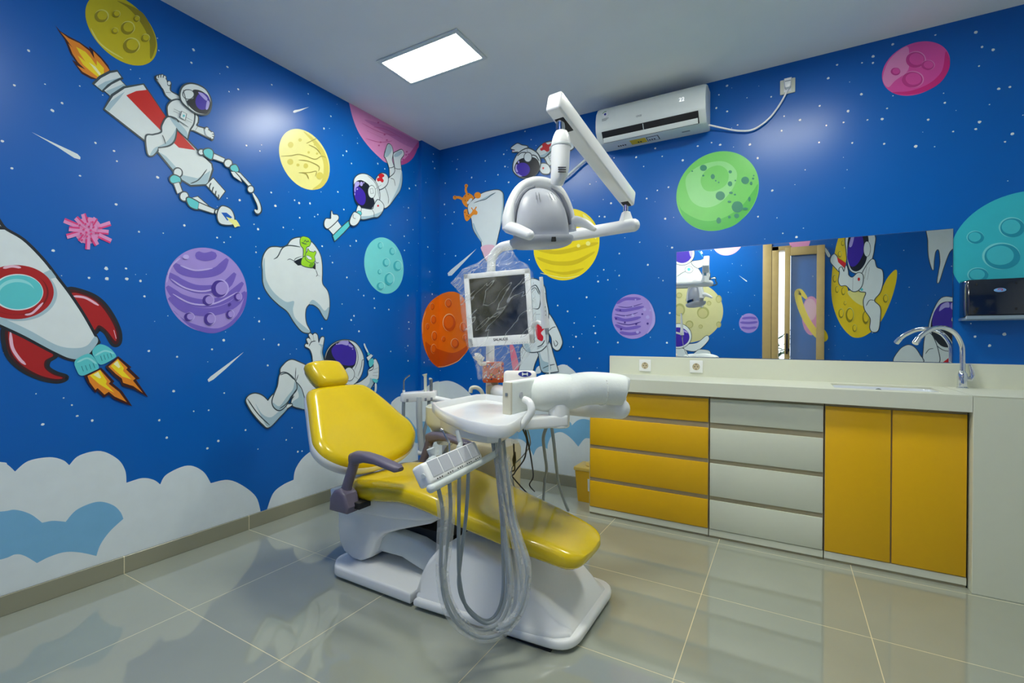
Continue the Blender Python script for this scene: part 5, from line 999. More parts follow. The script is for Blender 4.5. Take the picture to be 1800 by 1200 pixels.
  ('s','W',0,'999 847 1009 888 1034 907 1049 885 1044 853'),
  ('s','sky',0,'413 331 413 331 724 431 947 452 1122 484 1280 494 1314 466 1314 466 1356 505 1406 522 1468 512 1521 474 1521 474 1521 397 1461 383 1415 374 1366 310 1366 310 1315 359 1263 393 1211 404 1149 373 1114 304 1109 261 1109 261 1059 277 1014 251 986 194 986 194 948 252 901 297 838 311 725 277 573 207 414 170 414 170'),
 ]),
 ('back','painted_planet','small purple striped planet left of the mirror',[
  ('e','vio',0,'1773 1281 151 158'),
  ('l','vio_d',22,'1655 1377 1722 1407 1830 1403'),
  ('l','vio_d',22,'1644 1334 1722 1326 1851 1349'),
  ('l','vio_d',22,'1639 1279 1723 1256 1831 1275'),
  ('l','vio_d',22,'1645 1224 1723 1196 1831 1211'),
  ('l','vio_d',22,'1679 1169 1756 1158 1831 1169'),
  ('l','vio_k',5,'1667 1355 1744 1347 1841 1371'),
  ('l','vio_k',5,'1644 1301 1722 1288 1809 1308'),
  ('l','vio_k',5,'1656 1240 1745 1223 1831 1243'),
  ('s','lav',0,'1783 1289 1782 1284 1779 1281 1774 1280 1769 1281 1765 1285 1764 1289 1765 1294 1769 1298 1774 1299 1778 1298 1782 1294'),
  ('s','lav',0,'1818 1171 1817 1165 1813 1162 1808 1160 1802 1162 1798 1166 1797 1171 1798 1176 1802 1180 1808 1182 1813 1180 1817 1176'),
  ('s','lav',0,'1728 1283 1727 1280 1725 1278 1722 1277 1720 1278 1718 1280 1717 1283 1718 1286 1720 1288 1722 1288 1725 1287 1727 1285'),
  ('s','lav',0,'1780 1351 1779 1349 1777 1347 1774 1346 1772 1347 1770 1349 1769 1352 1770 1354 1772 1356 1774 1357 1777 1356 1779 1354'),
  ('s','lav',0,'1891 1274 1889 1268 1884 1263 1878 1262 1872 1263 1867 1268 1865 1275 1867 1281 1872 1285 1878 1287 1884 1285 1889 1280'),
  ('s','lav',0,'1867 1328 1866 1322 1862 1319 1857 1317 1852 1319 1848 1323 1846 1328 1848 1333 1851 1337 1857 1338 1862 1337 1866 1333'),
  ('s','lav',0,'1798 1399 1797 1396 1795 1395 1792 1394 1790 1395 1788 1397 1787 1400 1788 1402 1790 1404 1792 1405 1795 1404 1797 1402'),
  ('s','lav',0,'1902 1321 1901 1318 1899 1316 1896 1315 1893 1316 1890 1318 1889 1322 1890 1325 1892 1327 1896 1328 1899 1327 1901 1325'),
  ('s','vio_k',0,'1660 1268 1659 1264 1656 1261 1653 1260 1649 1261 1646 1264 1645 1268 1646 1272 1649 1274 1652 1275 1656 1274 1659 1271'),
  ('s','vio_k',0,'1724 1239 1723 1236 1720 1234 1717 1233 1714 1234 1711 1236 1711 1240 1711 1243 1714 1245 1717 1246 1720 1245 1723 1243'),
  ('s','vio_k',0,'1806 1228 1805 1224 1803 1221 1799 1220 1795 1221 1792 1224 1791 1228 1792 1232 1795 1234 1799 1235 1802 1234 1805 1231'),
  ('s','vio_k',0,'1847 1296 1847 1293 1844 1291 1841 1290 1838 1291 1836 1293 1835 1296 1836 1300 1838 1302 1841 1303 1844 1302 1847 1299'),
  ('s','vio_k',0,'1886 1230 1885 1226 1882 1223 1878 1222 1875 1224 1872 1226 1871 1230 1872 1234 1875 1236 1878 1237 1882 1236 1885 1234'),
  ('s','vio_k',0,'1698 1193 1697 1189 1694 1186 1690 1185 1686 1186 1683 1189 1682 1193 1683 1197 1686 1200 1690 1201 1694 1200 1696 1197'),
  ('s','vio_k',0,'1690 1327 1689 1324 1687 1321 1684 1321 1680 1322 1678 1324 1677 1327 1678 1331 1680 1333 1683 1334 1687 1333 1689 1330'),
  ('s','lav',0,'1883 1391 1925 1305 1925 1221 1874 1158 1907 1232 1909 1305'),
 ]),
 ('back','painted_planet','large green planet with dark teal spots',[
  ('e','grn',0,'2313 2084 248 256'),
  ('s','grn_d',0,'2072 2076 2097 1998 2179 1930 2264 1897 2361 1907 2461 1965 2528 2052 2556 2091 2542 1997 2485 1903 2412 1846 2306 1831 2206 1856 2114 1932'),
  ('s','grn_l',0,'2124 2194 2188 2257 2282 2279 2374 2262 2435 2186 2415 2091 2336 2004 2242 1989 2157 2052'),
  ('s','grn',0,'2262 2238 2334 2248 2385 2195 2375 2120 2304 2087 2242 2107 2220 2178'),
  ('s','grn_k',0,'2257 2246 2254 2236 2246 2230 2236 2230 2225 2234 2217 2243 2215 2253 2217 2263 2225 2269 2236 2270 2246 2265 2254 2257'),
  ('s','grn_k',0,'2306 2181 2304 2173 2300 2167 2293 2166 2287 2169 2283 2176 2281 2185 2283 2193 2287 2198 2293 2199 2299 2196 2304 2189'),
  ('s','grn_k',0,'2409 2117 2408 2109 2403 2104 2396 2103 2390 2106 2385 2113 2383 2121 2385 2129 2390 2134 2396 2135 2403 2132 2408 2125'),
  ('s','grn_k',0,'2506 2123 2503 2111 2495 2104 2484 2103 2473 2108 2465 2118 2461 2130 2464 2142 2473 2149 2484 2150 2495 2145 2503 2135'),
  ('s','grn_k',0,'2367 2047 2363 2033 2353 2024 2339 2022 2326 2028 2315 2040 2312 2055 2315 2069 2325 2078 2339 2080 2353 2074 2363 2062'),
  ('s','grn_k',0,'2472 1961 2468 1944 2456 1932 2440 1929 2424 1936 2412 1951 2407 1970 2412 1987 2423 1999 2440 2001 2456 1994 2468 1979'),
  ('s','grn_k',0,'2345 1890 2344 1880 2338 1874 2331 1872 2324 1875 2319 1883 2317 1893 2319 1903 2324 1910 2331 1912 2338 1908 2343 1900'),
  ('s','grn_k',0,'2451 1907 2449 1900 2444 1895 2436 1893 2429 1896 2424 1903 2421 1911 2423 1918 2429 1923 2436 1924 2444 1921 2449 1915'),
  ('s','grn_k',0,'2525 2101 2524 2096 2522 2092 2518 2091 2514 2093 2511 2098 2510 2103 2511 2109 2514 2112 2518 2113 2522 2111 2524 2106'),
  ('s','grn_k',0,'2413 2059 2412 2055 2408 2053 2402 2053 2397 2055 2393 2058 2391 2062 2393 2066 2397 2068 2402 2068 2408 2066 2412 2063'),
  ('s','grn_k',0,'2516 2003 2515 1996 2513 1991 2509 1989 2505 1992 2502 1998 2501 2005 2502 2013 2505 2018 2509 2019 2513 2017 2515 2011'),
  ('s','grn_k',0,'2501 1945 2499 1941 2493 1938 2485 1938 2477 1940 2471 1944 2468 1949 2471 1953 2477 1955 2485 1955 2493 1953 2499 1949'),
  ('s','grn_k',0,'2407 2194 2406 2189 2402 2186 2397 2185 2392 2188 2389 2192 2387 2197 2389 2202 2392 2205 2397 2205 2402 2203 2406 2199'),
  ('s','grn_k',0,'2403 1905 2402 1900 2398 1897 2394 1897 2390 1898 2387 1902 2386 1907 2387 1911 2390 1914 2394 1915 2398 1913 2401 1910'),
  ('s','grn_k',0,'2432 2044 2431 2042 2429 2040 2426 2040 2423 2041 2420 2043 2420 2046 2420 2049 2423 2050 2426 2051 2429 2049 2431 2047'),
  ('s','grn_k',0,'2405 2003 2403 2000 2399 1998 2394 1998 2388 2000 2384 2003 2383 2006 2384 2009 2388 2011 2394 2011 2399 2009 2403 2006'),
  ('s','grn_k',0,'2172 2238 2171 2236 2169 2235 2167 2235 2164 2236 2162 2238 2161 2240 2162 2242 2164 2244 2167 2244 2169 2243 2171 2241'),
  ('s','grn_k',0,'2243 2197 2242 2194 2240 2193 2236 2192 2232 2194 2230 2196 2229 2199 2230 2202 2232 2204 2236 2204 2240 2202 2242 2200'),
  ('s','grn_k',0,'2334 2137 2334 2135 2332 2133 2330 2133 2327 2134 2326 2136 2325 2139 2326 2141 2327 2143 2330 2143 2332 2142 2334 2140'),
  ('s','grn_k',0,'2316 2151 2316 2149 2314 2147 2312 2147 2309 2148 2308 2150 2307 2153 2308 2155 2309 2157 2312 2157 2314 2156 2316 2154'),
  ('s','grn_k',0,'2432 2133 2431 2131 2430 2129 2428 2129 2425 2130 2424 2132 2423 2135 2424 2137 2425 2139 2428 2139 2430 2138 2431 2136'),
  ('s','grn_k',0,'2536 2147 2535 2145 2534 2143 2532 2143 2530 2144 2529 2146 2528 2149 2529 2151 2530 2152 2532 2153 2534 2152 2535 2150'),
  ('s','grn_k',0,'2534 2129 2534 2126 2531 2124 2528 2124 2525 2125 2523 2128 2522 2131 2523 2134 2525 2135 2528 2136 2531 2134 2534 2132'),
 ]),
 ('back','painted_planet','magenta pink planet high on the right',[
  ('e','mag',0,'3311 2597 143 142'),
  ('s','mag_l',0,'3173 2597 3195 2668 3236 2712 3279 2727 3285 2663 3280 2595 3226 2555 3198 2527 3177 2554'),
  ('s','mag_d',0,'3436 2652 3453 2600 3447 2548 3412 2491 3345 2461 3265 2467 3215 2494 3292 2482 3371 2502 3422 2555'),
  ('s','mag_l',0,'3356 2634 3351 2613 3336 2601 3314 2601 3293 2613 3277 2634 3272 2658 3277 2680 3293 2691 3314 2691 3335 2679 3350 2658'),
  ('s','mag_k',0,'3351 2633 3346 2613 3332 2602 3312 2602 3292 2613 3277 2633 3272 2656 3277 2676 3292 2687 3312 2687 3331 2676 3346 2656'),
  ('s','mag',0,'3347 2639 3343 2624 3332 2615 3317 2615 3302 2624 3290 2639 3286 2656 3290 2671 3301 2680 3316 2680 3331 2671 3343 2656'),
  ('s','mag_l',0,'3393 2593 3389 2581 3379 2573 3365 2574 3352 2581 3341 2594 3337 2609 3341 2622 3351 2629 3365 2628 3379 2621 3389 2608'),
  ('s','mag_k',0,'3390 2593 3386 2581 3377 2574 3364 2574 3351 2582 3341 2594 3337 2608 3341 2620 3350 2626 3364 2626 3377 2619 3386 2607'),
  ('s','mag',0,'3387 2596 3384 2587 3377 2582 3367 2582 3357 2588 3350 2597 3347 2608 3350 2617 3357 2622 3367 2622 3377 2616 3384 2607'),
  ('s','mag_l',0,'3348 2529 3342 2508 3325 2496 3302 2496 3279 2509 3261 2530 3255 2554 3261 2576 3278 2587 3301 2587 3325 2574 3342 2553'),
  ('s','mag_k',0,'3343 2529 3337 2509 3321 2498 3299 2498 3277 2509 3261 2529 3255 2552 3261 2572 3277 2583 3299 2583 3321 2571 3337 2551'),
  ('s','mag',0,'3337 2534 3333 2519 3321 2511 3305 2511 3288 2519 3276 2535 3271 2552 3275 2567 3288 2576 3304 2576 3321 2567 3333 2551'),
  ('s','mag_l',0,'3251 2599 3248 2589 3240 2583 3229 2583 3217 2589 3209 2599 3206 2611 3209 2622 3217 2627 3228 2627 3239 2621 3248 2611'),
  ('s','mag_k',0,'3248 2599 3245 2589 3238 2583 3227 2583 3217 2589 3209 2599 3206 2610 3209 2620 3217 2626 3227 2625 3238 2620 3245 2610'),
  ('s','mag',0,'3246 2601 3243 2594 3238 2590 3230 2590 3222 2594 3216 2602 3214 2610 3216 2618 3222 2622 3230 2622 3238 2617 3243 2610'),
 ]),
 ('back','painted_moon','large teal cratered moon behind the paper towel dispenser',[
  ('e','tq',0,'3760 1567 300 300'),
  ('s','tq_l',0,'3592 1652 3587 1636 3575 1625 3559 1622 3542 1628 3530 1642 3525 1659 3530 1676 3542 1687 3558 1690 3575 1683 3587 1670'),
  ('s','tq_d',0,'3592 1651 3588 1635 3576 1625 3561 1622 3545 1628 3533 1641 3529 1657 3533 1673 3545 1683 3560 1686 3576 1680 3587 1667'),
  ('s','tq_m',0,'3580 1655 3577 1644 3569 1636 3557 1633 3545 1638 3536 1648 3533 1660 3536 1672 3545 1680 3557 1682 3568 1677 3577 1668'),
  ('s','tq_l',0,'3740 1686 3734 1662 3718 1645 3694 1641 3670 1650 3653 1671 3646 1697 3653 1722 3670 1739 3693 1743 3717 1733 3734 1712'),
  ('s','tq_d',0,'3741 1684 3735 1661 3719 1645 3697 1641 3675 1650 3658 1669 3652 1694 3658 1718 3674 1733 3696 1737 3718 1728 3734 1709'),
  ('s','tq_m',0,'3725 1691 3720 1673 3708 1661 3691 1658 3674 1665 3662 1679 3657 1698 3662 1716 3674 1728 3691 1731 3708 1724 3720 1709'),
  ('s','tq_l',0,'3725 1544 3716 1512 3691 1489 3657 1482 3622 1494 3595 1521 3585 1556 3595 1590 3621 1613 3656 1618 3691 1606 3716 1579'),
  ('s','tq_d',0,'3725 1541 3717 1510 3693 1489 3661 1483 3628 1494 3603 1519 3594 1552 3602 1584 3627 1605 3660 1611 3693 1599 3716 1574'),
  ('s','tq_m',0,'3702 1550 3696 1526 3678 1510 3653 1505 3627 1513 3609 1533 3602 1558 3608 1582 3627 1598 3652 1603 3677 1594 3695 1574'),
  ('s','tq_l',0,'3609 1458 3604 1440 3589 1427 3570 1423 3549 1429 3535 1444 3529 1463 3534 1482 3549 1495 3569 1498 3589 1492 3604 1477'),
  ('s','tq_d',0,'3609 1456 3604 1439 3591 1427 3572 1423 3553 1429 3539 1443 3534 1461 3539 1479 3552 1491 3571 1494 3590 1488 3604 1474'),
  ('s','tq_m',0,'3596 1461 3592 1448 3582 1438 3567 1436 3553 1440 3542 1451 3538 1464 3542 1478 3552 1487 3567 1489 3581 1485 3592 1474'),
 ]),
 ('front','painted_planet','pink planet near the ceiling',[
  ('e','pinkw',0,'2050 2418 186 198'),
 ]),
 ('front','painted_moon','beige cratered moon',[
  ('e','beige',0,'1525 1495 480 420'),
  ('s','beige',0,'1986 1652 1982 1625 1968 1606 1949 1599 1930 1607 1917 1627 1911 1655 1916 1682 1930 1701 1949 1707 1967 1699 1981 1679'),
  ('s','beige_d',0,'1985 1654 1981 1629 1968 1611 1950 1604 1932 1612 1919 1631 1914 1657 1919 1683 1932 1701 1949 1707 1967 1699 1980 1680'),
  ('s','beige_m',0,'1975 1650 1971 1630 1962 1616 1948 1612 1935 1617 1925 1632 1921 1652 1925 1671 1934 1685 1948 1690 1961 1684 1971 1669'),
  ('s','beige',0,'1982 1321 1978 1300 1967 1286 1951 1280 1936 1286 1924 1301 1920 1321 1924 1342 1935 1357 1951 1362 1967 1356 1978 1341'),
  ('s','beige_d',0,'1981 1323 1977 1303 1967 1290 1952 1285 1937 1290 1926 1304 1922 1323 1926 1342 1937 1356 1952 1361 1966 1356 1977 1342'),
  ('s','beige_m',0,'1973 1319 1970 1304 1962 1294 1951 1290 1939 1294 1931 1305 1928 1319 1931 1334 1939 1345 1950 1348 1961 1344 1970 1333'),
  ('s','beige',0,'1861 1602 1857 1586 1846 1574 1831 1570 1815 1575 1804 1588 1800 1604 1804 1621 1815 1632 1830 1636 1845 1631 1857 1619'),
  ('s','beige_d',0,'1860 1604 1856 1588 1846 1577 1831 1574 1817 1578 1806 1590 1802 1606 1806 1621 1816 1632 1831 1636 1845 1631 1856 1619'),
  ('s','beige_m',0,'1852 1601 1849 1589 1841 1581 1830 1578 1819 1582 1811 1591 1808 1602 1811 1614 1819 1622 1829 1625 1840 1622 1849 1613'),
  ('s','beige',0,'1837 1475 1827 1433 1798 1402 1758 1392 1718 1404 1688 1436 1677 1479 1688 1522 1717 1552 1757 1563 1797 1550 1826 1518'),
  ('s','beige_d',0,'1834 1479 1824 1440 1797 1411 1760 1401 1722 1412 1694 1442 1683 1483 1693 1523 1721 1552 1759 1562 1796 1550 1824 1520'),
  ('s','beige_m',0,'1813 1472 1805 1442 1784 1420 1756 1412 1727 1421 1706 1444 1698 1475 1705 1505 1726 1527 1755 1534 1784 1525 1805 1503'),
  ('s','beige',0,'1532 1522 1523 1477 1496 1444 1459 1432 1422 1445 1394 1480 1384 1526 1393 1572 1421 1605 1458 1616 1495 1602 1522 1568'),
  ('s','beige_d',0,'1530 1526 1521 1484 1496 1453 1461 1442 1425 1454 1399 1487 1390 1530 1399 1573 1425 1604 1460 1615 1495 1602 1520 1570'),
  ('s','beige_m',0,'1510 1518 1503 1486 1484 1462 1457 1454 1430 1463 1411 1488 1403 1521 1410 1554 1430 1577 1456 1585 1483 1576 1503 1551'),
  ('s','beige',0,'1639 1324 1632 1296 1613 1276 1587 1269 1560 1276 1540 1297 1533 1325 1540 1353 1559 1373 1586 1381 1613 1373 1632 1352'),
  ('s','beige_d',0,'1637 1327 1631 1300 1613 1281 1588 1275 1563 1282 1544 1301 1537 1328 1544 1354 1562 1373 1587 1380 1612 1373 1631 1353'),
  ('s','beige_m',0,'1623 1322 1618 1302 1604 1287 1585 1282 1566 1287 1552 1302 1547 1322 1552 1342 1566 1357 1585 1362 1604 1356 1618 1342'),
  ('s','beige',0,'1758 1295 1754 1282 1744 1272 1729 1268 1715 1272 1705 1282 1701 1296 1704 1310 1715 1320 1729 1323 1743 1319 1754 1309'),
  ('s','beige_d',0,'1757 1297 1753 1284 1743 1274 1730 1271 1717 1274 1707 1284 1703 1297 1706 1310 1716 1320 1730 1323 1743 1319 1753 1310'),
  ('s','beige_m',0,'1749 1294 1746 1284 1739 1277 1729 1275 1718 1277 1711 1285 1708 1295 1711 1304 1718 1312 1728 1314 1739 1311 1746 1304'),
  ('s','beige',0,'1492 1725 1487 1707 1472 1694 1452 1690 1432 1695 1417 1710 1411 1728 1416 1746 1431 1759 1451 1763 1472 1757 1487 1743'),
  ('s','beige_d',0,'1491 1726 1486 1709 1472 1697 1453 1693 1434 1699 1419 1712 1414 1730 1419 1747 1433 1759 1452 1763 1472 1757 1486 1744'),
  ('s','beige_m',0,'1480 1723 1476 1711 1465 1701 1451 1698 1436 1703 1426 1713 1422 1726 1425 1739 1436 1748 1451 1751 1465 1747 1476 1737'),
  ('s','beige',0,'1661 1810 1655 1797 1641 1789 1621 1787 1601 1791 1587 1801 1581 1814 1587 1826 1601 1834 1621 1837 1641 1832 1655 1822'),
  ('s','beige_d',0,'1659 1811 1654 1799 1641 1791 1622 1789 1604 1793 1590 1803 1585 1815 1590 1826 1603 1834 1622 1836 1641 1832 1654 1823'),
  ('s','beige_m',0,'1648 1809 1645 1800 1634 1794 1620 1792 1606 1796 1596 1803 1592 1812 1596 1821 1606 1827 1620 1828 1634 1825 1645 1818'),
  ('s','beige',0,'1612 1654 1607 1633 1592 1618 1572 1613 1552 1619 1538 1635 1532 1657 1537 1677 1552 1692 1572 1697 1592 1691 1606 1675'),
  ('s','beige_d',0,'1611 1656 1606 1636 1592 1622 1573 1617 1554 1623 1541 1638 1535 1658 1540 1678 1554 1692 1573 1697 1592 1691 1605 1676'),
  ('s','beige_m',0,'1600 1652 1596 1637 1586 1627 1571 1623 1557 1628 1547 1639 1543 1654 1546 1669 1557 1680 1571 1683 1585 1679 1596 1667'),
 ]),
 ('front','painted_astronaut','white astronaut sitting on the beige moon with a toothbrush',[
  ('r','K',9,'1223 2171 1405 2171 1608 2168 1695 2070 1756 1962 1811 1881 1841 1931 1817 1997 1804 2036 1841 1995 1841 1931 1901 1946 1909 1901 1866 1839 1225 1860'),
  ('s','W',0,'1223 2171 1405 2171 1608 2168 1695 2070 1756 1962 1811 1881 1841 1931 1817 1997 1804 2036 1841 1995 1841 1931 1901 1946 1909 1901 1866 1839 1225 1860'),
  ('r','K',9,'1608 2168 1731 2185 1779 2213 1822 2190 1816 2126 1768 2110 1682 2084'),
  ('s','W',0,'1608 2168 1731 2185 1779 2213 1822 2190 1816 2126 1768 2110 1682 2084'),
  ('l','teal',18,'1699 2311 1749 2229'),
  ('p','W',0,'1736 2308 1754 2274 1736 2262 1718 2296'),
  ('r','K',9,'1644 2283 1624 2206 1567 2153 1488 2138 1408 2165 1349 2229 1327 2311 1348 2389 1407 2442 1486 2456 1565 2427 1623 2364'),
  ('s','W',0,'1644 2283 1624 2206 1567 2153 1488 2138 1408 2165 1349 2229 1327 2311 1348 2389 1407 2442 1486 2456 1565 2427 1623 2364'),
  ('s','pur',0,'1619 2292 1602 2224 1554 2177 1488 2163 1421 2187 1371 2243 1353 2315 1371 2385 1420 2432 1487 2444 1553 2419 1601 2363'),
  ('s','lav',0,'1575 2329 1613 2319 1613 2260 1595 2242'),
  ('l','K',6,'1419 1983 1521 2043 1633 2048'),
  ('r','K',5,'1627 2064 1620 2043 1602 2027 1577 2023 1552 2031 1534 2048 1527 2071 1533 2093 1552 2108 1577 2113 1602 2105 1620 2087'),
  ('s','W',0,'1627 2064 1620 2043 1602 2027 1577 2023 1552 2031 1534 2048 1527 2071 1533 2093 1552 2108 1577 2113 1602 2105 1620 2087'),
  ('s','teal',0,'1597 2070 1594 2061 1587 2054 1577 2052 1567 2055 1560 2063 1557 2073 1559 2083 1567 2090 1577 2092 1587 2088 1594 2080'),
 ]),
 ('front','painted_astronaut','white astronaut holding up the beige moon',[
  ('r','K',9,'1308 1007 1527 990 1546 858 1309 853'),
  ('s','W',0,'1308 1007 1527 990 1546 858 1309 853'),
  ('r','K',9,'1539 1050 1688 1078 1798 1169 1830 1156 1822 1105 1726 1000 1640 966 1527 990'),
  ('s','W',0,'1539 1050 1688 1078 1798 1169 1830 1156 1822 1105 1726 1000 1640 966 1527 990'),
  ('r','K',9,'1615 860 1689 973 1762 987 1847 963 1836 866'),
  ('s','W',0,'1615 860 1689 973 1762 987 1847 963 1836 866'),
  ('r','K',9,'1613 1169 1591 1086 1530 1025 1444 1001 1357 1023 1292 1084 1268 1169 1291 1254 1355 1315 1442 1337 1528 1314 1590 1252'),
  ('s','W',0,'1613 1169 1591 1086 1530 1025 1444 1001 1357 1023 1292 1084 1268 1169 1291 1254 1355 1315 1442 1337 1528 1314 1590 1252'),
  ('s','pur',0,'1589 1156 1569 1090 1514 1041 1438 1022 1360 1039 1303 1088 1281 1156 1302 1223 1359 1272 1436 1289 1512 1271 1568 1222'),
  ('s','lav',0,'1487 1262 1551 1235 1563 1209 1500 1235'),
 ]),
 ('front','painted_planet','small violet striped planet',[
  ('e','vio',0,'2306 1334 112 125'),
  ('l','vio_d',30,'2228 1395 2318 1403 2395 1392'),
  ('l','vio_d',30,'2206 1345 2307 1337 2406 1348'),
  ('l','vio_d',30,'2218 1282 2307 1269 2396 1281'),
 ]),
 ('front','painted_comet','thin white comet',[
  ('p','W',0,'2185 1954 2281 1877 2284 1864 2270 1870'),
 ]),
 ('front','painted_planet','pink ringed planet with a yellow ring beside the door',[
  ('s','pink',0,'3074 1414 3063 1298 3028 1213 2981 1181 2933 1213 2897 1300 2883 1418 2895 1536 2930 1621 2978 1650 3026 1617 3061 1531'),
  ('s','pinkw',0,'3034 1487 3026 1421 3002 1374 2969 1357 2935 1375 2910 1424 2900 1490 2909 1557 2934 1604 2967 1621 3001 1602 3025 1553'),
  ('l','fl_y',70,'2933 1622 2888 1683 2848 1712 2840 1665 2866 1545 2924 1384 3014 1225 3081 1146 3111 1140 3113 1198 3085 1264'),
 ]),
 ('front','painted_planet','pink planet above the door leaf',[
  ('e','pink',0,'2855 2380 115 209'),
 ]),
 ('front','painted_moon','yellow crescent moon with craters',[
  ('s','ylc',0,'3263 2366 3204 2116 3178 1781 3196 1538 3264 1321 3353 1187 3429 1150 3524 1187 3638 1316 3728 1546 3777 1749 3789 1888 3766 1909 3706 1830 3656 1716 3584 1577 3490 1515 3393 1611 3338 1719 3315 1907 3325 2106 3367 2354'),
  ('s','pale',0,'3339 1693 3489 1686 3521 1579 3490 1515 3393 1584'),
  ('s','yel_l',0,'3281 2132 3279 2112 3271 2098 3261 2094 3250 2100 3242 2115 3239 2136 3242 2155 3250 2169 3260 2174 3271 2167 3279 2152'),
  ('s','yel_d',0,'3279 2130 3276 2111 3269 2098 3259 2094 3249 2100 3242 2114 3239 2133 3242 2152 3249 2165 3259 2169 3269 2163 3276 2149'),
  ('s','ylc',0,'3277 2135 3275 2121 3270 2111 3262 2107 3255 2112 3249 2123 3247 2137 3249 2151 3254 2161 3262 2164 3269 2160 3275 2149'),
  ('s','yel_l',0,'3234 1848 3231 1824 3223 1807 3213 1801 3202 1808 3194 1826 3191 1851 3194 1875 3201 1892 3212 1898 3223 1891 3231 1872'),
  ('s','yel_d',0,'3231 1845 3228 1823 3221 1806 3211 1801 3201 1808 3194 1825 3191 1848 3193 1871 3201 1887 3211 1892 3221 1886 3228 1868'),
  ('s','ylc',0,'3229 1851 3227 1834 3222 1821 3214 1817 3206 1822 3201 1835 3199 1853 3201 1870 3206 1882 3214 1887 3221 1882 3227 1868'),
  ('s','yel_l',0,'3254 1719 3252 1698 3245 1683 3236 1677 3226 1683 3219 1699 3216 1721 3219 1742 3226 1757 3235 1763 3244 1756 3251 1741'),
  ('s','yel_d',0,'3252 1717 3249 1697 3243 1682 3234 1677 3225 1683 3219 1698 3216 1718 3218 1739 3225 1753 3234 1758 3243 1752 3249 1737'),
  ('s','ylc',0,'3250 1722 3248 1706 3244 1695 3237 1692 3230 1696 3225 1708 3223 1723 3225 1738 3230 1749 3236 1753 3243 1749 3248 1737'),
  ('s','yel_l',0,'3317 1696 3315 1671 3307 1653 3297 1646 3286 1654 3278 1673 3275 1698 3278 1724 3286 1742 3296 1748 3306 1741 3314 1722'),
  ('s','yel_d',0,'3315 1694 3312 1670 3305 1653 3295 1647 3285 1653 3278 1671 3275 1696 3278 1720 3285 1737 3295 1743 3304 1736 3312 1718'),
  ('s','ylc',0,'3313 1700 3311 1681 3305 1668 3298 1664 3290 1669 3285 1683 3283 1701 3285 1719 3290 1732 3298 1737 3305 1732 3311 1718'),
  ('s','yel_l',0,'3327 1555 3325 1542 3320 1533 3313 1530 3306 1533 3301 1543 3299 1556 3301 1568 3306 1577 3313 1581 3320 1577 3325 1567'),
  ('s','yel_d',0,'3325 1553 3324 1541 3319 1533 3312 1530 3306 1533 3301 1542 3299 1554 3301 1566 3305 1575 3312 1578 3319 1574 3323 1565'),
  ('s','ylc',0,'3324 1556 3323 1547 3319 1541 3314 1538 3309 1541 3306 1548 3304 1557 3305 1566 3309 1573 3314 1575 3319 1572 3323 1565'),
  ('s','yel_l',0,'3302 1437 3299 1408 3289 1386 3277 1378 3264 1387 3254 1409 3251 1439 3254 1468 3263 1490 3276 1497 3289 1489 3298 1467'),
  ('s','yel_d',0,'3299 1434 3296 1406 3287 1386 3275 1378 3263 1386 3254 1407 3250 1435 3253 1463 3262 1484 3274 1491 3286 1483 3295 1462'),
  ('s','ylc',0,'3297 1441 3294 1420 3288 1404 3278 1398 3269 1404 3262 1420 3260 1442 3262 1463 3269 1478 3278 1484 3287 1478 3294 1462'),
  ('s','yel_l',0,'3398 1417 3394 1373 3379 1342 3360 1330 3340 1342 3326 1375 3320 1418 3325 1462 3339 1494 3359 1505 3379 1493 3393 1460'),
  ('s','yel_d',0,'3394 1412 3389 1371 3376 1341 3357 1330 3339 1342 3325 1372 3320 1414 3324 1455 3338 1485 3356 1495 3375 1484 3388 1453'),
  ('s','ylc',0,'3390 1422 3387 1391 3377 1368 3363 1360 3349 1369 3338 1392 3334 1423 3338 1454 3348 1477 3362 1485 3376 1476 3386 1453'),
  ('s','yel_l',0,'3540 1387 3536 1347 3525 1318 3510 1307 3494 1318 3482 1348 3478 1388 3482 1429 3493 1458 3509 1468 3524 1457 3536 1427'),
  ('s','yel_d',0,'3536 1383 3533 1345 3522 1317 3507 1307 3493 1318 3481 1346 3477 1384 3481 1422 3492 1449 3506 1459 3521 1449 3532 1421'),
  ('s','ylc',0,'3534 1392 3531 1363 3523 1342 3512 1335 3500 1342 3492 1364 3489 1393 3492 1422 3500 1443 3511 1450 3522 1442 3531 1421'),
  ('s','yel_l',0,'3426 1262 3424 1239 3416 1223 3406 1217 3396 1223 3388 1240 3385 1262 3388 1285 3395 1301 3405 1307 3416 1301 3423 1284'),
  ('s','yel_d',0,'3424 1259 3421 1238 3414 1223 3405 1217 3395 1223 3388 1238 3385 1260 3387 1281 3394 1296 3404 1302 3414 1296 3421 1281'),
  ('s','ylc',0,'3422 1264 3420 1248 3415 1237 3407 1232 3400 1237 3394 1249 3392 1265 3394 1281 3400 1293 3407 1297 3414 1292 3420 1281'),
  ('s','yel_l',0,'3713 1594 3710 1570 3701 1552 3689 1546 3677 1553 3669 1571 3665 1596 3668 1621 3677 1638 3689 1644 3701 1637 3709 1619'),
  ('s','yel_d',0,'3710 1592 3707 1569 3699 1552 3688 1546 3676 1553 3668 1570 3665 1593 3668 1616 3676 1633 3687 1639 3698 1632 3707 1615'),
  ('s','ylc',0,'3708 1597 3706 1580 3699 1567 3691 1563 3682 1568 3676 1581 3674 1599 3676 1616 3682 1629 3690 1633 3699 1628 3705 1615'),
  ('s','yel_l',0,'3303 2256 3301 2240 3295 2228 3287 2224 3279 2229 3273 2242 3270 2260 3273 2276 3278 2288 3287 2292 3295 2287 3301 2274'),
  ('s','yel_d',0,'3301 2255 3299 2239 3294 2228 3286 2224 3278 2229 3272 2241 3270 2258 3272 2274 3278 2285 3285 2288 3293 2283 3299 2271'),
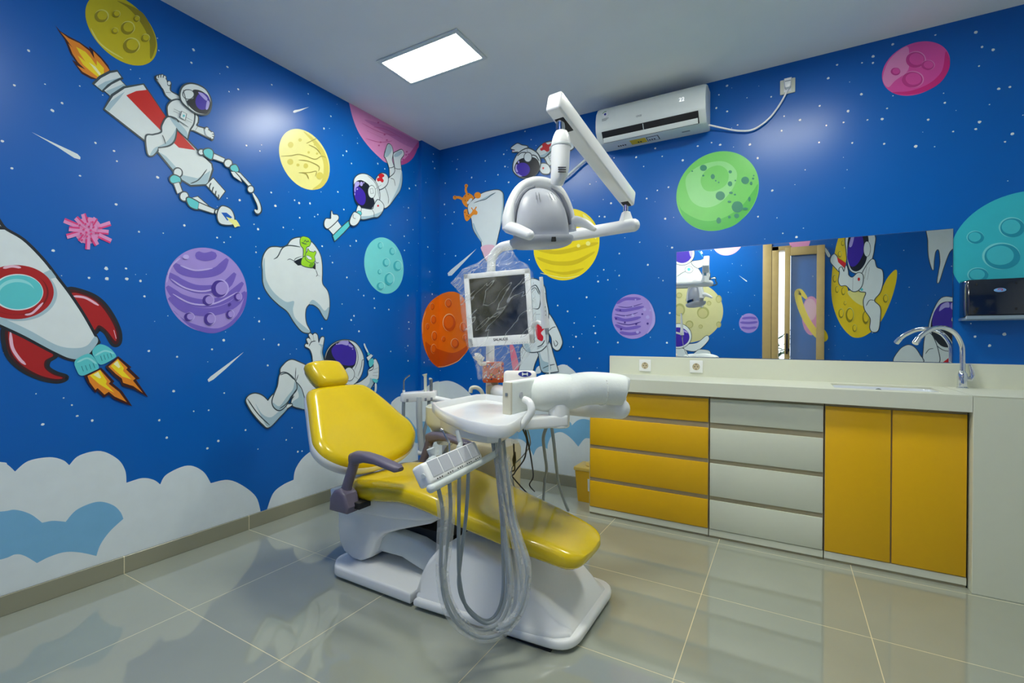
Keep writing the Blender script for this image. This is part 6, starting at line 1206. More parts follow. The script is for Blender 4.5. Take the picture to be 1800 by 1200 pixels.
  ('s','ylc',0,'3300 2259 3298 2247 3294 2238 3288 2236 3282 2239 3278 2249 3276 2261 3278 2273 3282 2282 3288 2284 3294 2280 3298 2271'),
 ]),
 ('front','painted_astronaut','white astronaut astride the yellow crescent with a red paste tube',[
  ('r','K',10,'3334 2358 3569 2333 3580 2176 3560 2047 3540 1983 3477 1896 3391 1909 3348 1971 3325 2146'),
  ('s','W',0,'3334 2358 3569 2333 3580 2176 3560 2047 3540 1983 3477 1896 3391 1909 3348 1971 3325 2146'),
  ('s','DK',0,'3356 2356 3516 2338 3518 2090 3477 1962 3413 1918 3359 1970 3330 2132'),
  ('s','pur',0,'3378 2353 3463 2344 3486 2158 3444 2030 3391 1975 3347 2011 3330 2145'),
  ('s','lav',0,'3367 2321 3394 2318 3373 2215 3348 2217'),
  ('r','K',6,'3545 2166 3541 2124 3531 2094 3516 2083 3501 2096 3490 2128 3486 2171 3490 2213 3500 2244 3515 2254 3530 2241 3541 2209'),
  ('s','W',0,'3545 2166 3541 2124 3531 2094 3516 2083 3501 2096 3490 2128 3486 2171 3490 2213 3500 2244 3515 2254 3530 2241 3541 2209'),
  ('r','K',10,'3540 2023 3581 2039 3603 1953 3655 1910 3661 1781 3636 1666 3584 1577 3637 1497 3638 1368 3623 1238 3576 1219 3550 1265 3554 1369 3501 1475 3490 1581 3510 1671 3446 1701 3467 1871'),
  ('s','W',0,'3540 2023 3581 2039 3603 1953 3655 1910 3661 1781 3636 1666 3584 1577 3637 1497 3638 1368 3623 1238 3576 1219 3550 1265 3554 1369 3501 1475 3490 1581 3510 1671 3446 1701 3467 1871'),
  ('l','K',7,'3584 1577 3542 1579 3511 1514'),
  ('r','K',10,'3170 2052 3176 2105 3203 2136 3231 2100 3248 2045 3304 1974 3277 1909 3204 1995'),
  ('s','W',0,'3170 2052 3176 2105 3203 2136 3231 2100 3248 2045 3304 1974 3277 1909 3204 1995'),
  ('p','redl',0,'3231 2098 3321 2020 3304 1964 3243 2039'),
  ('r','K',6,'3096 2234 3124 2211 3164 2133 3153 2104 3130 2136'),
  ('s','W',0,'3096 2234 3124 2211 3164 2133 3153 2104 3130 2136'),
  ('r','K',10,'3381 1850 3434 1899 3477 1870 3473 1765 3436 1701 3382 1693 3322 1760 3272 1763 3250 1817 3260 1911 3255 1958 3277 1976 3299 1921 3320 1993 3337 1932 3343 1879'),
  ('s','W',0,'3381 1850 3434 1899 3477 1870 3473 1765 3436 1701 3382 1693 3322 1760 3272 1763 3250 1817 3260 1911 3255 1958 3277 1976 3299 1921 3320 1993 3337 1932 3343 1879'),
  ('l','K',6,'3386 1849 3384 1697'),
  ('s','redl',0,'3453 1825 3452 1816 3447 1809 3441 1806 3436 1809 3431 1817 3430 1827 3431 1837 3435 1844 3441 1846 3447 1843 3451 1835'),
  ('l','K',6,'3540 1957 3520 1815'),
  ('l','K',6,'3514 1966 3493 1830'),
  ('s','teal',0,'3483 1706 3481 1698 3476 1692 3470 1690 3464 1693 3459 1699 3457 1707 3459 1715 3463 1720 3470 1722 3476 1719 3481 1713'),
 ]),
 ('front','painted_tooth','white tooth with long roots near the ceiling',[
  ('r','K',9,'4056 2405 4316 2398 4317 2204 4272 2123 4227 2067 4182 1911 4146 1760 4132 1760 4145 1877 4155 1974 4143 2099 4115 2089 4102 1991 4098 1892 4083 1918 4059 2044 4053 2206'),
  ('s','W',0,'4056 2405 4316 2398 4317 2204 4272 2123 4227 2067 4182 1911 4146 1760 4132 1760 4145 1877 4155 1974 4143 2099 4115 2089 4102 1991 4098 1892 4083 1918 4059 2044 4053 2206'),
 ]),
 ('front','painted_astronaut','white astronaut low in the corner behind raised knees',[
  ('r','K',9,'4103 1062 4270 1113 4415 1042 4416 891 4105 882'),
  ('s','W',0,'4103 1062 4270 1113 4415 1042 4416 891 4105 882'),
  ('p','redl',0,'4180 885 4262 972 4299 888'),
  ('r','K',9,'4064 1236 4147 1556 4267 1576 4376 1475 4404 1258 4334 1053 4179 1026'),
  ('s','W',0,'4064 1236 4147 1556 4267 1576 4376 1475 4404 1258 4334 1053 4179 1026'),
  ('s','DK',0,'4078 1261 4101 1409 4157 1519 4231 1541 4322 1513 4377 1403 4369 1174 4289 1064 4178 1057 4103 1161'),
  ('s','pur',0,'4102 1260 4101 1409 4157 1513 4231 1535 4322 1477 4333 1259 4214 1235'),
  ('s','lav',0,'4148 1439 4166 1506 4221 1535 4231 1480 4194 1475'),
  ('s','lav',0,'4269 1491 4267 1472 4261 1459 4254 1454 4247 1460 4241 1473 4239 1492 4241 1510 4246 1523 4254 1528 4261 1523 4266 1509'),
  ('r','K',9,'4023 1036 4036 1174 4065 1205 4103 1149 4141 1013 4147 884 4029 880'),
  ('s','W',0,'4023 1036 4036 1174 4065 1205 4103 1149 4141 1013 4147 884 4029 880'),
  ('r','K',9,'3773 873 3812 1008 3881 1068 3940 1048 3990 961 4009 880'),
  ('s','W',0,'3773 873 3812 1008 3881 1068 3940 1048 3990 961 4009 880'),
  ('l','K',6,'3999 973 4024 880'),
  ('l','K',6,'4037 974 4066 1024 4104 1037'),
 ]),
]
STARS_LEFT = '-2636 2298 -2678 2136 -2563 2082 -2685 1798 -2472 1832 -2418 1997 -2339 1940 -2350 1984 -2532 2127 -2712 1898 -2010 2634 -2020 2561 -1835 2631 -1572 2655 -1775 2535 -1826 2498 -1727 2232 -1646 2228 -2174 1914 -1776 2535 -1319 2714 -1141 2641 -1197 2535 -908 2540 -1007 2448 -1038 2408 -962 2375 -710 2456 -637 2439 -1574 2001 -1766 1906 -1547 1927 -1416 1995 -1384 1985 -1304 2003 -1081 2139 -1029 2029 -1380 1892 -1269 1924 -1244 1944 -1681 1786 -1657 1762 -1494 1806 -1727 2232 -1648 2229 -282 2411 -358 2363 -368 2201 -382 2097 -573 2015 -312 2032 -2342 1738 -2252 1628 -2561 1486 -2441 1384 -2377 1387 -2301 1395 -2246 1391 -2229 1318 -2379 1434 -2304 1444 -2211 1051 -2500 819 -2430 741 -2594 749 -2166 704 -2482 769 -2053 1701 -1681 1786 -1656 1762 -1494 1805 -1889 1668 -1817 1685 -1852 1649 -1669 1623 -2229 1317 -1209 1738 -1125 1640 -1001 1552 -1651 1352 -1649 1216 -1853 1104 -1915 1054 -2086 1018 -2211 1050 -1619 1110 -1524 1076 -1209 1182 -1042 1360 -936 1281 -961 1250 -743 1422 -738 1349 -589 1346 -896 1473 -845 1435 -972 1782 -918 1827 -572 2013 -417 1957 -414 1841 -889 1169 -1595 951 -2102 843 -1850 809 -2007 728 -1932 724 -1730 582 -1431 548 -2165 704 -2133 610 -1881 547 -567 1015 -367 933 -370 1058 -1380 1892 -2499 821 -2165 703 -2132 608 -1881 548 -1939 518 -1730 584 -1430 549 -1471 478 -1655 457 -1359 385 -1390 387 -361 1913 -371 1475 -361 1255 -357 1199 -367 933'
STARS_COLUMN = '-88 2735 -95 2667 -70 2616 -186 2458 -199 2153 -158 1910 -132 1700 -97 1508 -200 914'
STARS_BACK = '896 2780 952 2702 710 2533 644 2477 517 2614 378 2498 519 2444 746 2398 220 2597 230 2681 698 2636 94 2496 86 2309 194 2227 98 2217 176 2128 1630 2430 1790 2404 1844 2330 1447 2270 1702 2223 1609 2105 1521 2021 1562 2013 1939 2148 1866 2102 1923 2441 940 1750 1673 1736 1876 1639 1819 1802 1673 1578 1557 1627 1589 1551 1515 1544 1426 1432 1273 1331 1327 1241 1189 1378 1342 1138 1666 1096 1321 1060 1371 974 1514 1095 1496 1164 1483 1217 91 1869 210 1843 380 775 3214 2759 3394 2754 3553 2717 3578 2634 3620 2607 3567 2539 3642 2402 3683 2401 3435 2382 3571 2250 3469 2222 3557 2216 3667 2128 3693 2162 3128 2718 3077 2697 3127 2682 2960 2719 2917 2653 3075 2519 2877 2502 3014 2438 2993 2378 2910 2379 3170 2357 3104 2367 3192 2411 3180 2216 3035 2251 2875 2287 3317 2175 3368 2308 2778 2441 1970 2376 2105 2324 2284 2406 2336 2382 2200 2400 2509 2348 2553 2255 2634 2040 2013 2158 1993 1946 2557 1889 2692 1770 2764 1740 2039 1744 2026 1300 2009 1096 1980 1523 3562 1141 3617 1094 3672 1153 2375 2753 2327 2707 2312 2625 2377 2588 2625 2619 2438 2487 2695 2483 2777 2440 2682 2398 2510 2348 2284 2406 2336 2383 1970 2378 1924 2440'
STARS_FRONT = ''
WALLS = {'left': wall_left, 'column': corner, 'back': wall_back, 'front': wall_front}
LIM = {'left': (YF, -.24, .081, H), 'column': (-.24, 0, .081, H), 'back': (.03, XR, .081, H), 'front': (0, XR, 0, H)}
def on_wall(wn, u, v, d):
    return Vector((d, u, v)) if wn == 'left' else Vector((.03+d, u, v)) if wn == 'column' else Vector((u, -d, v)) if wn == 'back' else Vector((u, YF+d, v))
def clip(poly, lim):
    for ax, val, sg in ((0, lim[0], 1), (0, lim[1], -1), (1, lim[2], 1), (1, lim[3], -1)):
        out = []
        for i in range(len(poly)):
            a, b = poly[i-1], poly[i]; da, db = (a[ax]-val)*sg, (b[ax]-val)*sg
            if (da < 0) != (db < 0): t = da/(da-db); out.append((a[0]+(b[0]-a[0])*t, a[1]+(b[1]-a[1])*t))
            if db >= 0: out.append(b)
        poly = out
        if len(poly) < 3: return []
    return poly
def parse(s): v = [int(x)/1000 for x in s.split()]; return list(zip(v[::2], v[1::2]))
def fill(bm, wn, poly, d, mi):
    poly = clip(poly, LIM[wn])
    if len(poly) < 3: return
    vs_ = [bm.verts.new(on_wall(wn, u, v, d)) for u, v in poly]
    for t in tessellate_polygon([[Vector((u, v, 0)) for u, v in poly]]):
        try: f = bm.faces.new([vs_[i] for i in t]); f.material_index = mi
        except ValueError: pass
def ribbon(bm, wn, pts, wd, d, mi, closed):
    P = [Vector((u, v)) for u, v in pts]; n = len(P); A = []; 
    for i in range(n):
        t = (P[(i+1) % n]-P[i-1]) if closed else P[min(i+1, n-1)]-P[max(i-1, 0)]
        if t.length < 1e-9: t = Vector((1, 0))
        t.normalize(); nn = Vector((-t.y, t.x)); k = 1. if closed else min(1., .35+4*min(i, n-1-i)/max(1, n-1))
        A.append((P[i]+nn*wd/2*k, P[i]-nn*wd/2*k))
    lim = LIM[wn]
    for i in range(n if closed else n-1):
        a, b = A[i], A[(i+1) % n]; q_ = [a[0], b[0], b[1], a[1]]
        q_ = clip([tuple(p) for p in q_], lim)
        if len(q_) < 3: continue
        try: f = bm.faces.new([bm.verts.new(on_wall(wn, p[0], p[1], d)) for p in q_]); f.material_index = mi
        except ValueError: pass
for wn, name, label, layers in MURAL:
    bm = new(); mats = []; d = .0006; base_d = .0004
    if name in ('painted_cloud',): d = .0004
    if name == 'painted_astronaut': d = .004
    for kind, c, wd, s in layers:
        pts = parse(s); mn = 'paint_'+c
        if mn not in mats: mats.append(mn)
        mi = mats.index(mn); d += .00018
        if kind in 'sr':
            P = [(p.x, p.y) for p in cr([(u, v, 0) for u, v in pts], 6, True)]
            if kind == 's': fill(bm, wn, P, d, mi)
            else: ribbon(bm, wn, P, wd/1000*1.6, d, mi, True)
        elif kind == 'p': fill(bm, wn, pts, d, mi)
        elif kind == 'q': ribbon(bm, wn, pts, wd/1000*1.6, d, mi, True)
        elif kind == 'e':
            (cx, cy), (rx, ry) = pts; fill(bm, wn, [(cx+rx*cos(2*pi*k/72), cy+ry*sin(2*pi*k/72)) for k in range(72)], d, mi)
        elif kind == 'l':
            P = [(p.x, p.y) for p in cr([(u, v, 0) for u, v in pts], 6)] if len(pts) > 2 else pts
            ribbon(bm, wn, P, wd/1000, d, mi, False)
    if not bm.verts: bm.free(); continue
    nv = {'left': Vector((1, 0, 0)), 'column': Vector((1, 0, 0)), 'back': Vector((0, -1, 0)), 'front': Vector((0, 1, 0))}[wn]
    bm.normal_update()
    for f in bm.faces:
        if f.normal.dot(nv) < 0: f.normal_flip()
    obj(name, bm, [M_[k] for k in mats], WALLS[wn], label, smooth=False, recalc=False, origin=(0, 0, 0))
for wn, S in (('left', STARS_LEFT), ('column', STARS_COLUMN), ('back', STARS_BACK), ('front', '')):
    bm = new(); pts = [(u, v, random.uniform(.004, .0078)) for u, v in parse(S)]
    lim = LIM[wn]
    for k in range({'left': 110, 'column': 8, 'back': 150, 'front': 300}[wn]):
        pts.append((random.uniform(lim[0], lim[1]), random.uniform(.75 if wn != 'front' else .1, H-.05), random.choice([.0018, .0022, .003, .0045 if wn == 'front' else .0025])))
    done = []
    for u, v, r_ in pts:
        if any(abs(u-p[0]) < .02 and abs(v-p[1]) < .02 for p in done): continue
        done.append((u, v)); a0 = random.uniform(0, 6)
        fill(bm, wn, [(u+r_*random.uniform(.8, 1.2)*cos(a0+k*pi/4), v+r_*random.uniform(.8, 1.2)*sin(a0+k*pi/4)) for k in range(8)], .0003, 0)
    nv = {'left': Vector((1, 0, 0)), 'column': Vector((1, 0, 0)), 'back': Vector((0, -1, 0)), 'front': Vector((0, 1, 0))}[wn]
    bm.normal_update()
    for f in bm.faces:
        if f.normal.dot(nv) < 0: f.normal_flip()
    obj('painted_stars', bm, M_['paint_W'], WALLS[wn], 'small white stars dotted over the blue wall', smooth=False, recalc=False, origin=(0, 0, 0))['kind'] = 'stuff'

# ---------------------------------------------------------------- ceiling lights
def ceiling_light(cx, cy, label, dm='diffuser', power=1.):
    t = thing('ceiling_light', label, 'ceiling light', (cx, cy, H))
    bm = new(); z0, z1 = H-.012, H-.0005; ox, oy, ix, iy = .302, .153, .277, .128
    for lo, hi in (((-ox, -oy), (ox, -iy)), ((-ox, iy), (ox, oy)), ((-ox, -iy), (-ix, iy)), ((ix, -iy), (ox, iy))):
        box(bm, (cx+lo[0], cy+lo[1], z0), (cx+hi[0], cy+hi[1], z1), .002, 1)
    obj('frame', bm, M_['cool_white'], t)
    bm = new(); box(bm, (cx-ix, cy-iy, H-.008), (cx+ix, cy+iy, H-.004))
    m = MATS.get(dm) or mat(dm, (252, 253, 240), .5, emit=LAMP*power, vary=0)
    obj('diffuser', bm, m, t, 'glowing white diffuser')
    return t
ceiling_light(.858, -1.108, 'rectangular white LED panel light on the ceiling'); ceiling_light(2.72, -1.11, 'second LED panel light on the ceiling, above the sink side'); ceiling_light(1.79, -2.72, 'added out-of-view LED fill panel on the ceiling, just inside the door', 'diffuser_fill', 1.7)  # last panel is an added, unseen fill light brightening the camera side

# ---------------------------------------------------------------- air conditioner
def prof_loft(bm, prof, x0, x1, r=.03, n=4):
    rings = []
    cy = sum(p[0] for p in prof)/len(prof); cz = sum(p[1] for p in prof)/len(prof)
    st = [(x0+r*(1-cos(pi/2*i/n)), 1-.055*(1-sin(pi/2*i/n))) for i in range(n+1)]
    st += [(x0+x1-x, s) for x, s in st[::-1]]
    for x, s in st: rings.append([bm.verts.new((x, (p[0]) if p[0] > -.01 else cy+(p[0]-cy)*s, cz+(p[1]-cz)*s)) for p in prof])
    skin(bm, rings, True)
ac = thing('air_conditioner', 'white wall mounted split air conditioner showing 22', 'air conditioner', (1.93, -.1, 2.4))
AX0, AX1 = 1.565, 2.275
bm = new()
pr = [(-.001, 2.745), (-.12, 2.735), (-.17, 2.715), (-.20, 2.675), (-.212, 2.625), (-.212, 2.575), (-.208, 2.548), (-.203, 2.538), (-.158, 2.485), (-.145, 2.477), (-.03, 2.478), (-.001, 2.482)]
prof_loft(bm, pr, AX0, AX1)
body = obj('casing', bm, M_['cool_white'], ac, angle=40)
ty_ = Vector((0, .62, -.785)); nn_ = Vector((0, -.785, -.62)); oc = Vector(((AX0+AX1)/2, -.181, 2.512))
bm = new(); obox(bm, oc+nn_*.000, (1, 0, 0), ty_, nn_, (AX1-AX0-.085, .078, .012), .003); obj('air_outlet', bm, M_['rubber_black'], ac, 'dark air outlet slot')
bm = new(); obox(bm, oc+nn_*.012+ty_*.018, (1, 0, 0), (ty_+nn_*.25).normalized(), (nn_-ty_*.25).normalized(), (AX1-AX0-.095, .032, .006), .002); obj('louver', bm, M_['cool_white'], ac)
bm = new(); obox(bm, oc+nn_*.006-ty_*.018-Vector((.03, 0, 0)), (1, 0, 0), ty_, nn_, (.004, .036, .008), .001); obj('outlet_rib', bm, M_['cool_white'], ac)
FM = lambda x, z: frame((x, -.2135, z), (1, 0, 0), (0, 0, 1))
text('display_digits', '22', .034, FM(2.135, 2.63), M_['led_digit'], ac, label='lit white digits 22')
text('brand_mark', 'GREE', .016, FM(1.865, 2.59), M_['label_grey'], ac, label='small grey brand letters')
bm = new(); lathe(bm, [(.022, 0), (.022, .0006)], (1.635, -.2125, 2.655), (0, -1, 0), 24); lathe(bm, [(.008, 0), (.008, .0004)], (1.635, -.2132, 2.655), (0, -1, 0), 16, mi=1)
for k in range(5):
    a = radians(70+k*20); obox(bm, (1.635+.018*cos(a), -.2132, 2.655+.018*sin(a)), (-sin(a), 0, cos(a)), (0, 1, 0), (cos(a), 0, sin(a)), (.005, .0006, .006), mi=2)
for k in range(3): box(bm, (1.612, -.2134, 2.624-k*.006), (1.66-.008*k, -.2128, 2.627-k*.006), mi=3)
obj('energy_sticker', bm, [M_['label_white'], M_['label_blue'], M_['label_green'], M_['label_grey']], ac, 'round white energy sticker with a blue centre', smooth=False)
bn = Vector((0, 0, -1)); bt = Vector((0, 1, 0))
def ac_low(x, w_, h_, m, name, label):
    bm = new(); obox(bm, Vector((x, -.088, 2.4772))+bn*.0007, (1, 0, 0), bt, bn, (w_, h_, .0012)); return obj(name, bm, m, ac, label)
ac_low(1.71, .12, .075, M_['label_white'], 'specification_label', 'white printed label')
ly = ac_low(1.83, .105, .075, M_['label_yellow'], 'warning_label', 'yellow warning label')
lw = ac_low(1.928, .08, .07, M_['rubber_black'], 'notice_label', 'white label with a black border')
bm = new(); obox(bm, Vector((1.928, -.088, 2.4772))+bn*.0014, (1, 0, 0), bt, bn, (.07, .06, .0008)); obj('label_face', bm, M_['label_white'], lw)
for x, n_ in ((1.71, 4), (1.85, 2), (1.926, 3)):
    bm = new()
    for k in range(n_): obox(bm, Vector((x-.022+k*.016, -.076, 2.4772))+bn*.002, (1, 0, 0), bt, bn, (.01, .018, .0008))
    obj('label_print', bm, M_['rubber_black'], ac)
ac_low(2.14, .05, .014, M_['label_grey'], 'model_plate', 'small grey plate')
# socket, plug and cord for it
ws = thing('wall_socket', 'white wall socket high beside the air conditioner', 'socket', (2.71, 0, 2.66), 'wall sockets')
bm = new(); box(bm, (2.672, -.012, 2.612), (2.752, -.0005, 2.70), .004); obj('face_plate', bm, M_['ivory'], ws)
bm = new(); box(bm, (2.692, -.014, 2.622), (2.732, -.011, 2.692), .002); obj('socket_insert', bm, M_['white_plastic'], ws)
bm = new(); tube(bm, [(2.262, -.05, 2.51), (2.336,-0.03,2.482), (2.444,-0.02,2.441), (2.531,-0.02,2.432), (2.615,-0.02,2.48), (2.678,-0.02,2.562), (2.713, -.032, 2.628)], .0055, 10, 8); pc = obj('power_cord', bm, M_['white_plastic'], ac, 'white power cord sagging to a wall plug')
bm = new(); prism(bm, [(2.693, 2.69), (2.697, 2.64), (2.704, 2.632), (2.722, 2.632), (2.729, 2.64), (2.733, 2.69)], 1, -.05, -.0145, .006); obj('plug', bm, M_['white_plastic'], pc)
bm = new(); box(bm, (2.698, -.0515, 2.668), (2.728, -.0495, 2.672)); obj('plug_grip', bm, M_['label_grey'], pc)
bm = new(); tube(bm, [(1.60, -.06, 2.483), (1.542,-0.06,2.49), (1.422,-0.03,2.444), (1.272,-0.03,2.348), (1.166,-0.015,2.292)], .009, 10, 6); obj('drain_hose', bm, M_['cool_white'], ac, 'white drain hose slanting down the wall')

# ---------------------------------------------------------------- cabinets along the back wall
YC = -.46; CT = .80
def cabinet(name, label, x0, x1, group='base cabinets under the worktop'):
    t = thing(name, label, 'cabinet', ((x0+x1)/2, -.25, 0), group)
    bm = new(); box(bm, (x0, YC+.0125, .0), (x1, -.002, CT-.001))
    obj('carcass', bm, M_['groove'], t)
    bm = new(); box(bm, (x0, YC+.004, .012), (x1, YC+.0122, .048), .002, 1); obj('plinth', bm, M_['ivory'], t)
    return t
ROWS = [(.785, .652), (.620, .446), (.422, .238), (.214, .052)]
def drawers(t, x0, x1, m):
    for i, (a, b) in enumerate(ROWS):
        bm = new(); box(bm, (x0+.003, YC, b), (x1-.003, YC+.0122, a), .0025, 2); obj('drawer_front', bm, m, t)
t = cabinet('drawer_cabinet', 'yellow fronted four drawer base cabinet at the left end of the worktop', 1.628, 2.338); drawers(t, 1.628, 2.338, M_['yellow_lacquer'])
bm = new(); box(bm, (1.6265, YC+.006, .0), (1.628, -.002, CT-.001)); obj('side_panel', bm, M_['ivory'], t)
t = cabinet('drawer_cabinet', 'white fronted four drawer base cabinet between the yellow cabinets', 2.342, 2.882); drawers(t, 2.342, 2.882, M_['white_lacquer'])
t = cabinet('sink_cabinet', 'yellow two door base cabinet under the sink', 2.886, 3.424)
for a, b in ((2.888, 3.150), (3.156, 3.421)):
    bm = new(); box(bm, (a, YC, .052), (b, YC+.0122, .785), .0025, 2); obj('door', bm, M_['yellow_lacquer'], t)
bm = new(); box(bm, (3.43, -.50, .0), (XR-.002, -.002, .872), .002, 1); tag(obj('end_cabinet', bm, M_['white_lacquer']), 'plain white boxed unit closing the right end of the worktop', 'cabinet')
wt = thing('worktop', 'long off-white worktop with a thick front edge and upstand', 'worktop', (2.5, -.25, .8))
bm = new(); SX0, SX1, SY0, SY1 = 2.93, 3.36, -.40, -.13
X0, X1, Y0, Y1, Z0, Z1 = 1.61, 3.428, -.50, -.022, .802, .876
for a, b in (((X0, Y0), (SX0, Y1)), ((SX1, Y0), (X1, Y1)), ((SX0, Y0), (SX1, SY0)), ((SX0, SY1), (SX1, Y1))): box(bm, (*a, Z0), (*b, Z1))
bmesh.ops.remove_doubles(bm, verts=bm.verts[:], dist=1e-5)
obj('top_slab', bm, M_['ivory'], wt, smooth=False)
bm = new(); box(bm, (1.612, -.022, .80), (XR-.002, -.001, 1.0), .002, 1); obj('upstand', bm, M_['ivory'], wt)
bm = new(); box(bm, (3.431, -.50, .873), (XR-.002, -.022, .8765)); obj('end_top', bm, M_['ivory'], wt)
sk = thing('sink', 'white undermount sink basin set in the worktop', 'sink', (3.145, -.265, .8))
bm = new(); rings = []
for s, z in ((.0, .868), (.004, .862), (.012, .80), (.03, .715), (.08, .70), (.19, .698)):
    rings.append([bm.verts.new((3.145+(x), -.265+y, z)) for x, y in sring(0, 0, .214-s, .134-min(s, .125), 40, 9)])
skin(bm, rings, False); bm.faces.new(rings[-1])
obj('basin', bm, mat('sink_white', (222, 230, 240), .15, coat=.4, vary=.01), sk)
bm = new(); lathe(bm, [(.028, 0), (.028, .004), (.02, .004), (.018, .001)], (3.145, -.265, .699)); obj('drain', bm, M_['steel'], sk, 'steel drain')
bm = new(); cyl(bm, (3.145, -.1355, .845), (3.145, -.141, .845), .016, 20, bev=.001); obj('overflow', bm, M_['steel'], sk, 'steel overflow ring')
fc = thing('faucet', 'tall chrome gooseneck tap beside the sink', 'faucet', (3.494, -.096, .876))
FX, FY = 3.49, -.10
bm = new(); lathe(bm, [(.024, 0), (.024, .006), (.020, .01), (.021, .055), (.019, .075), (.014, .085), (.0115, .09)], (FX, FY, .876)); obj('base', bm, M_['chrome'], fc)
bm = new(); tube(bm, [(FX, FY, .955), (FX, FY, 1.06), (3.483, -.105, 1.105), (3.455, -.125, 1.157), (3.41, -.15, 1.183), (3.36, -.185, 1.180), (3.315, -.215, 1.153), (3.29, -.231, 1.127)], .0115, 14, 6); obj('spout', bm, M_['chrome'], fc)
bm = new(); cyl(bm, (3.293, -.229, 1.131), (3.276, -.241, 1.103), .0135, 16, .0145, .002); obj('aerator', bm, M_['chrome'], fc)
bm = new(); cyl(bm, (FX, FY, .925), (FX+.03, FY-.004, .925), .012, 14); tube(bm, [(FX+.028, FY-.005, .918), (FX+.036, FY-.006, .945), (FX+.032, FY-.004, .975), (FX+.026, FY-.002, 1.0)], [.010, .0115, .009, .006], 12, 5, flat=.7); obj('lever', bm, M_['chrome'], fc)
# sockets on the upstand
def socket(cx, cz, label):
    t = thing('wall_socket', label, 'socket', (cx, -.022, cz), 'wall sockets')
    bm = new(); box(bm, (cx-.041, -.031, cz-.041), (cx+.041, -.022, cz+.041), .007, 3); obj('face_plate', bm, M_['white_plastic'], t)
    bm = new(); rings = [[bm.verts.new((cx+r_*cos(2*pi*k/24), y, cz+r_*sin(2*pi*k/24))) for k in range(24)] for r_, y in ((.023, -.0315), (.021, -.0335), (.0195, -.0325), (.018, -.0318))]
    skin(bm, rings, True); obj('socket_well', bm, M_['cream_dark'], t, 'beige recessed socket well')
    for dx, dz in ((-.0095, 0), (.0095, 0), (0, .016), (0, -.016)):
        bm = new(); cyl(bm, (cx+dx, -.0318, cz+dz), (cx+dx, -.0328, cz+dz), .0032, 12); obj('pin_hole', bm, M_['rubber_black'], t)
    return t
s1 = socket(1.868, .938, 'white wall socket on the upstand, left of the mirror'); copy_tree(s1, (.335, 0, .003), label='white wall socket on the upstand, under the left end of the mirror')
# mirror
mr = thing('wall_mirror', 'wide frameless mirror above the worktop', 'mirror', (2.77, -.004, 1.0))
bm = new(); box(bm, (2.07, -.0065, 1.004), (3.471, -.006, 1.709)); obj('mirror_glass', bm, M_['mirror'], mr, smooth=False)
bm = new(); box(bm, (2.069, -.006, 1.0025), (3.472, -.001, 1.7105)); obj('backing', bm, M_['steel'], mr, smooth=False)
# paper towel dispenser
dp = thing('paper_towel_dispenser', 'dark smoked plastic paper towel dispenser beside the mirror', 'dispenser', (3.6, -.06, 1.23))
bm = new(); prism(bm, [(-.002, 1.235), (-.105, 1.235), (-.125, 1.25), (-.125, 1.40), (-.11, 1.425), (-.002, 1.432)], 0, 3.497, 3.76, .012, 3); obj('cover', bm, M_['smoke_plastic'], dp)
bm = new(); prism(bm, [(-.002, 1.222), (-.122, 1.222), (-.130, 1.228), (-.126, 1.244), (-.11, 1.236), (-.002, 1.236)], 0, 3.495, 3.763, .003, 2); obj('lower_trim', bm, mat('smoke_trim', (130, 150, 168), .15, coat=.5), dp, 'glossy grey lower edge')
bm = new(); lathe(bm, [(.022, 0), (.022, .002), (.019, .003)], (3.618, -.125, 1.368), (0, -1, 0), 28, sx=1, sy=1)
for v in bm.verts: v.co.z = 1.368+(v.co.z-1.368)*.45
em = obj('oval_emblem', bm, mat('emblem_blue', (120, 170, 230), .3), dp, 'small oval emblem in pale blue with a red swirl')
bm = new(); tube(bm, [(3.618+.007*cos(a)*1.2, -.1285, 1.369+.005*sin(a)) for a in [radians(x) for x in range(-60, 200, 20)]], .0016, 8); obj('emblem_swirl', bm, M_['label_red'], em)
for x, z in ((3.533, 1.40), (3.675, 1.40), (3.533, 1.275), (3.675, 1.275)):
    bm = new(); box(bm, (x-.004, -.1262, z-.006), (x+.004, -.1245, z+.006), .001, 1); obj('rivet', bm, M_['rubber_black'], dp)
# yellow waste box on the floor
sb = thing('sharps_box', 'yellow sharps waste box on the floor left of the cabinets', 'box', (1.58, -.2, 0))
bm = new(); rings = [[bm.verts.new((cx_+(x), -.205+y, z)) for x, y in sring(0, 0, hx, hy, 24, 12)] for cx_, hx, hy, z in ((1.545, .075, .07, .001), (1.545, .092, .085, .215))]
skin(bm, rings); obj('tub', bm, M_['sharps_yellow'], sb)
bm = new(); box(bm, (1.449, -.294, .215), (1.6255, -.116, .24), .006); cyl(bm, (1.55, -.205, .24), (1.55, -.205, .262), .045, 20, .04, .003); obj('lid', bm, mat('lid_amber', (224, 190, 90), .3), sb, 'paler yellow lid')
lb = new(); obox(lb, (1.575, -.2835, .125), (1, 0, 0), (0, -.07, .998), (0, -.998, -.07), (.05, .085, .0012))
for z, mi_ in ((.155, 1), (.125, 2), (.10, 2)): obox(lb, (1.580, -.2848+(.125-z)*-.07, z), (1, 0, 0), (0, -.07, .998), (0, -.998, -.07), (.032, .016, .0012), mi=mi_)
obj('warning_sticker', lb, [M_['label_white'], M_['label_red'], M_['rubber_black']], sb, smooth=False)

# ---------------------------------------------------------------- dental chair
YCH = -1.62
ch = thing('dental_chair', 'yellow upholstered dental chair on a white base', 'dental chair', (1.45, YCH, 0))
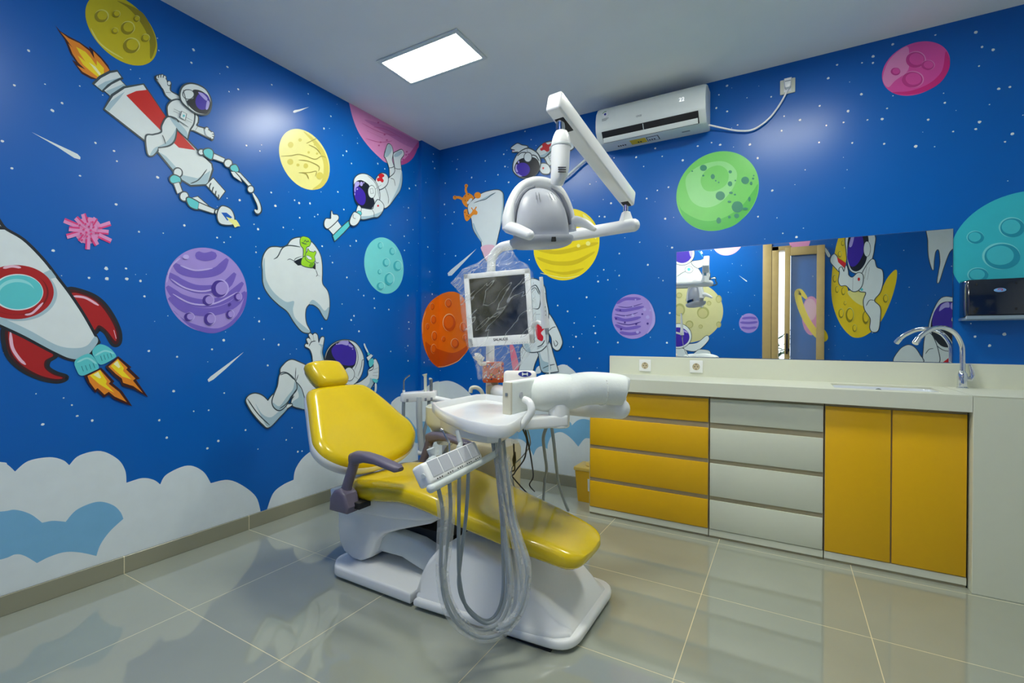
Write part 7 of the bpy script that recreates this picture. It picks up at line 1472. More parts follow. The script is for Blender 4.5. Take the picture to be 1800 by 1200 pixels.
# base plate (head end)
bm = new(); prism(bm, rpoly([(.90, -1.845), (1.370, -1.845), (1.376, -1.30), (.90, -1.30), (.835, -1.40), (.835, -1.775)], [.03, 0, 0, .03, .03, .03]), 2, .012, .062, .012, 3); obj('base_plate', bm, M_['white_plastic'], ch)
bm = new(); prism(bm, [(.92, -1.82), (1.99, -1.80), (1.99, -1.32), (.92, -1.32)], 2, .0, .013); obj('base_foot', bm, M_['rubber_black'], ch)
# base cover (foot end)
bm = new()
prism(bm, rpoly([(1.392, -1.85), (2.075, -1.805), (2.075, -1.30), (1.392, -1.29)], [.0, .10, .10, 0], 8), 2, .014, .05, .012, 3)
obj('base_flange', bm, M_['white_plastic'], ch)
bm = new(); rings = []
for x, h, hb, ht in ((1.394, .07, .262, .245), (1.398, .11, .262, .243), (1.412, .16, .262, .24), (1.435, .205, .26, .235), (1.468, .245, .258, .228), (1.51, .275, .256, .22), (1.56, .29, .254, .212), (1.63, .287, .25, .205), (1.74, .252, .25, .195), (1.85, .202, .246, .188), (1.94, .152, .238, .178), (2.0, .108, .226, .165), (2.03, .08, .205, .15), (2.045, .06, .19, .14), (2.05, .046, .185, .14)):
    c = -1.57; ring = [(-hb, .045), (-hb, .055), (-hb+.008, .065)]
    for k in range(6): a = pi/2*k/5; ring.append((-ht-.03*(1-h/.3)+.03*(1-cos(a))-.0, max(.066, h-.035)+ (h-max(.066, h-.035))*sin(a)))
    ring = ring+[(-a_, b_) for a_, b_ in ring[::-1]]
    rings.append([bm.verts.new((x, c+u, min(max(v, .045), h))) for u, v in ring])
skin(bm, rings); obj('base_cover', bm, M_['white_plastic'], ch, angle=50)
# lift link and seat carrier
bm = new(); prism(bm, [(.93, .22), (1.02, .235), (1.30, .215), (1.46, .17), (1.44, .09), (1.38, .075), (1.2, .12), (1.02, .115)], 1, -1.72, -1.46, .015, 3); obj('lift_arm', bm, M_['cool_white'], ch)
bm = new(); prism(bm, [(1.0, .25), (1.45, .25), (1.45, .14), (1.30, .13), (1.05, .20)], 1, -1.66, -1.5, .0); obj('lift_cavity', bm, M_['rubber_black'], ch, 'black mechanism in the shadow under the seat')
bm = new(); pan = [(.83, .375), (1.10, .385), (1.30, .402), (1.44, .385), (1.46, .362), (1.40, .325), (1.22, .262), (1.13, .225), (1.085, .185), (1.068, .14), (1.04, .095), (.985, .068), (.925, .066), (.87, .088), (.838, .13), (.826, .19), (.826, .26), (.81, .30), (.805, .35)]
prism(bm, pan, 1, -1.765, -1.475, .018, 3); obj('seat_carrier', bm, M_['white_plastic'], ch, angle=50)
bm = new(); tube(bm, [(1.4, YCH, .36), (1.7, YCH, .31), (2.0, YCH, .262)], [.12, .11, .08], 16, 4, flat=.16); obj('leg_shell', bm, M_['white_plastic'], ch)
bm = new(); prism(bm, [(.80, .385), (1.10, .392), (1.30, .408), (1.45, .392), (1.475, .372), (1.40, .345), (1.2, .318), (.95, .300), (.85, .300), (.81, .325)], 1, -1.79, -1.45, .014, 3); obj('seat_shell', bm, M_['white_plastic'], ch, angle=50)
# seat cushion
bm = new(); rings = []; SEC = [(.925, .12, .44, .405), (.94, .17, .465, .38), (.975, .195, .478, .366), (1.05, .215, .487, .366), (1.18, .226, .498, .385), (1.30, .228, .504, .403), (1.42, .224, .492, .392), (1.55, .216, .466, .366), (1.70, .203, .435, .338), (1.85, .186, .405, .308), (1.96, .168, .382, .287), (2.03, .152, .362, .276), (2.065, .125, .345, .282), (2.08, .09, .332, .295)]
SECI = cr([(a, b, c) for a, b, c, d in SEC], 4); SECB = cr([(a, d, 0) for a, b, c, d in SEC], 4)
for p, q_ in zip(SECI, SECB):
    x, hw, zt, zb = p.x, p.y, p.z, q_.y; mid = (zt+zb)/2; row = []
    for u, v in sring(0, 0, hw, (zt-zb)/2, 40, 3.4):
        dish = -.016*(1-min(1, abs(u)/hw*1.15)**2) if v > 0 else 0
        row.append(bm.verts.new((x, YCH+u, mid+v+dish)))
    rings.append(row)
skin(bm, rings); obj('seat', bm, M_['yellow_vinyl'], ch, angle=60)
# backrest, tilted
eu = Vector((-.715, 0, .70)); ev = Vector((0, 1, 0)); en = Vector((.70, 0, .715))
Bc = Vector((.885, -1.64, .615))
MB = Matrix((ev, eu, en)).transposed().to_4x4(); MB.translation = Bc
ol = [(-.13, .335), (0, .345), (.13, .335), (.185, .305), (.235, .20), (.275, .07), (.298, -.005), (.278, -.08), (.20, -.145), (.08, -.17), (-.08, -.17), (-.21, -.145), (-.30, -.085), (-.325, -.015), (-.30, .06), (-.235, .20), (-.185, .305)]
bm = new(); pad(bm, ol, .085, 0, .004, .05, 7, MB, lambda u, v: .35*u*u); obj('backrest', bm, M_['yellow_vinyl'], ch, angle=60)
MS = MB.copy(); MS.translation = Bc-en*.012
bm = new(); pad(bm, [(u*1.01, v*1.01-.004) for u, v in ol], .07, 0, .0, .03, 5, MS, lambda u, v: .35*u*u); obj('backrest_shell', bm, M_['white_plastic'], ch, 'white shell behind the backrest', angle=60)
bm = new(); tube(bm, [(.93, YCH, .30), (.86, YCH, .42), (.80, YCH, .58)], [.05, .06, .05], 16, 4, flat=.8); obj('backrest_bracket', bm, M_['white_plastic'], ch)
# headrest
MH = Matrix((ev, (eu+Vector((.12, 0, .1))).normalized(), ev.cross((eu+Vector((.12, 0, .1))).normalized()).normalized())).transposed().to_4x4(); MH.translation = Vector((.610, -1.655, .925))
bm = new(); pad(bm, [(-.108, .05), (-.085, .072), (0, .08), (.082, .07), (.106, .045), (.115, -.025), (.10, -.065), (.05, -.078), (-.03, -.078), (-.075, -.066), (-.10, -.02)], .085, 0, .004, .035, 6, MH); obj('headrest', bm, M_['yellow_vinyl'], ch, angle=60)
bm = new(); tube(bm, [(.70, -1.64, .74), (.62, -1.65, .82), (.575, -1.655, .90)], .022, 12, 4, flat=.5); obj('headrest_bracket', bm, M_['steel'], ch)
# armrests
def armrest(y, sy):
    bm = new()
    tube(bm, [(1.005, y, .40), (1.025, y, .46), (1.06, y, .545), (1.075, y, .592)], [.030, .022, .022, .026], 16, 5, flat=1.0)
    rings = []
    for x, hy, zt, zb in ((1.05, .012, .600, .578), (1.056, .022, .612, .566), (1.085, .027, .624, .564), (1.14, .030, .626, .582), (1.21, .031, .618, .584), (1.28, .031, .604, .574), (1.325, .028, .596, .566), (1.345, .016, .588, .572)):
        rings.append([bm.verts.new((x, y+u, (zt+zb)/2+v)) for u, v in sring(0, 0, hy, (zt-zb)/2, 20, 3)])
    skin(bm, rings)
    o = obj('armrest', bm, M_['purple_grey'], ch, 'grey purple armrest', angle=60)
    bm = new(); prism(bm, [(.955, .352), (1.065, .352), (1.075, .38), (1.055, .435), (1.02, .455), (.985, .445), (.958, .41)], 1, y-.045, y+.035, .014, 3); obj('armrest_hinge', bm, M_['purple_grey'], o)
    bm = new(); box(bm, (1.0, min(y, y+sy*.07), .365), (1.1, max(y, y+sy*.07), .395), .004); obj('armrest_bracket', bm, M_['rubber_black'], o)
armrest(-1.875, 1); armrest(-1.365, -1)

# ---------------------------------------------------------------- cuspidor unit on the far side
UY = -1.14
un = thing('cuspidor_unit', 'beige water unit with a spittoon bowl behind the dental chair', 'dental unit', (1.25, UY, 0))
bm = new(); rings = [[bm.verts.new((cx_+x, UY+y, z)) for x, y in sring(0, 0, hx, hy, 32, 5)] for cx_, hx, hy, z in ((1.25, .19, .12, .0), (1.25, .20, .125, .06), (1.25, .21, .13, .46), (1.25, .21, .13, .52), (1.25, .20, .12, .55), (1.25, .18, .105, .56))]
skin(bm, rings); obj('housing', bm, M_['beige_plastic'], un, angle=40)
bm = new(); lathe(bm, [(.05, .54), (.062, .58), (.085, .625), (.104, .645), (.112, .665), (.112, .745), (.106, .75), (.098, .74), (.085, .68), (.03, .65)], (1.09, -1.25, 0), seg=32); obj('spittoon_bowl', bm, M_['ivory'], un, 'ivory spittoon bowl')
bm = new(); tube(bm, [(1.19, -1.17, .60), (1.12, -1.22, .60)], .04, 12); obj('bowl_bracket', bm, M_['beige_plastic'], un)
bm = new(); tube(bm, [(1.264,-1.134,0.749), (1.263,-1.134,0.787), (1.249,-1.142,0.828), (1.227,-1.155,0.847), (1.203,-1.169,0.844), (1.197,-1.172,0.819)], .011, 12, 6); obj('rinse_spout', bm, M_['ivory'], un)
bm = new(); tube(bm, [(1.264,-1.134,0.749), (1.22, -1.16, .70)], .012, 12); obj('spout_stem', bm, M_['ivory'], un)
bm = new(); cyl(bm, (1.305, -1.125, .55), (1.305, -1.125, .731), .05, 24, .045, .004); obj('column', bm, M_['beige_plastic'], un)
bm = new(); lathe(bm, [(.03, .73), (.026, .80), (.03, .825), (.022, .83), (.022, .85), (.034, .872), (.034, .88)], (1.305, -1.115, 0)); obj('box_post', bm, M_['beige_plastic'], un)
# assistant holder
ra = thing('assistant_holder', 'white assistant instrument holder to the left of the tray', 'instrument holder', (.78, -1.1, .77))
rL = Vector((0.658,-1.161,0.771)); rR = Vector((0.857,-1.046,0.786)); rx = (rR-rL).normalized(); rC = (rL+rR)/2
ry = Vector((0, 0, 1)).cross(rx)
bm = new(); RM = Matrix((rx, ry, Vector((0, 0, 1)))).transposed().to_4x4(); RM.translation = rC
rings = [[bm.verts.new(RM@Vector((x, y+.03, z))) for x, y in sring(0, 0, .112*s, .06*s, 32, 3)] for s, z in ((.95, -.045), (1.0, -.04), (1.0, 0), (.96, .008), (.90, .010))]
skin(bm, rings); obj('holder_plate', bm, M_['white_plastic'], ra)
bm = new(); tube(bm, [rC+rx*.05+ry*.05+Vector((0, 0, -.03)), (1.0, -1.05, .73), (1.15, -1.1, .70)], .02, 12, 5); obj('support_arm', bm, M_['white_plastic'], ra)
for k, (a, m_) in enumerate(((-.06, 'grey_dark'), (.052, 'grey_dark'), (.088, 'grey_dark'))):
    bm = new(); c = rC+rx*a-ry*.0285+Vector((0, 0, -.034)); obox(bm, c, rx, ry, (0, 0, 1), (.013, .008, .02), .002, 1); obj('slot', bm, M_[m_], ra)
def inst(name, label, cat, parts, group=None):
    t = thing(name, label, cat, rC, group)
    for n_, pts, r_, m_, sm in parts:
        bm = new(); tube(bm, pts, r_, 12, sm); obj(n_, bm, M_[m_], t)
Q = lambda u, v, y=0: rC+rx*u+Vector((0, 0, v))+ry*y
inst('saliva_ejector', 'thin bent saliva ejector standing in the assistant holder', 'suction tube', [('bent_tip', [Q(-.088, .01), Q(-.088, .075), Q(-.082, .095), Q(-.06, .113), Q(-.052, .118)], .0045, 'steel', 5), ('collar', [Q(-.088, .008), Q(-.088, .028)], .008, 'white_plastic', 0), ('hose', [Q(-.088, .0), Q(-.09, -.1), Q(-.088, -.2), Q(-.10, -.36)], .010, 'hose_grey', 6)])
inst('suction_tip', 'white flared high volume suction tip in the assistant holder', 'suction tube', [('tip', [Q(.042, .008, .02), Q(.04, .10, .02), Q(.036, .118, .02)], [.010, .009, .016], 'ivory', 0), ('hose', [Q(.012, -.02, -.02), Q(.013, -.12, -.03), Q(.02, -.25, -.03), Q(.030, -.36, -.03)], .018, 'hose_pale', 6), ('hose_clip', [Q(.010, -.355, -.035), Q(.052, -.355, -.035)], .016, 'white_plastic', 0)])
inst('water_syringe', 'metal three way syringe at the right of the assistant holder', 'syringe', [('barrel', [Q(.078, .008, .01), Q(.078, .085, .01)], .010, 'steel', 0), ('button', [Q(.078, .085, .01), Q(.07, .088, -.0)], .0065, 'cream', 0), ('hose', [Q(.07, .0), Q(.06, -.14, 0), Q(.035, -.26, 0), Q(.03, -.38, 0)], .010, 'hose_grey', 6)])

# ---------------------------------------------------------------- operating light on its pole
ol_ = thing('operating_light', 'white dental operating light on an articulated pole arm', 'operating light', (1.30, -1.13, .745))
pole = [(1.30, -1.13, .731), (1.30, -1.13, 1.2), (1.305, -1.132, 1.50), (1.315, -1.135, 1.565), (1.36, -1.14, 1.607), (1.43, -1.15, 1.617), (1.7, -1.185, 1.62), (2.12, -1.24, 1.625)]
bm = new(); tube(bm, pole, [.024, .024, .024, .024, .024, .025, .027, .028, .029], 18, 6); obj('pole', bm, M_['white_plastic'], ol_, angle=60)
bm = new(); ball(bm, (2.122, -1.24, 1.625), .029, 16); obj('pole_cap', bm, M_['white_plastic'], ol_)
bm = new(); lathe(bm, [(.036, 1.635), (.032, 1.655), (.020, 1.69), (.018, 1.693)], (2.083, -1.222, 0), seg=4); obj('pivot_collar', bm, M_['white_plastic'], ol_, angle=20)
bm = new(); cyl(bm, (2.083, -1.222, 1.68), (2.083, -1.222, 1.755), .013); obj('pivot_pin', bm, M_['chrome'], ol_, 'chrome pivot pin')
A0 = Vector((2.09, -1.215, 1.755)); A1 = Vector((2.017,-1.801,1.927)); ad = (A1-A0).normalized(); as_ = ad.cross(Vector((0, 0, 1))).normalized(); au = as_.cross(ad)
bm = new(); obox(bm, (A0+A1)/2+ad*.014, ad, as_, au, ((A1-A0).length+.062, .058, .07), .010, 3); sa = obj('spring_arm', bm, M_['white_plastic'], ol_)
bm = new(); obox(bm, A0+ad*.012-au*.0335, ad, as_, au, (.04, .034, .006), .001, 1)
obj('arm_slot', bm, M_['rubber_black'], sa, 'black slot in the underside of the arm at the pivot'); bm = new(); tt = (Vector((2.014,-1.785,1.849))-A0).dot(ad); obox(bm, A0+ad*(tt-.005)-au*.0335, ad, as_, au, (.075, .036, .006), .001, 1); obj('arm_slot', bm, M_['rubber_black'], sa, 'black slot in the underside of the arm')
hx = Vector((2.014,-1.785,1.849)); hx2 = Vector(hx); hx2.z = A1.z
bm = new(); cyl(bm, hx+Vector((0, 0, -.02)), hx2, .0165, 18); obj('hanger_rod', bm, M_['chrome'], ol_, 'chrome hanger rod')
sl = [Vector((2.016,-1.784,1.855)), Vector((2.016,-1.784,1.831)), Vector((2.015,-1.785,1.805)), Vector((2.013,-1.786,1.766)), Vector((2.012,-1.787,1.72)), Vector((2.005,-1.786,1.691)), Vector((1.997,-1.779,1.672))]
bm = new(); tube(bm, sl, [.020, .030, .034, .0335, .033, .031, .026, .022], 20, 5); obj('hanger_sleeve', bm, M_['white_plastic'], ol_, angle=60)
bm = new(); lathe(bm, [(.0355, -.004), (.0365, 0), (.0355, .004)], (2.015,-1.785,1.803)); obj('sleeve_ring', bm, M_['cool_white'], ol_)
bm = new()
for k in range(3): 
    c = Vector((2.032,-1.813,1.716))+Vector((0, 0, -.008*k)); obox(bm, c, rt0, up0, fw, (.028, .002, .004))
obj('sleeve_vents', bm, M_['rubber_black'], ol_)
# lamp head: local axes a (across, handle to handle), n (light side), c (up)
rL_ = Vector((1.843,-1.857,1.535)); rR_ = Vector((1.993,-1.655,1.561)); HC = (rL_+rR_)/2; ha = (rR_-rL_).normalized(); hw_ = (rR_-rL_).length/2
hc = Vector((0, 0, 1)); hn = hc.cross(ha).normalized(); hc = ha.cross(hn).normalized()
if hn.dot(fw) < 0: hn = -hn
HM = Matrix((ha, hn, hc)).transposed().to_4x4(); HM.translation = HC
def HP(a, n, c): return HM@Vector((a, n, c))
arch = [HP(-hw_*1.0, -.0, -.02), HP(-hw_*.98, 0, .02), HP(-hw_*.80, .005, .078), HP(-hw_*.48, .01, .128), HP(-hw_*.05, .012, .152), HP(hw_*.42, .012, .148), HP(hw_*.78, .01, .118), HP(hw_*.98, .005, .06), HP(hw_*1.02, 0, .0), HP(hw_*1.0, 0, -.03)]
bm = new(); tube(bm, arch, [.033, .031, .026, .025, .026, .026, .024, .024, .026, .028], 18, 6, flat=.75); obj('yoke', bm, M_['white_plastic'], ol_, angle=60)
ain = [HP(-hw_*.90, -.018, .0), HP(-hw_*.78, -.016, .06), HP(-hw_*.48, -.012, .108), HP(-hw_*.12, -.008, .130)]
bm = new(); tube(bm, ain, [.008, .013, .012, .009], 10, 6, flat=.7); tube(bm, [HP(hw_*.45, -.010, .128), HP(hw_*.74, -.014, .096), HP(hw_*.90, -.018, .035), HP(hw_*.93, -.018, -.01)], [.006, .010, .010, .006], 10, 6, flat=.7); obj('yoke_inlay', bm, M_['grey_dark'], ol_, 'grey inlay of the yoke')
# back cover: domed shield
bm = new(); rings = []
sh = [(-.062, 1.02, .0), (-.060, 1.04, .035), (-.035, 1.05, .055), (0, 1.02, .062), (.035, .95, .06), (.07, .80, .05), (.092, .62, .038), (.106, .42, .024), (.112, .2, .014), (.113, .03, .006)]
shI = cr(sh, 4)
for p in shI:
    c, w_, dp_ = p.x*1.10, p.y*hw_*.84, max(p.z, .002); row = []
    for k in range(25):
        a = pi*k/24; row.append(bm.verts.new(HP(w_*-cos(a), -.004-dp_*sin(a)**.8, c)))
    for k in range(1, 24):
        a = pi-pi*k/24; row.append(bm.verts.new(HP(w_*-cos(a), .0+dp_*.9*sin(a), c)))
    rings.append(row)
skin(bm, rings); obj('lamp_cover', bm, M_['grey_cover'], ol_, 'pale grey domed back cover', angle=60)
bm = new(); rings = []
for c, s in ((-.090, .82), (-.084, .92), (-.072, .99), (-.060, 1.01), (-.056, 1.0)):
    rings.append([bm.verts.new(HP(u, v, c)) for u, v in sring(0, -.002, hw_*.93*s, .072*s, 28, 3.2)])
skin(bm, rings); obj('lamp_base', bm, M_['grey_cover'], ol_, angle=40)
bm = new(); obox(bm, HP(.012, -.0705, -.073), ha, hn, hc, (.020, .008, .018), .002, 1); obj('switch', bm, M_['rubber_black'], ol_, 'black switch')
bm = new(); obox(bm, HP(0, .055, -.05), ha, hn, hc, (.11, .012, .05), .004, 1); obj('lens', bm, M_['screen'], ol_, 'dark lens on the patient side')
for k in (-1, 1):
    bm = new()
    for j in (-.006, .006): tube(bm, [HP(k*.026+j, -.049, .098), HP(k*.032+j, -.0615, .070)], .0012, 6)
    obj('vent_line', bm, M_['grey_dark'], ol_)
bm = new(); tube(bm, [rL_+ha*-.006, rL_+Vector((0, 0, -.015)), Vector((1.898,-1.895,1.497)), Vector((1.957,-1.913,1.469))], [.016, .022, .022, .018], 14, 5); ball(bm, (1.957,-1.913,1.469), .0178, 14); obj('handle', bm, M_['white_plastic'], ol_)
bm = new(); tube(bm, [rR_, Vector((2.018,-1.652,1.565)), Vector((2.057,-1.647,1.551)), Vector((2.086,-1.641,1.531))], [.018, .021, .016, .010], 14, 5); ball(bm, (2.086,-1.641,1.531), .010, 12); obj('handle', bm, M_['white_plastic'], ol_)

# ---------------------------------------------------------------- monitor on the pole, bagged
mo = thing('monitor', 'white framed flat monitor facing the camera on the light pole', 'monitor', (1.48, -1.33, 1.26))
TL, TRr, BR, BL = Vector((1.324,-1.43,1.428)), Vector((1.635,-1.308,1.464)), Vector((1.663,-1.294,1.093)), Vector((1.366,-1.408,1.082))
mu = ((TRr-TL)+(BR-BL)).normalized(); mv = ((TL-BL)+(TRr-BR)).normalized(); mn_ = mu.cross(mv).normalized(); mv = mn_.cross(mu)
MW = ((TRr-TL).length+(BR-BL).length)/2; MHt = ((TL-BL).length+(TRr-BR).length)/2; MC = (TL+TRr+BR+BL)/4
if mn_.dot(fw) > 0: mn_ = -mn_
bm = new(); b_ = .026; bb = .046
obox(bm, MC-mn_*.012, mu, mv, mn_, (MW, MHt, .03), .006, 3)
obj('back_shell', bm, M_['cool_white'], mo)
bm = new()
for c, s in ((mu*(-MW/2+b_/2), (b_, MHt, .012)), (mu*(MW/2-b_/2), (b_, MHt, .012)), (mv*(MHt/2-b_/2), (MW, b_, .012)), (mv*(-MHt/2+bb/2), (MW, bb, .012))): obox(bm, MC+c+mn_*.006, mu, mv, mn_, s, .003, 2)
obj('bezel', bm, M_['white_plastic'], mo)
bm = new(); obox(bm, MC+mn_*.005+mv*(bb-b_)/2, mu, mv, mn_, (MW-2*b_+.002, MHt-b_-bb+.002, .002)); obj('screen', bm, M_['screen'], mo, 'dark switched off screen')
TM = Matrix((mu, mv, mn_)).transposed().to_4x4(); TM.translation = MC+mv*(-MHt/2+bb*.62)+mn_*.0124
text('brand_letters', 'SALAUDE', .017, TM, M_['rubber_black'], mo, label='black brand letters', bold=.0005)
TM2 = TM.copy(); TM2.translation = MC+mv*(-MHt/2+.007)+mu*.085+mn_*.0124
bm = new()
for k in range(7): obox(bm, TM2@Vector((-.03+k*.0125, 0, 0)), mu, mv, mn_, (.006, .0018, .0006))
obj('button_marks', bm, M_['label_grey'], mo)
bm = new(); obox(bm, MC+mv*(-MHt/2+.012)-mu*(MW/2-.022)+mn_*.0122, mu, mv, mn_, (.004, .004, .001)); obj('power_light', bm, M_['rubber_black'], mo)
bm = new(); tube(bm, [MC-mn_*.02, MC-mn_*.06, Vector((1.325, -1.15, MC.z))], .022, 12); obj('pole_bracket', bm, M_['white_plastic'], mo)
# protective bag
rnd = random.Random(3)
bm = new(); rings = []
def bagring(c, hu, hd, n=40, jit=.008, ex=3., sq=0):
    return [bm.verts.new(Vector(c)+mu*(x+rnd.uniform(-jit, jit))+mn_*(y+rnd.uniform(-jit, jit)*.6)+mv*rnd.uniform(-jit, jit)) for x, y in sring(0, 0, hu, hd, n, ex)]
top = Vector((1.442,-1.257,1.584)); lowc = Vector((1.448,-1.327,0.923))
ctr = lambda s: MC+mv*s-mn_*.02
rings.append(bagring(Vector((1.424,-1.175,1.596)), .035, .04)); rings.append(bagring(Vector((1.422,-1.246,1.511)), .105, .06))
rings.append(bagring(ctr(MHt/2+.02)-mu*.01, MW/2+.0, .065)); 
r0 = bagring(ctr(MHt/2-.02)-mu*.012, MW/2+.028, .06, jit=.006); rings.append(r0)
for s in (.25, .0, -.25): rings.append(bagring(ctr(MHt*s)-mu*.006*(1+s), MW/2+.020, .052, jit=.004, ex=5))
rings.append(bagring(ctr(-MHt/2+.01), MW/2+.012, .05, jit=.005, ex=4))
rings.append(bagring(Vector((1.498,-1.344,1.03)), .135, .05, jit=.006)); rings.append(bagring(Vector((1.478,-1.332,0.978)), .105, .045, jit=.01)); rings.append(bagring(lowc, .075, .04, jit=.012))
for v in r0[17:24]: v.co += -mu*.035+mv*-.01
skin(bm, rings, False)
for v in bm.verts: pass
bmesh.ops.subdivide_edges(bm, edges=bm.edges[:], cuts=1, use_grid_fill=True, smooth=.6, fractal=.25, seed=2)
tag(obj('plastic_bag', bm, M_['bag_film'], angle=180), 'clear crinkled plastic bag pulled over the monitor', 'bag')
# intraoral camera in its clip
ic = thing('intraoral_camera', 'white pen shaped intraoral camera standing right of the monitor', 'intraoral camera', (1.82, -1.5, 1.15))
p0 = [Vector((1.82,-1.548,1.378)), Vector((1.824,-1.546,1.323)), Vector((1.829,-1.538,1.24)), Vector((1.831,-1.531,1.197)), Vector((1.835,-1.529,1.163))]
bm = new(); tube(bm, p0, [.008, .0085, .011, .013, .018, .017], 14, 6); obj('camera_body', bm, M_['white_plastic'], ic)
bm = new(); tube(bm, [Vector((1.835,-1.529,1.163)), Vector((1.838,-1.528,1.137))], .006, 10); obj('strain_relief', bm, M_['grey_dark'], ic)
bm = new(); tube(bm, [Vector((1.837,-1.528,1.139)), Vector((1.838,-1.528,1.113)), Vector((1.849,-1.533,1.048)), Vector((1.866,-1.558,0.986)), Vector((1.888,-1.603,0.953))], [.006, .0032, .003, .003], 8, 6); obj('camera_cable', bm, M_['hose_pale'], ic)
bm = new(); tube(bm, [Vector((1.82,-1.526,1.175)), Vector((1.754,-1.449,1.193)), MC+mu*(MW/2-.01)-mv*.1-mn_*.01], .009, 10, 3); obj('holder_clip', bm, M_['white_plastic'], ic)
bpos = [Vector((1.83,-1.537,1.252)), Vector((1.832,-1.536,1.218))]
for k in range(3):
    c = bpos[0].lerp(bpos[1], k/2)+rt*.003; bm = new(); cyl(bm, c-fw*.010, c-fw*.0145, .0022, 8); obj('button', bm, M_['grey_dark'], ic)
# tissue box
tb = thing('tissue_box', 'orange patterned tissue box below the bagged monitor', 'tissue box', (1.3, -1.12, .88))
tc_ = Vector((1.308, -1.115, .935)); tx = Vector((.80, .60, 0)); ty = Vector((-.6, .8, 0))
bm = new(); obox(bm, tc_, tx, ty, (0, 0, 1), (.11, .11, .11), .002, 1)
rnd2 = random.Random(5); CM = ['label_white', 'label_blue', 'rubber_black', 'label_yellow']
for mi_, n_ in enumerate((30, 16, 22, 12)):
    for k in range(n_):
        u, v = rnd2.uniform(-.05, .05), rnd2.uniform(-.05, .05); s = rnd2.uniform(.003, .007)
        nx, ux = (-ty, tx) if k % 2 else (-tx, ty)
        a = rnd2.uniform(0, pi); c = tc_+nx*.0552+ux*u+Vector((0, 0, v))
        obox(bm, c, ux*cos(a)+Vector((0, 0, 1))*sin(a), nx, -ux*sin(a)+Vector((0, 0, 1))*cos(a), (s*1.6, .0006, s), mi=mi_+1)
obj('carton', bm, [M_['orange_card']]+[M_[k] for k in CM], tb, smooth=False)
bm = new(); rings = []
tp = Vector((1.293,-1.231,1.019))
for i, (dz, w_) in enumerate(((0, .012), (.006, .022), (.018, .026), (.03, .018), (.038, .006))):
    rings.append([bm.verts.new(tp+rt0*((i-2)*-.006+w_*cos(2*pi*k/14)*rnd2.uniform(.7, 1.3))+Vector((0, 0, dz-.02+.008*sin(3*2*pi*k/14)))+fw*.5*w_*sin(2*pi*k/14)) for k in range(14)])
skin(bm, rings); tube(bm, [tp, Vector((1.296,-1.218,0.982)), tc_+Vector((0, 0, .056))], [.012, .01, .012], 8, 3)
obj('tissue_sheet', bm, M_['tissue'], tb, 'white tissue sticking out', angle=80)

# ---------------------------------------------------------------- delivery unit: tray, arm, handpiece holder
du = thing('delivery_unit', 'white instrument tray on a foam wrapped swing arm over the chair', 'dental delivery unit', (1.7, -1.7, .83))
T_ = [(1.365, -1.705), (1.44, -1.775), (1.52, -1.845), (1.60, -1.90), (1.69, -1.955), (1.77, -1.995), (1.845, -2.018), (1.90, -2.02), (1.925, -1.995), (1.915, -1.93), (1.88, -1.80), (1.80, -1.56), (1.74, -1.47), (1.58, -1.36), (1.39, -1.30), (1.35, -1.34)]
def inset(P, d):
    n = len(P); out = []
    for i in range(n):
        a, b, c = Vector(P[i-1]), Vector(P[i]), Vector(P[(i+1) % n]); t = ((b-a).normalized()+(c-b).normalized()).normalized()
        out.append((b.x-t.y*d, b.y+t.x*d))
    return out
bm = new(); rings = []
for d, z in ((.020, .790), (.005, .793), (0, .80), (0, .832), (.003, .836), (.009, .836), (.012, .832), (.016, .808), (.03, .804)):
    rings.append([bm.verts.new((x, y, z)) for x, y in inset(T_, d)])
skin(bm, rings, True); obj('tray', bm, M_['white_plastic'], du, angle=50)
bm = new(); prism(bm, [(1.42, -1.70), (1.46, -1.765), (1.59, -1.848), (1.70, -1.89), (1.78, -1.895), (1.815, -1.86), (1.79, -1.72), (1.72, -1.55), (1.50, -1.42), (1.42, -1.45)], 2, .738, .7915, .010, 3); obj('tray_housing', bm, M_['white_plastic'], du)
# control panel standing at the right of the tray
pa, pb = Vector((1.833,-1.867,0.904)), Vector((1.839,-1.597,0.899)); pa.z = pb.z = 0; pu = (pb-pa).normalized(); pw = Vector((0, 0, 1)).cross(pu)
pc_ = (pa+pb)/2; PLn = (pb-pa).length
bm = new(); obox(bm, pc_+Vector((0, 0, .904))-pw*.012, pu, pw, (0, 0, 1), (PLn, .034, .122), .010, 3); cp = obj('control_panel', bm, M_['foam_wrap'], du)
bm = new(); obox(bm, pa+pu*.004+Vector((0, 0, .904))-pw*.012, pu, pw, (0, 0, 1), (.012, .036, .116), .003, 2); obj('panel_edge', bm, M_['cream'], cp)
bm = new(); obox(bm, pa-pu*.0035+Vector((0, 0, .918))-pw*.012, pu, pw, (0, 0, 1), (.003, .010, .012), .001, 1); obj('panel_switch', bm, M_['label_grey'], cp)
bm = new(); cyl(bm, pa+pu*.07+Vector((0, 0, .91))-pw*.028, pa+pu*.07+Vector((0, 0, .91))-pw*.032, .012, 16); obj('panel_knob', bm, M_['grey_cover'], cp)
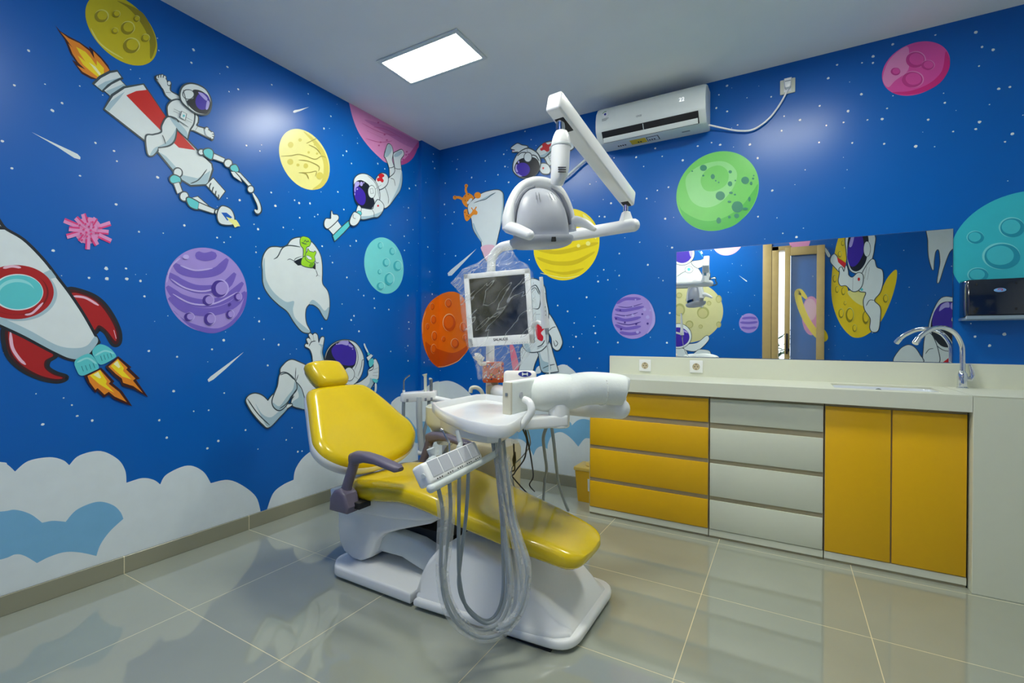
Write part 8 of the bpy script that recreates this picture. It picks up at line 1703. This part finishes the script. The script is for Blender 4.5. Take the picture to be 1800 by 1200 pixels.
# blocks and swing arms
fL, fR = Vector((1.855,-1.669,0.902)), Vector((2.138,-1.459,0.908))
bm = new(); tube(bm, [Vector((1.826,-1.663,0.895)), Vector((1.884,-1.652,0.904)), Vector((1.942,-1.618,0.909)), Vector((1.981,-1.596,0.912))], [.05, .072, .073, .066], 20, 5); obj('panel_block', bm, M_['foam_wrap'], du, angle=70)
bm = new(); tube(bm, [Vector((1.943,-1.618,0.884)), Vector((1.972,-1.602,0.907)), Vector((2.026,-1.558,0.922)), Vector((2.089,-1.504,0.921)), Vector((2.138,-1.459,0.913)), Vector((2.156,-1.449,0.908))], [.06, .068, .066, .064, .062, .050], 24, 6); obj('upper_arm', bm, M_['foam_wrap'], du, 'upper arm wrapped in white foam', angle=70)
for u, D in ((1057, 1.88),):
    bm = new(); a = Vector((2.072,-1.521,0.919)); b = Vector((2.076,-1.517,0.919)); cyl(bm, a, b, .0655, 24); obj('wrap_tape', bm, M_['sleeve_film'], du)
bm = new(); cyl(bm, Vector((2.121,-1.434,0.9))+Vector((0, 0, -.075)), Vector((2.121,-1.434,0.9)), .030, 20, bev=.004); obj('elbow', bm, M_['white_plastic'], du)
la = [Vector((2.127,-1.443,0.836)), Vector((2.048,-1.419,0.83)), Vector((1.961,-1.389,0.824)), Vector((1.759,-1.275,0.808)), Vector((1.55, -1.30, .83)), Vector((1.36, -1.15, .83))]
bm = new(); tube(bm, la, [.042, .043, .044, .043, .042, .040], 20, 5); ball(bm, la[0], .0422, 20); obj('lower_arm', bm, M_['white_plastic'], du, angle=70)
bm = new(); cyl(bm, (1.33, -1.13, .73), (1.33, -1.13, .865), .045, 20, bev=.006); obj('arm_post', bm, M_['beige_plastic'], du)
bm = new(); c = Vector((1.947,-1.639,0.82)); cyl(bm, c+Vector((0, 0, -.045)), c+Vector((0, 0, .05)), .041, 28, bev=.005); obj('hinge_drum', bm, M_['white_plastic'], du)
bm = new(); c0, c1 = Vector((1.85,-1.707,0.795)), Vector((1.951,-1.637,0.803)); hd_ = (c1-c0).normalized(); hs_ = Vector((0, 0, 1)).cross(hd_)
obox(bm, (c0+c1)/2, hd_, hs_, (0, 0, 1), ((c1-c0).length+.05, .082, .046), .010, 3); obj('hinge_block', bm, M_['white_plastic'], du)
bm = new(); tube(bm, [Vector((1.887,-1.812,0.897)), Vector((1.913,-1.821,0.888)), Vector((1.923,-1.827,0.86)), Vector((1.909,-1.835,0.832)), Vector((1.893,-1.844,0.807)), Vector((1.879,-1.852,0.789))], [.013, .014, .014, .014, .012, .009], 14, 5); obj('tray_handle', bm, M_['white_plastic'], du)
# holder bar under the tray
h0, h1 = Vector((1.834,-2.262,0.69)), Vector((1.797,-1.962,0.69)); hb = (h1-h0).normalized(); hs = Vector((0, 0, 1)).cross(hb)
if hs.dot(fw) > 0: hs = -hs
hup = Vector((0, 0, 1)); HL = (h1-h0).length
hz = (hup*.86-hs*.5).normalized(); hf = (hs*.86+hup*.5).normalized()
bm = new(); tube(bm, [h0-hb*.012, h1+hb*.02, Vector((1.799,-1.865,0.7)), Vector((1.74, -1.70, .74))], [.013, .012, .012, .012], 14); ball(bm, h0-hb*.012, .0135, 14); obj('holder_bar', bm, M_['cool_white'], du)
hh = h0+hz*.042
bm = new(); obox(bm, hh+hb*(HL/2-.005)-hf*.01, hb, hf, hz, (HL+.03, .045, .066), .010, 3); hr = obj('handpiece_rack', bm, M_['white_plastic'], du)
for k in range(5):
    c = hh+hb*(HL*(k+.5)/5)+hf*.0128
    bm = new(); obox(bm, c+hz*.006, hb, hf, hz, (HL/5-.006, .003, .048), .001, 1); fl = obj('rack_flap', bm, M_['grey_cover'], hr)
    for j in (-1, 0, 1):
        bm = new(); cyl(bm, c+hb*j*.013-hz*.026+hf*.0, c+hb*j*.013-hz*.026+hf*.0018, .0019, 8); obj('rack_hole', bm, M_['rubber_black'], fl)
bm = new(); cyl(bm, h0+hz*.04-hb*.019, h0+hz*.04-hb*.023, .007, 14); obj('end_screw', bm, M_['cool_white'], hr)
# handpieces standing in the rack
s_ = [hh+hb*(HL*(k+.5)/5) for k in range(5)]
def hp(name, label, parts):
    t = thing(name, label, 'handpiece', parts[0][1][0])
    for n_, pts, r_, m_, sm in parts:
        bm = new(); tube(bm, pts, r_, 12, sm); obj(n_, bm, M_[m_], t)
hp('air_water_syringe', 'thin steel air and water syringe standing in the handpiece rack', [('nozzle', [s_[2]+hz*.03, Vector((1.712,-2.03,0.76)), Vector((1.684,-2.034,0.803))], [.004, .004, .0028], 'steel', 0), ('head', [Vector((1.684,-2.034,0.801)), Vector((1.679,-2.037,0.805))], .005, 'chrome', 0)])
hp('dental_handpiece', 'grey handpiece tube standing in the rack right of the steel syringe', [('barrel', [s_[3]+hz*.03, Vector((1.723,-1.978,0.748)), Vector((1.704,-1.977,0.792))], [.009, .009, .007], 'hose_pale', 0)])
hp('wrapped_handpiece', 'film wrapped handpiece at the left end of the rack', [('barrel', [s_[0]+hz*.03, Vector((1.762,-2.174,0.745)), Vector((1.754,-2.179,0.775))], [.008, .010, .013], 'hose_pale', 0)])
bm = new(); P_ = [(1.754,-2.19,0.783), (1.771,-2.169,0.783), (1.767,-2.136,0.79), (1.779,-2.107,0.793), (1.774,-2.11,0.782), (1.774,-2.156,0.752), (1.778,-2.177,0.736), (1.765,-2.184,0.735)]
P_ = [Vector(p) for p in P_]; f_ = bm.faces.new([bm.verts.new(p) for p in P_])
r_ = bmesh.ops.extrude_face_region(bm, geom=[f_]); bmesh.ops.translate(bm, vec=fw*.003, verts=[v for v in r_['geom'] if isinstance(v, bmesh.types.BMVert)])
tag(obj('film_sheath', bm, M_['clear_film'], angle=20), 'loose clear film flag around the left handpiece', 'film')
# hoses looping from the rack almost to the floor and up to the tray
HOS = [
 ('leftmost film sleeved hose, hanging lowest from the rack', [h0+hb*HL*.09+Vector((0, 0, -.01)), (1.806,-2.184,0.588), (1.791,-2.171,0.475), (1.779,-2.155,0.377), (1.78,-2.132,0.276), (1.8,-2.086,0.186), (1.848,-2.024,0.13), (1.903,-1.969,0.141), (1.935,-1.927,0.21), (1.928,-1.907,0.308), (1.894,-1.892,0.412), (1.851,-1.882,0.541), (1.824,-1.874,0.657), (1.809,-1.858,0.76)], 1, .019),
 ('second hose from the left, sleeved in clear film', [h0+hb*HL*.3+Vector((0, 0, -.01)), (1.791,-2.124,0.566), (1.764,-2.106,0.444), (1.745,-2.094,0.342), (1.747,-2.071,0.247), (1.77,-2.023,0.153), (1.815,-1.974,0.116), (1.858,-1.926,0.135), (1.877,-1.892,0.208), (1.864,-1.875,0.298), (1.839,-1.866,0.411), (1.814,-1.857,0.569), (1.788,-1.848,0.756)], 1, .016),
 ('third hose from the left, bare grey at the top', [h0+hb*HL*.5+Vector((0, 0, -.01)), (1.778,-2.062,0.563), (1.766,-2.047,0.422), (1.758,-2.029,0.298), (1.77,-2,0.19), (1.815,-1.951,0.129), (1.848,-1.909,0.152), (1.858,-1.879,0.237), (1.849,-1.873,0.334), (1.823,-1.863,0.49), (1.797,-1.854,0.628), (1.775,-1.843,0.758)], 0, .016),
 ('fourth hose from the left, crossing over the third', [h0+hb*HL*.7+Vector((0, 0, -.01)), (1.779,-2.015,0.587), (1.767,-2.011,0.487), (1.749,-2.011,0.366), (1.738,-2.006,0.263), (1.755,-1.985,0.188), (1.796,-1.939,0.127), (1.823,-1.9,0.136), (1.839,-1.879,0.212), (1.827,-1.862,0.366), (1.8,-1.842,0.563), (1.757,-1.831,0.754)], 0, .016),
 ('grey hose hanging at the right side of the tray and looping furthest right', [(1.79, -1.80, .74), (1.867,-1.895,0.628), (1.89,-1.905,0.516), (1.921,-1.911,0.435), (1.951,-1.917,0.366), (1.96,-1.924,0.304), (1.952,-1.941,0.229), (1.925,-1.962,0.175), (1.882,-1.993,0.151)], 1, .017),
]
for lab, pts, sl_, rr in HOS:
    t = thing('handpiece_hose', lab, 'hose', pts[0], 'hoses looping under the instrument tray')
    bm = new(); tube(bm, pts, .0062, 12, 8); ho = obj('hose', bm, M_['hose_grey'], t, angle=80)
    if not sl_: continue
    P = cr(pts, 8); k0 = 4 if sl_ else int(len(P)*.18); bm = new(); rr_ = [rr*rnd.uniform(.8, 1.1) for _ in range(9)]
    tube(bm, P[k0:len(P)-2], rr_, 12, 0, cap=False, flat=.75)
    obj('film_sleeve', bm, M_['sleeve_film'], t, 'clear plastic film sleeve', angle=80)
# vials clip at the tray, cables at the rear
bm = new(); obox(bm, (1.867,-1.848,0.766), rt0, up0, fw, (.026, .05, .02), .004, 2); tag(obj('clear_cup', bm, M_['clear_film']), 'small clear cup clipped below the tray handle', 'cup')
CAB = [('power_cable', 'thin black cable with an inline switch dropping behind the tray', [(1.74,-1.633,0.684), (1.717,-1.589,0.625), (1.67,-1.501,0.537), (1.612,-1.419,0.475), (1.66, -1.16, .22), (1.60, -1.05, .08), (1.62, -.95, .005)], .0035, 'rubber_black'),
 ('power_cable', 'black cable swinging left below the hinge block', [(1.794,-1.659,0.76), (1.763,-1.562,0.693), (1.714,-1.475,0.626), (1.657,-1.393,0.554), (1.545,-1.285,0.448), (1.49,-1.202,0.366), (1.55, -1.0, .02)], .0035, 'rubber_black'),
 ('power_cable', 'black cable hanging straight and curling at the floor', [(1.804,-1.653,0.76), (1.771,-1.557,0.661), (1.69,-1.374,0.536), (1.626,-1.238,0.431), (1.564,-1.159,0.361), (1.588,-1.145,0.325)], .0035, 'rubber_black'),
 ('power_cable', 'thin grey cable crossing the black ones', [(1.81,-1.65,0.764), (1.729,-1.466,0.651), (1.631,-1.35,0.563), (1.535,-1.291,0.476), (1.515,-1.245,0.396), (1.501,-1.196,0.313)], .003, 'hose_grey'),
 ('supply_hose', 'grey supply hose dropping from the hinge block, left of the pair', [(1.901,-1.655,0.774), (1.868,-1.617,0.719), (1.83,-1.523,0.625), (1.793,-1.43,0.537), (1.741,-1.345,0.443), (1.60, -1.10, .03)], .0065, 'hose_grey'),
 ('supply_hose', 'grey supply hose dropping from the hinge block, right of the pair', [(1.918,-1.645,0.774), (1.905,-1.595,0.696), (1.872,-1.499,0.577), (1.84,-1.403,0.474), (1.822,-1.299,0.364), (1.818,-1.243,0.301)], .0065, 'hose_grey')]
for n_, lab, pts, r_, m_ in CAB:
    bm = new(); tube(bm, pts, r_, 10, 8); o = tag(obj(n_, bm, M_[m_], angle=80), lab, 'cable')
    if 'inline' in lab:
        bm = new(); tube(bm, [(1.724,-1.596,0.639), (1.703,-1.563,0.598), (1.688,-1.537,0.565)], [.004, .009, .004], 10, 3); obj('inline_switch', bm, M_[m_], o)
# white wipes tub with a blue emblem behind the panel
wc = thing('wipes_pack', 'white pack with a blue oval emblem behind the control panel', 'pack', (1.6, -1.5, .9))
wp = Vector((1.722,-1.55,0.951))
bm = new(); obox(bm, wp, rt0, fw, (0, 0, 1), (.14, .06, .06), .015, 3); obj('pack', bm, M_['tissue'], wc)
bm = new(); lathe(bm, [(.028, 0), (.028, .001)], wp+Vector((.02*rt0.x, .02*rt0.y, .018))-fw*.0305, -fw, 24)
for v in bm.verts: v.co.z = wp.z+.018+(v.co.z-wp.z-.018)*.42
eb = obj('emblem', bm, M_['label_blue'], wc, 'blue oval emblem')
bm = new(); c = wp+rt0*.02+Vector((0, 0, .018))-fw*.0322
for k in (-1, 1):
    for j in (-.003, .003): ball(bm, c+rt0*k*.010+Vector((0, 0, j)), .0042, 8, (1, .2, 1))
obox(bm, c, rt0, fw, (0, 0, 1), (.02, .0016, .005)); obj('bone_mark', bm, M_['label_white'], eb)
for o in bpy.data.objects:
    if '_o' in o: del o['_o']
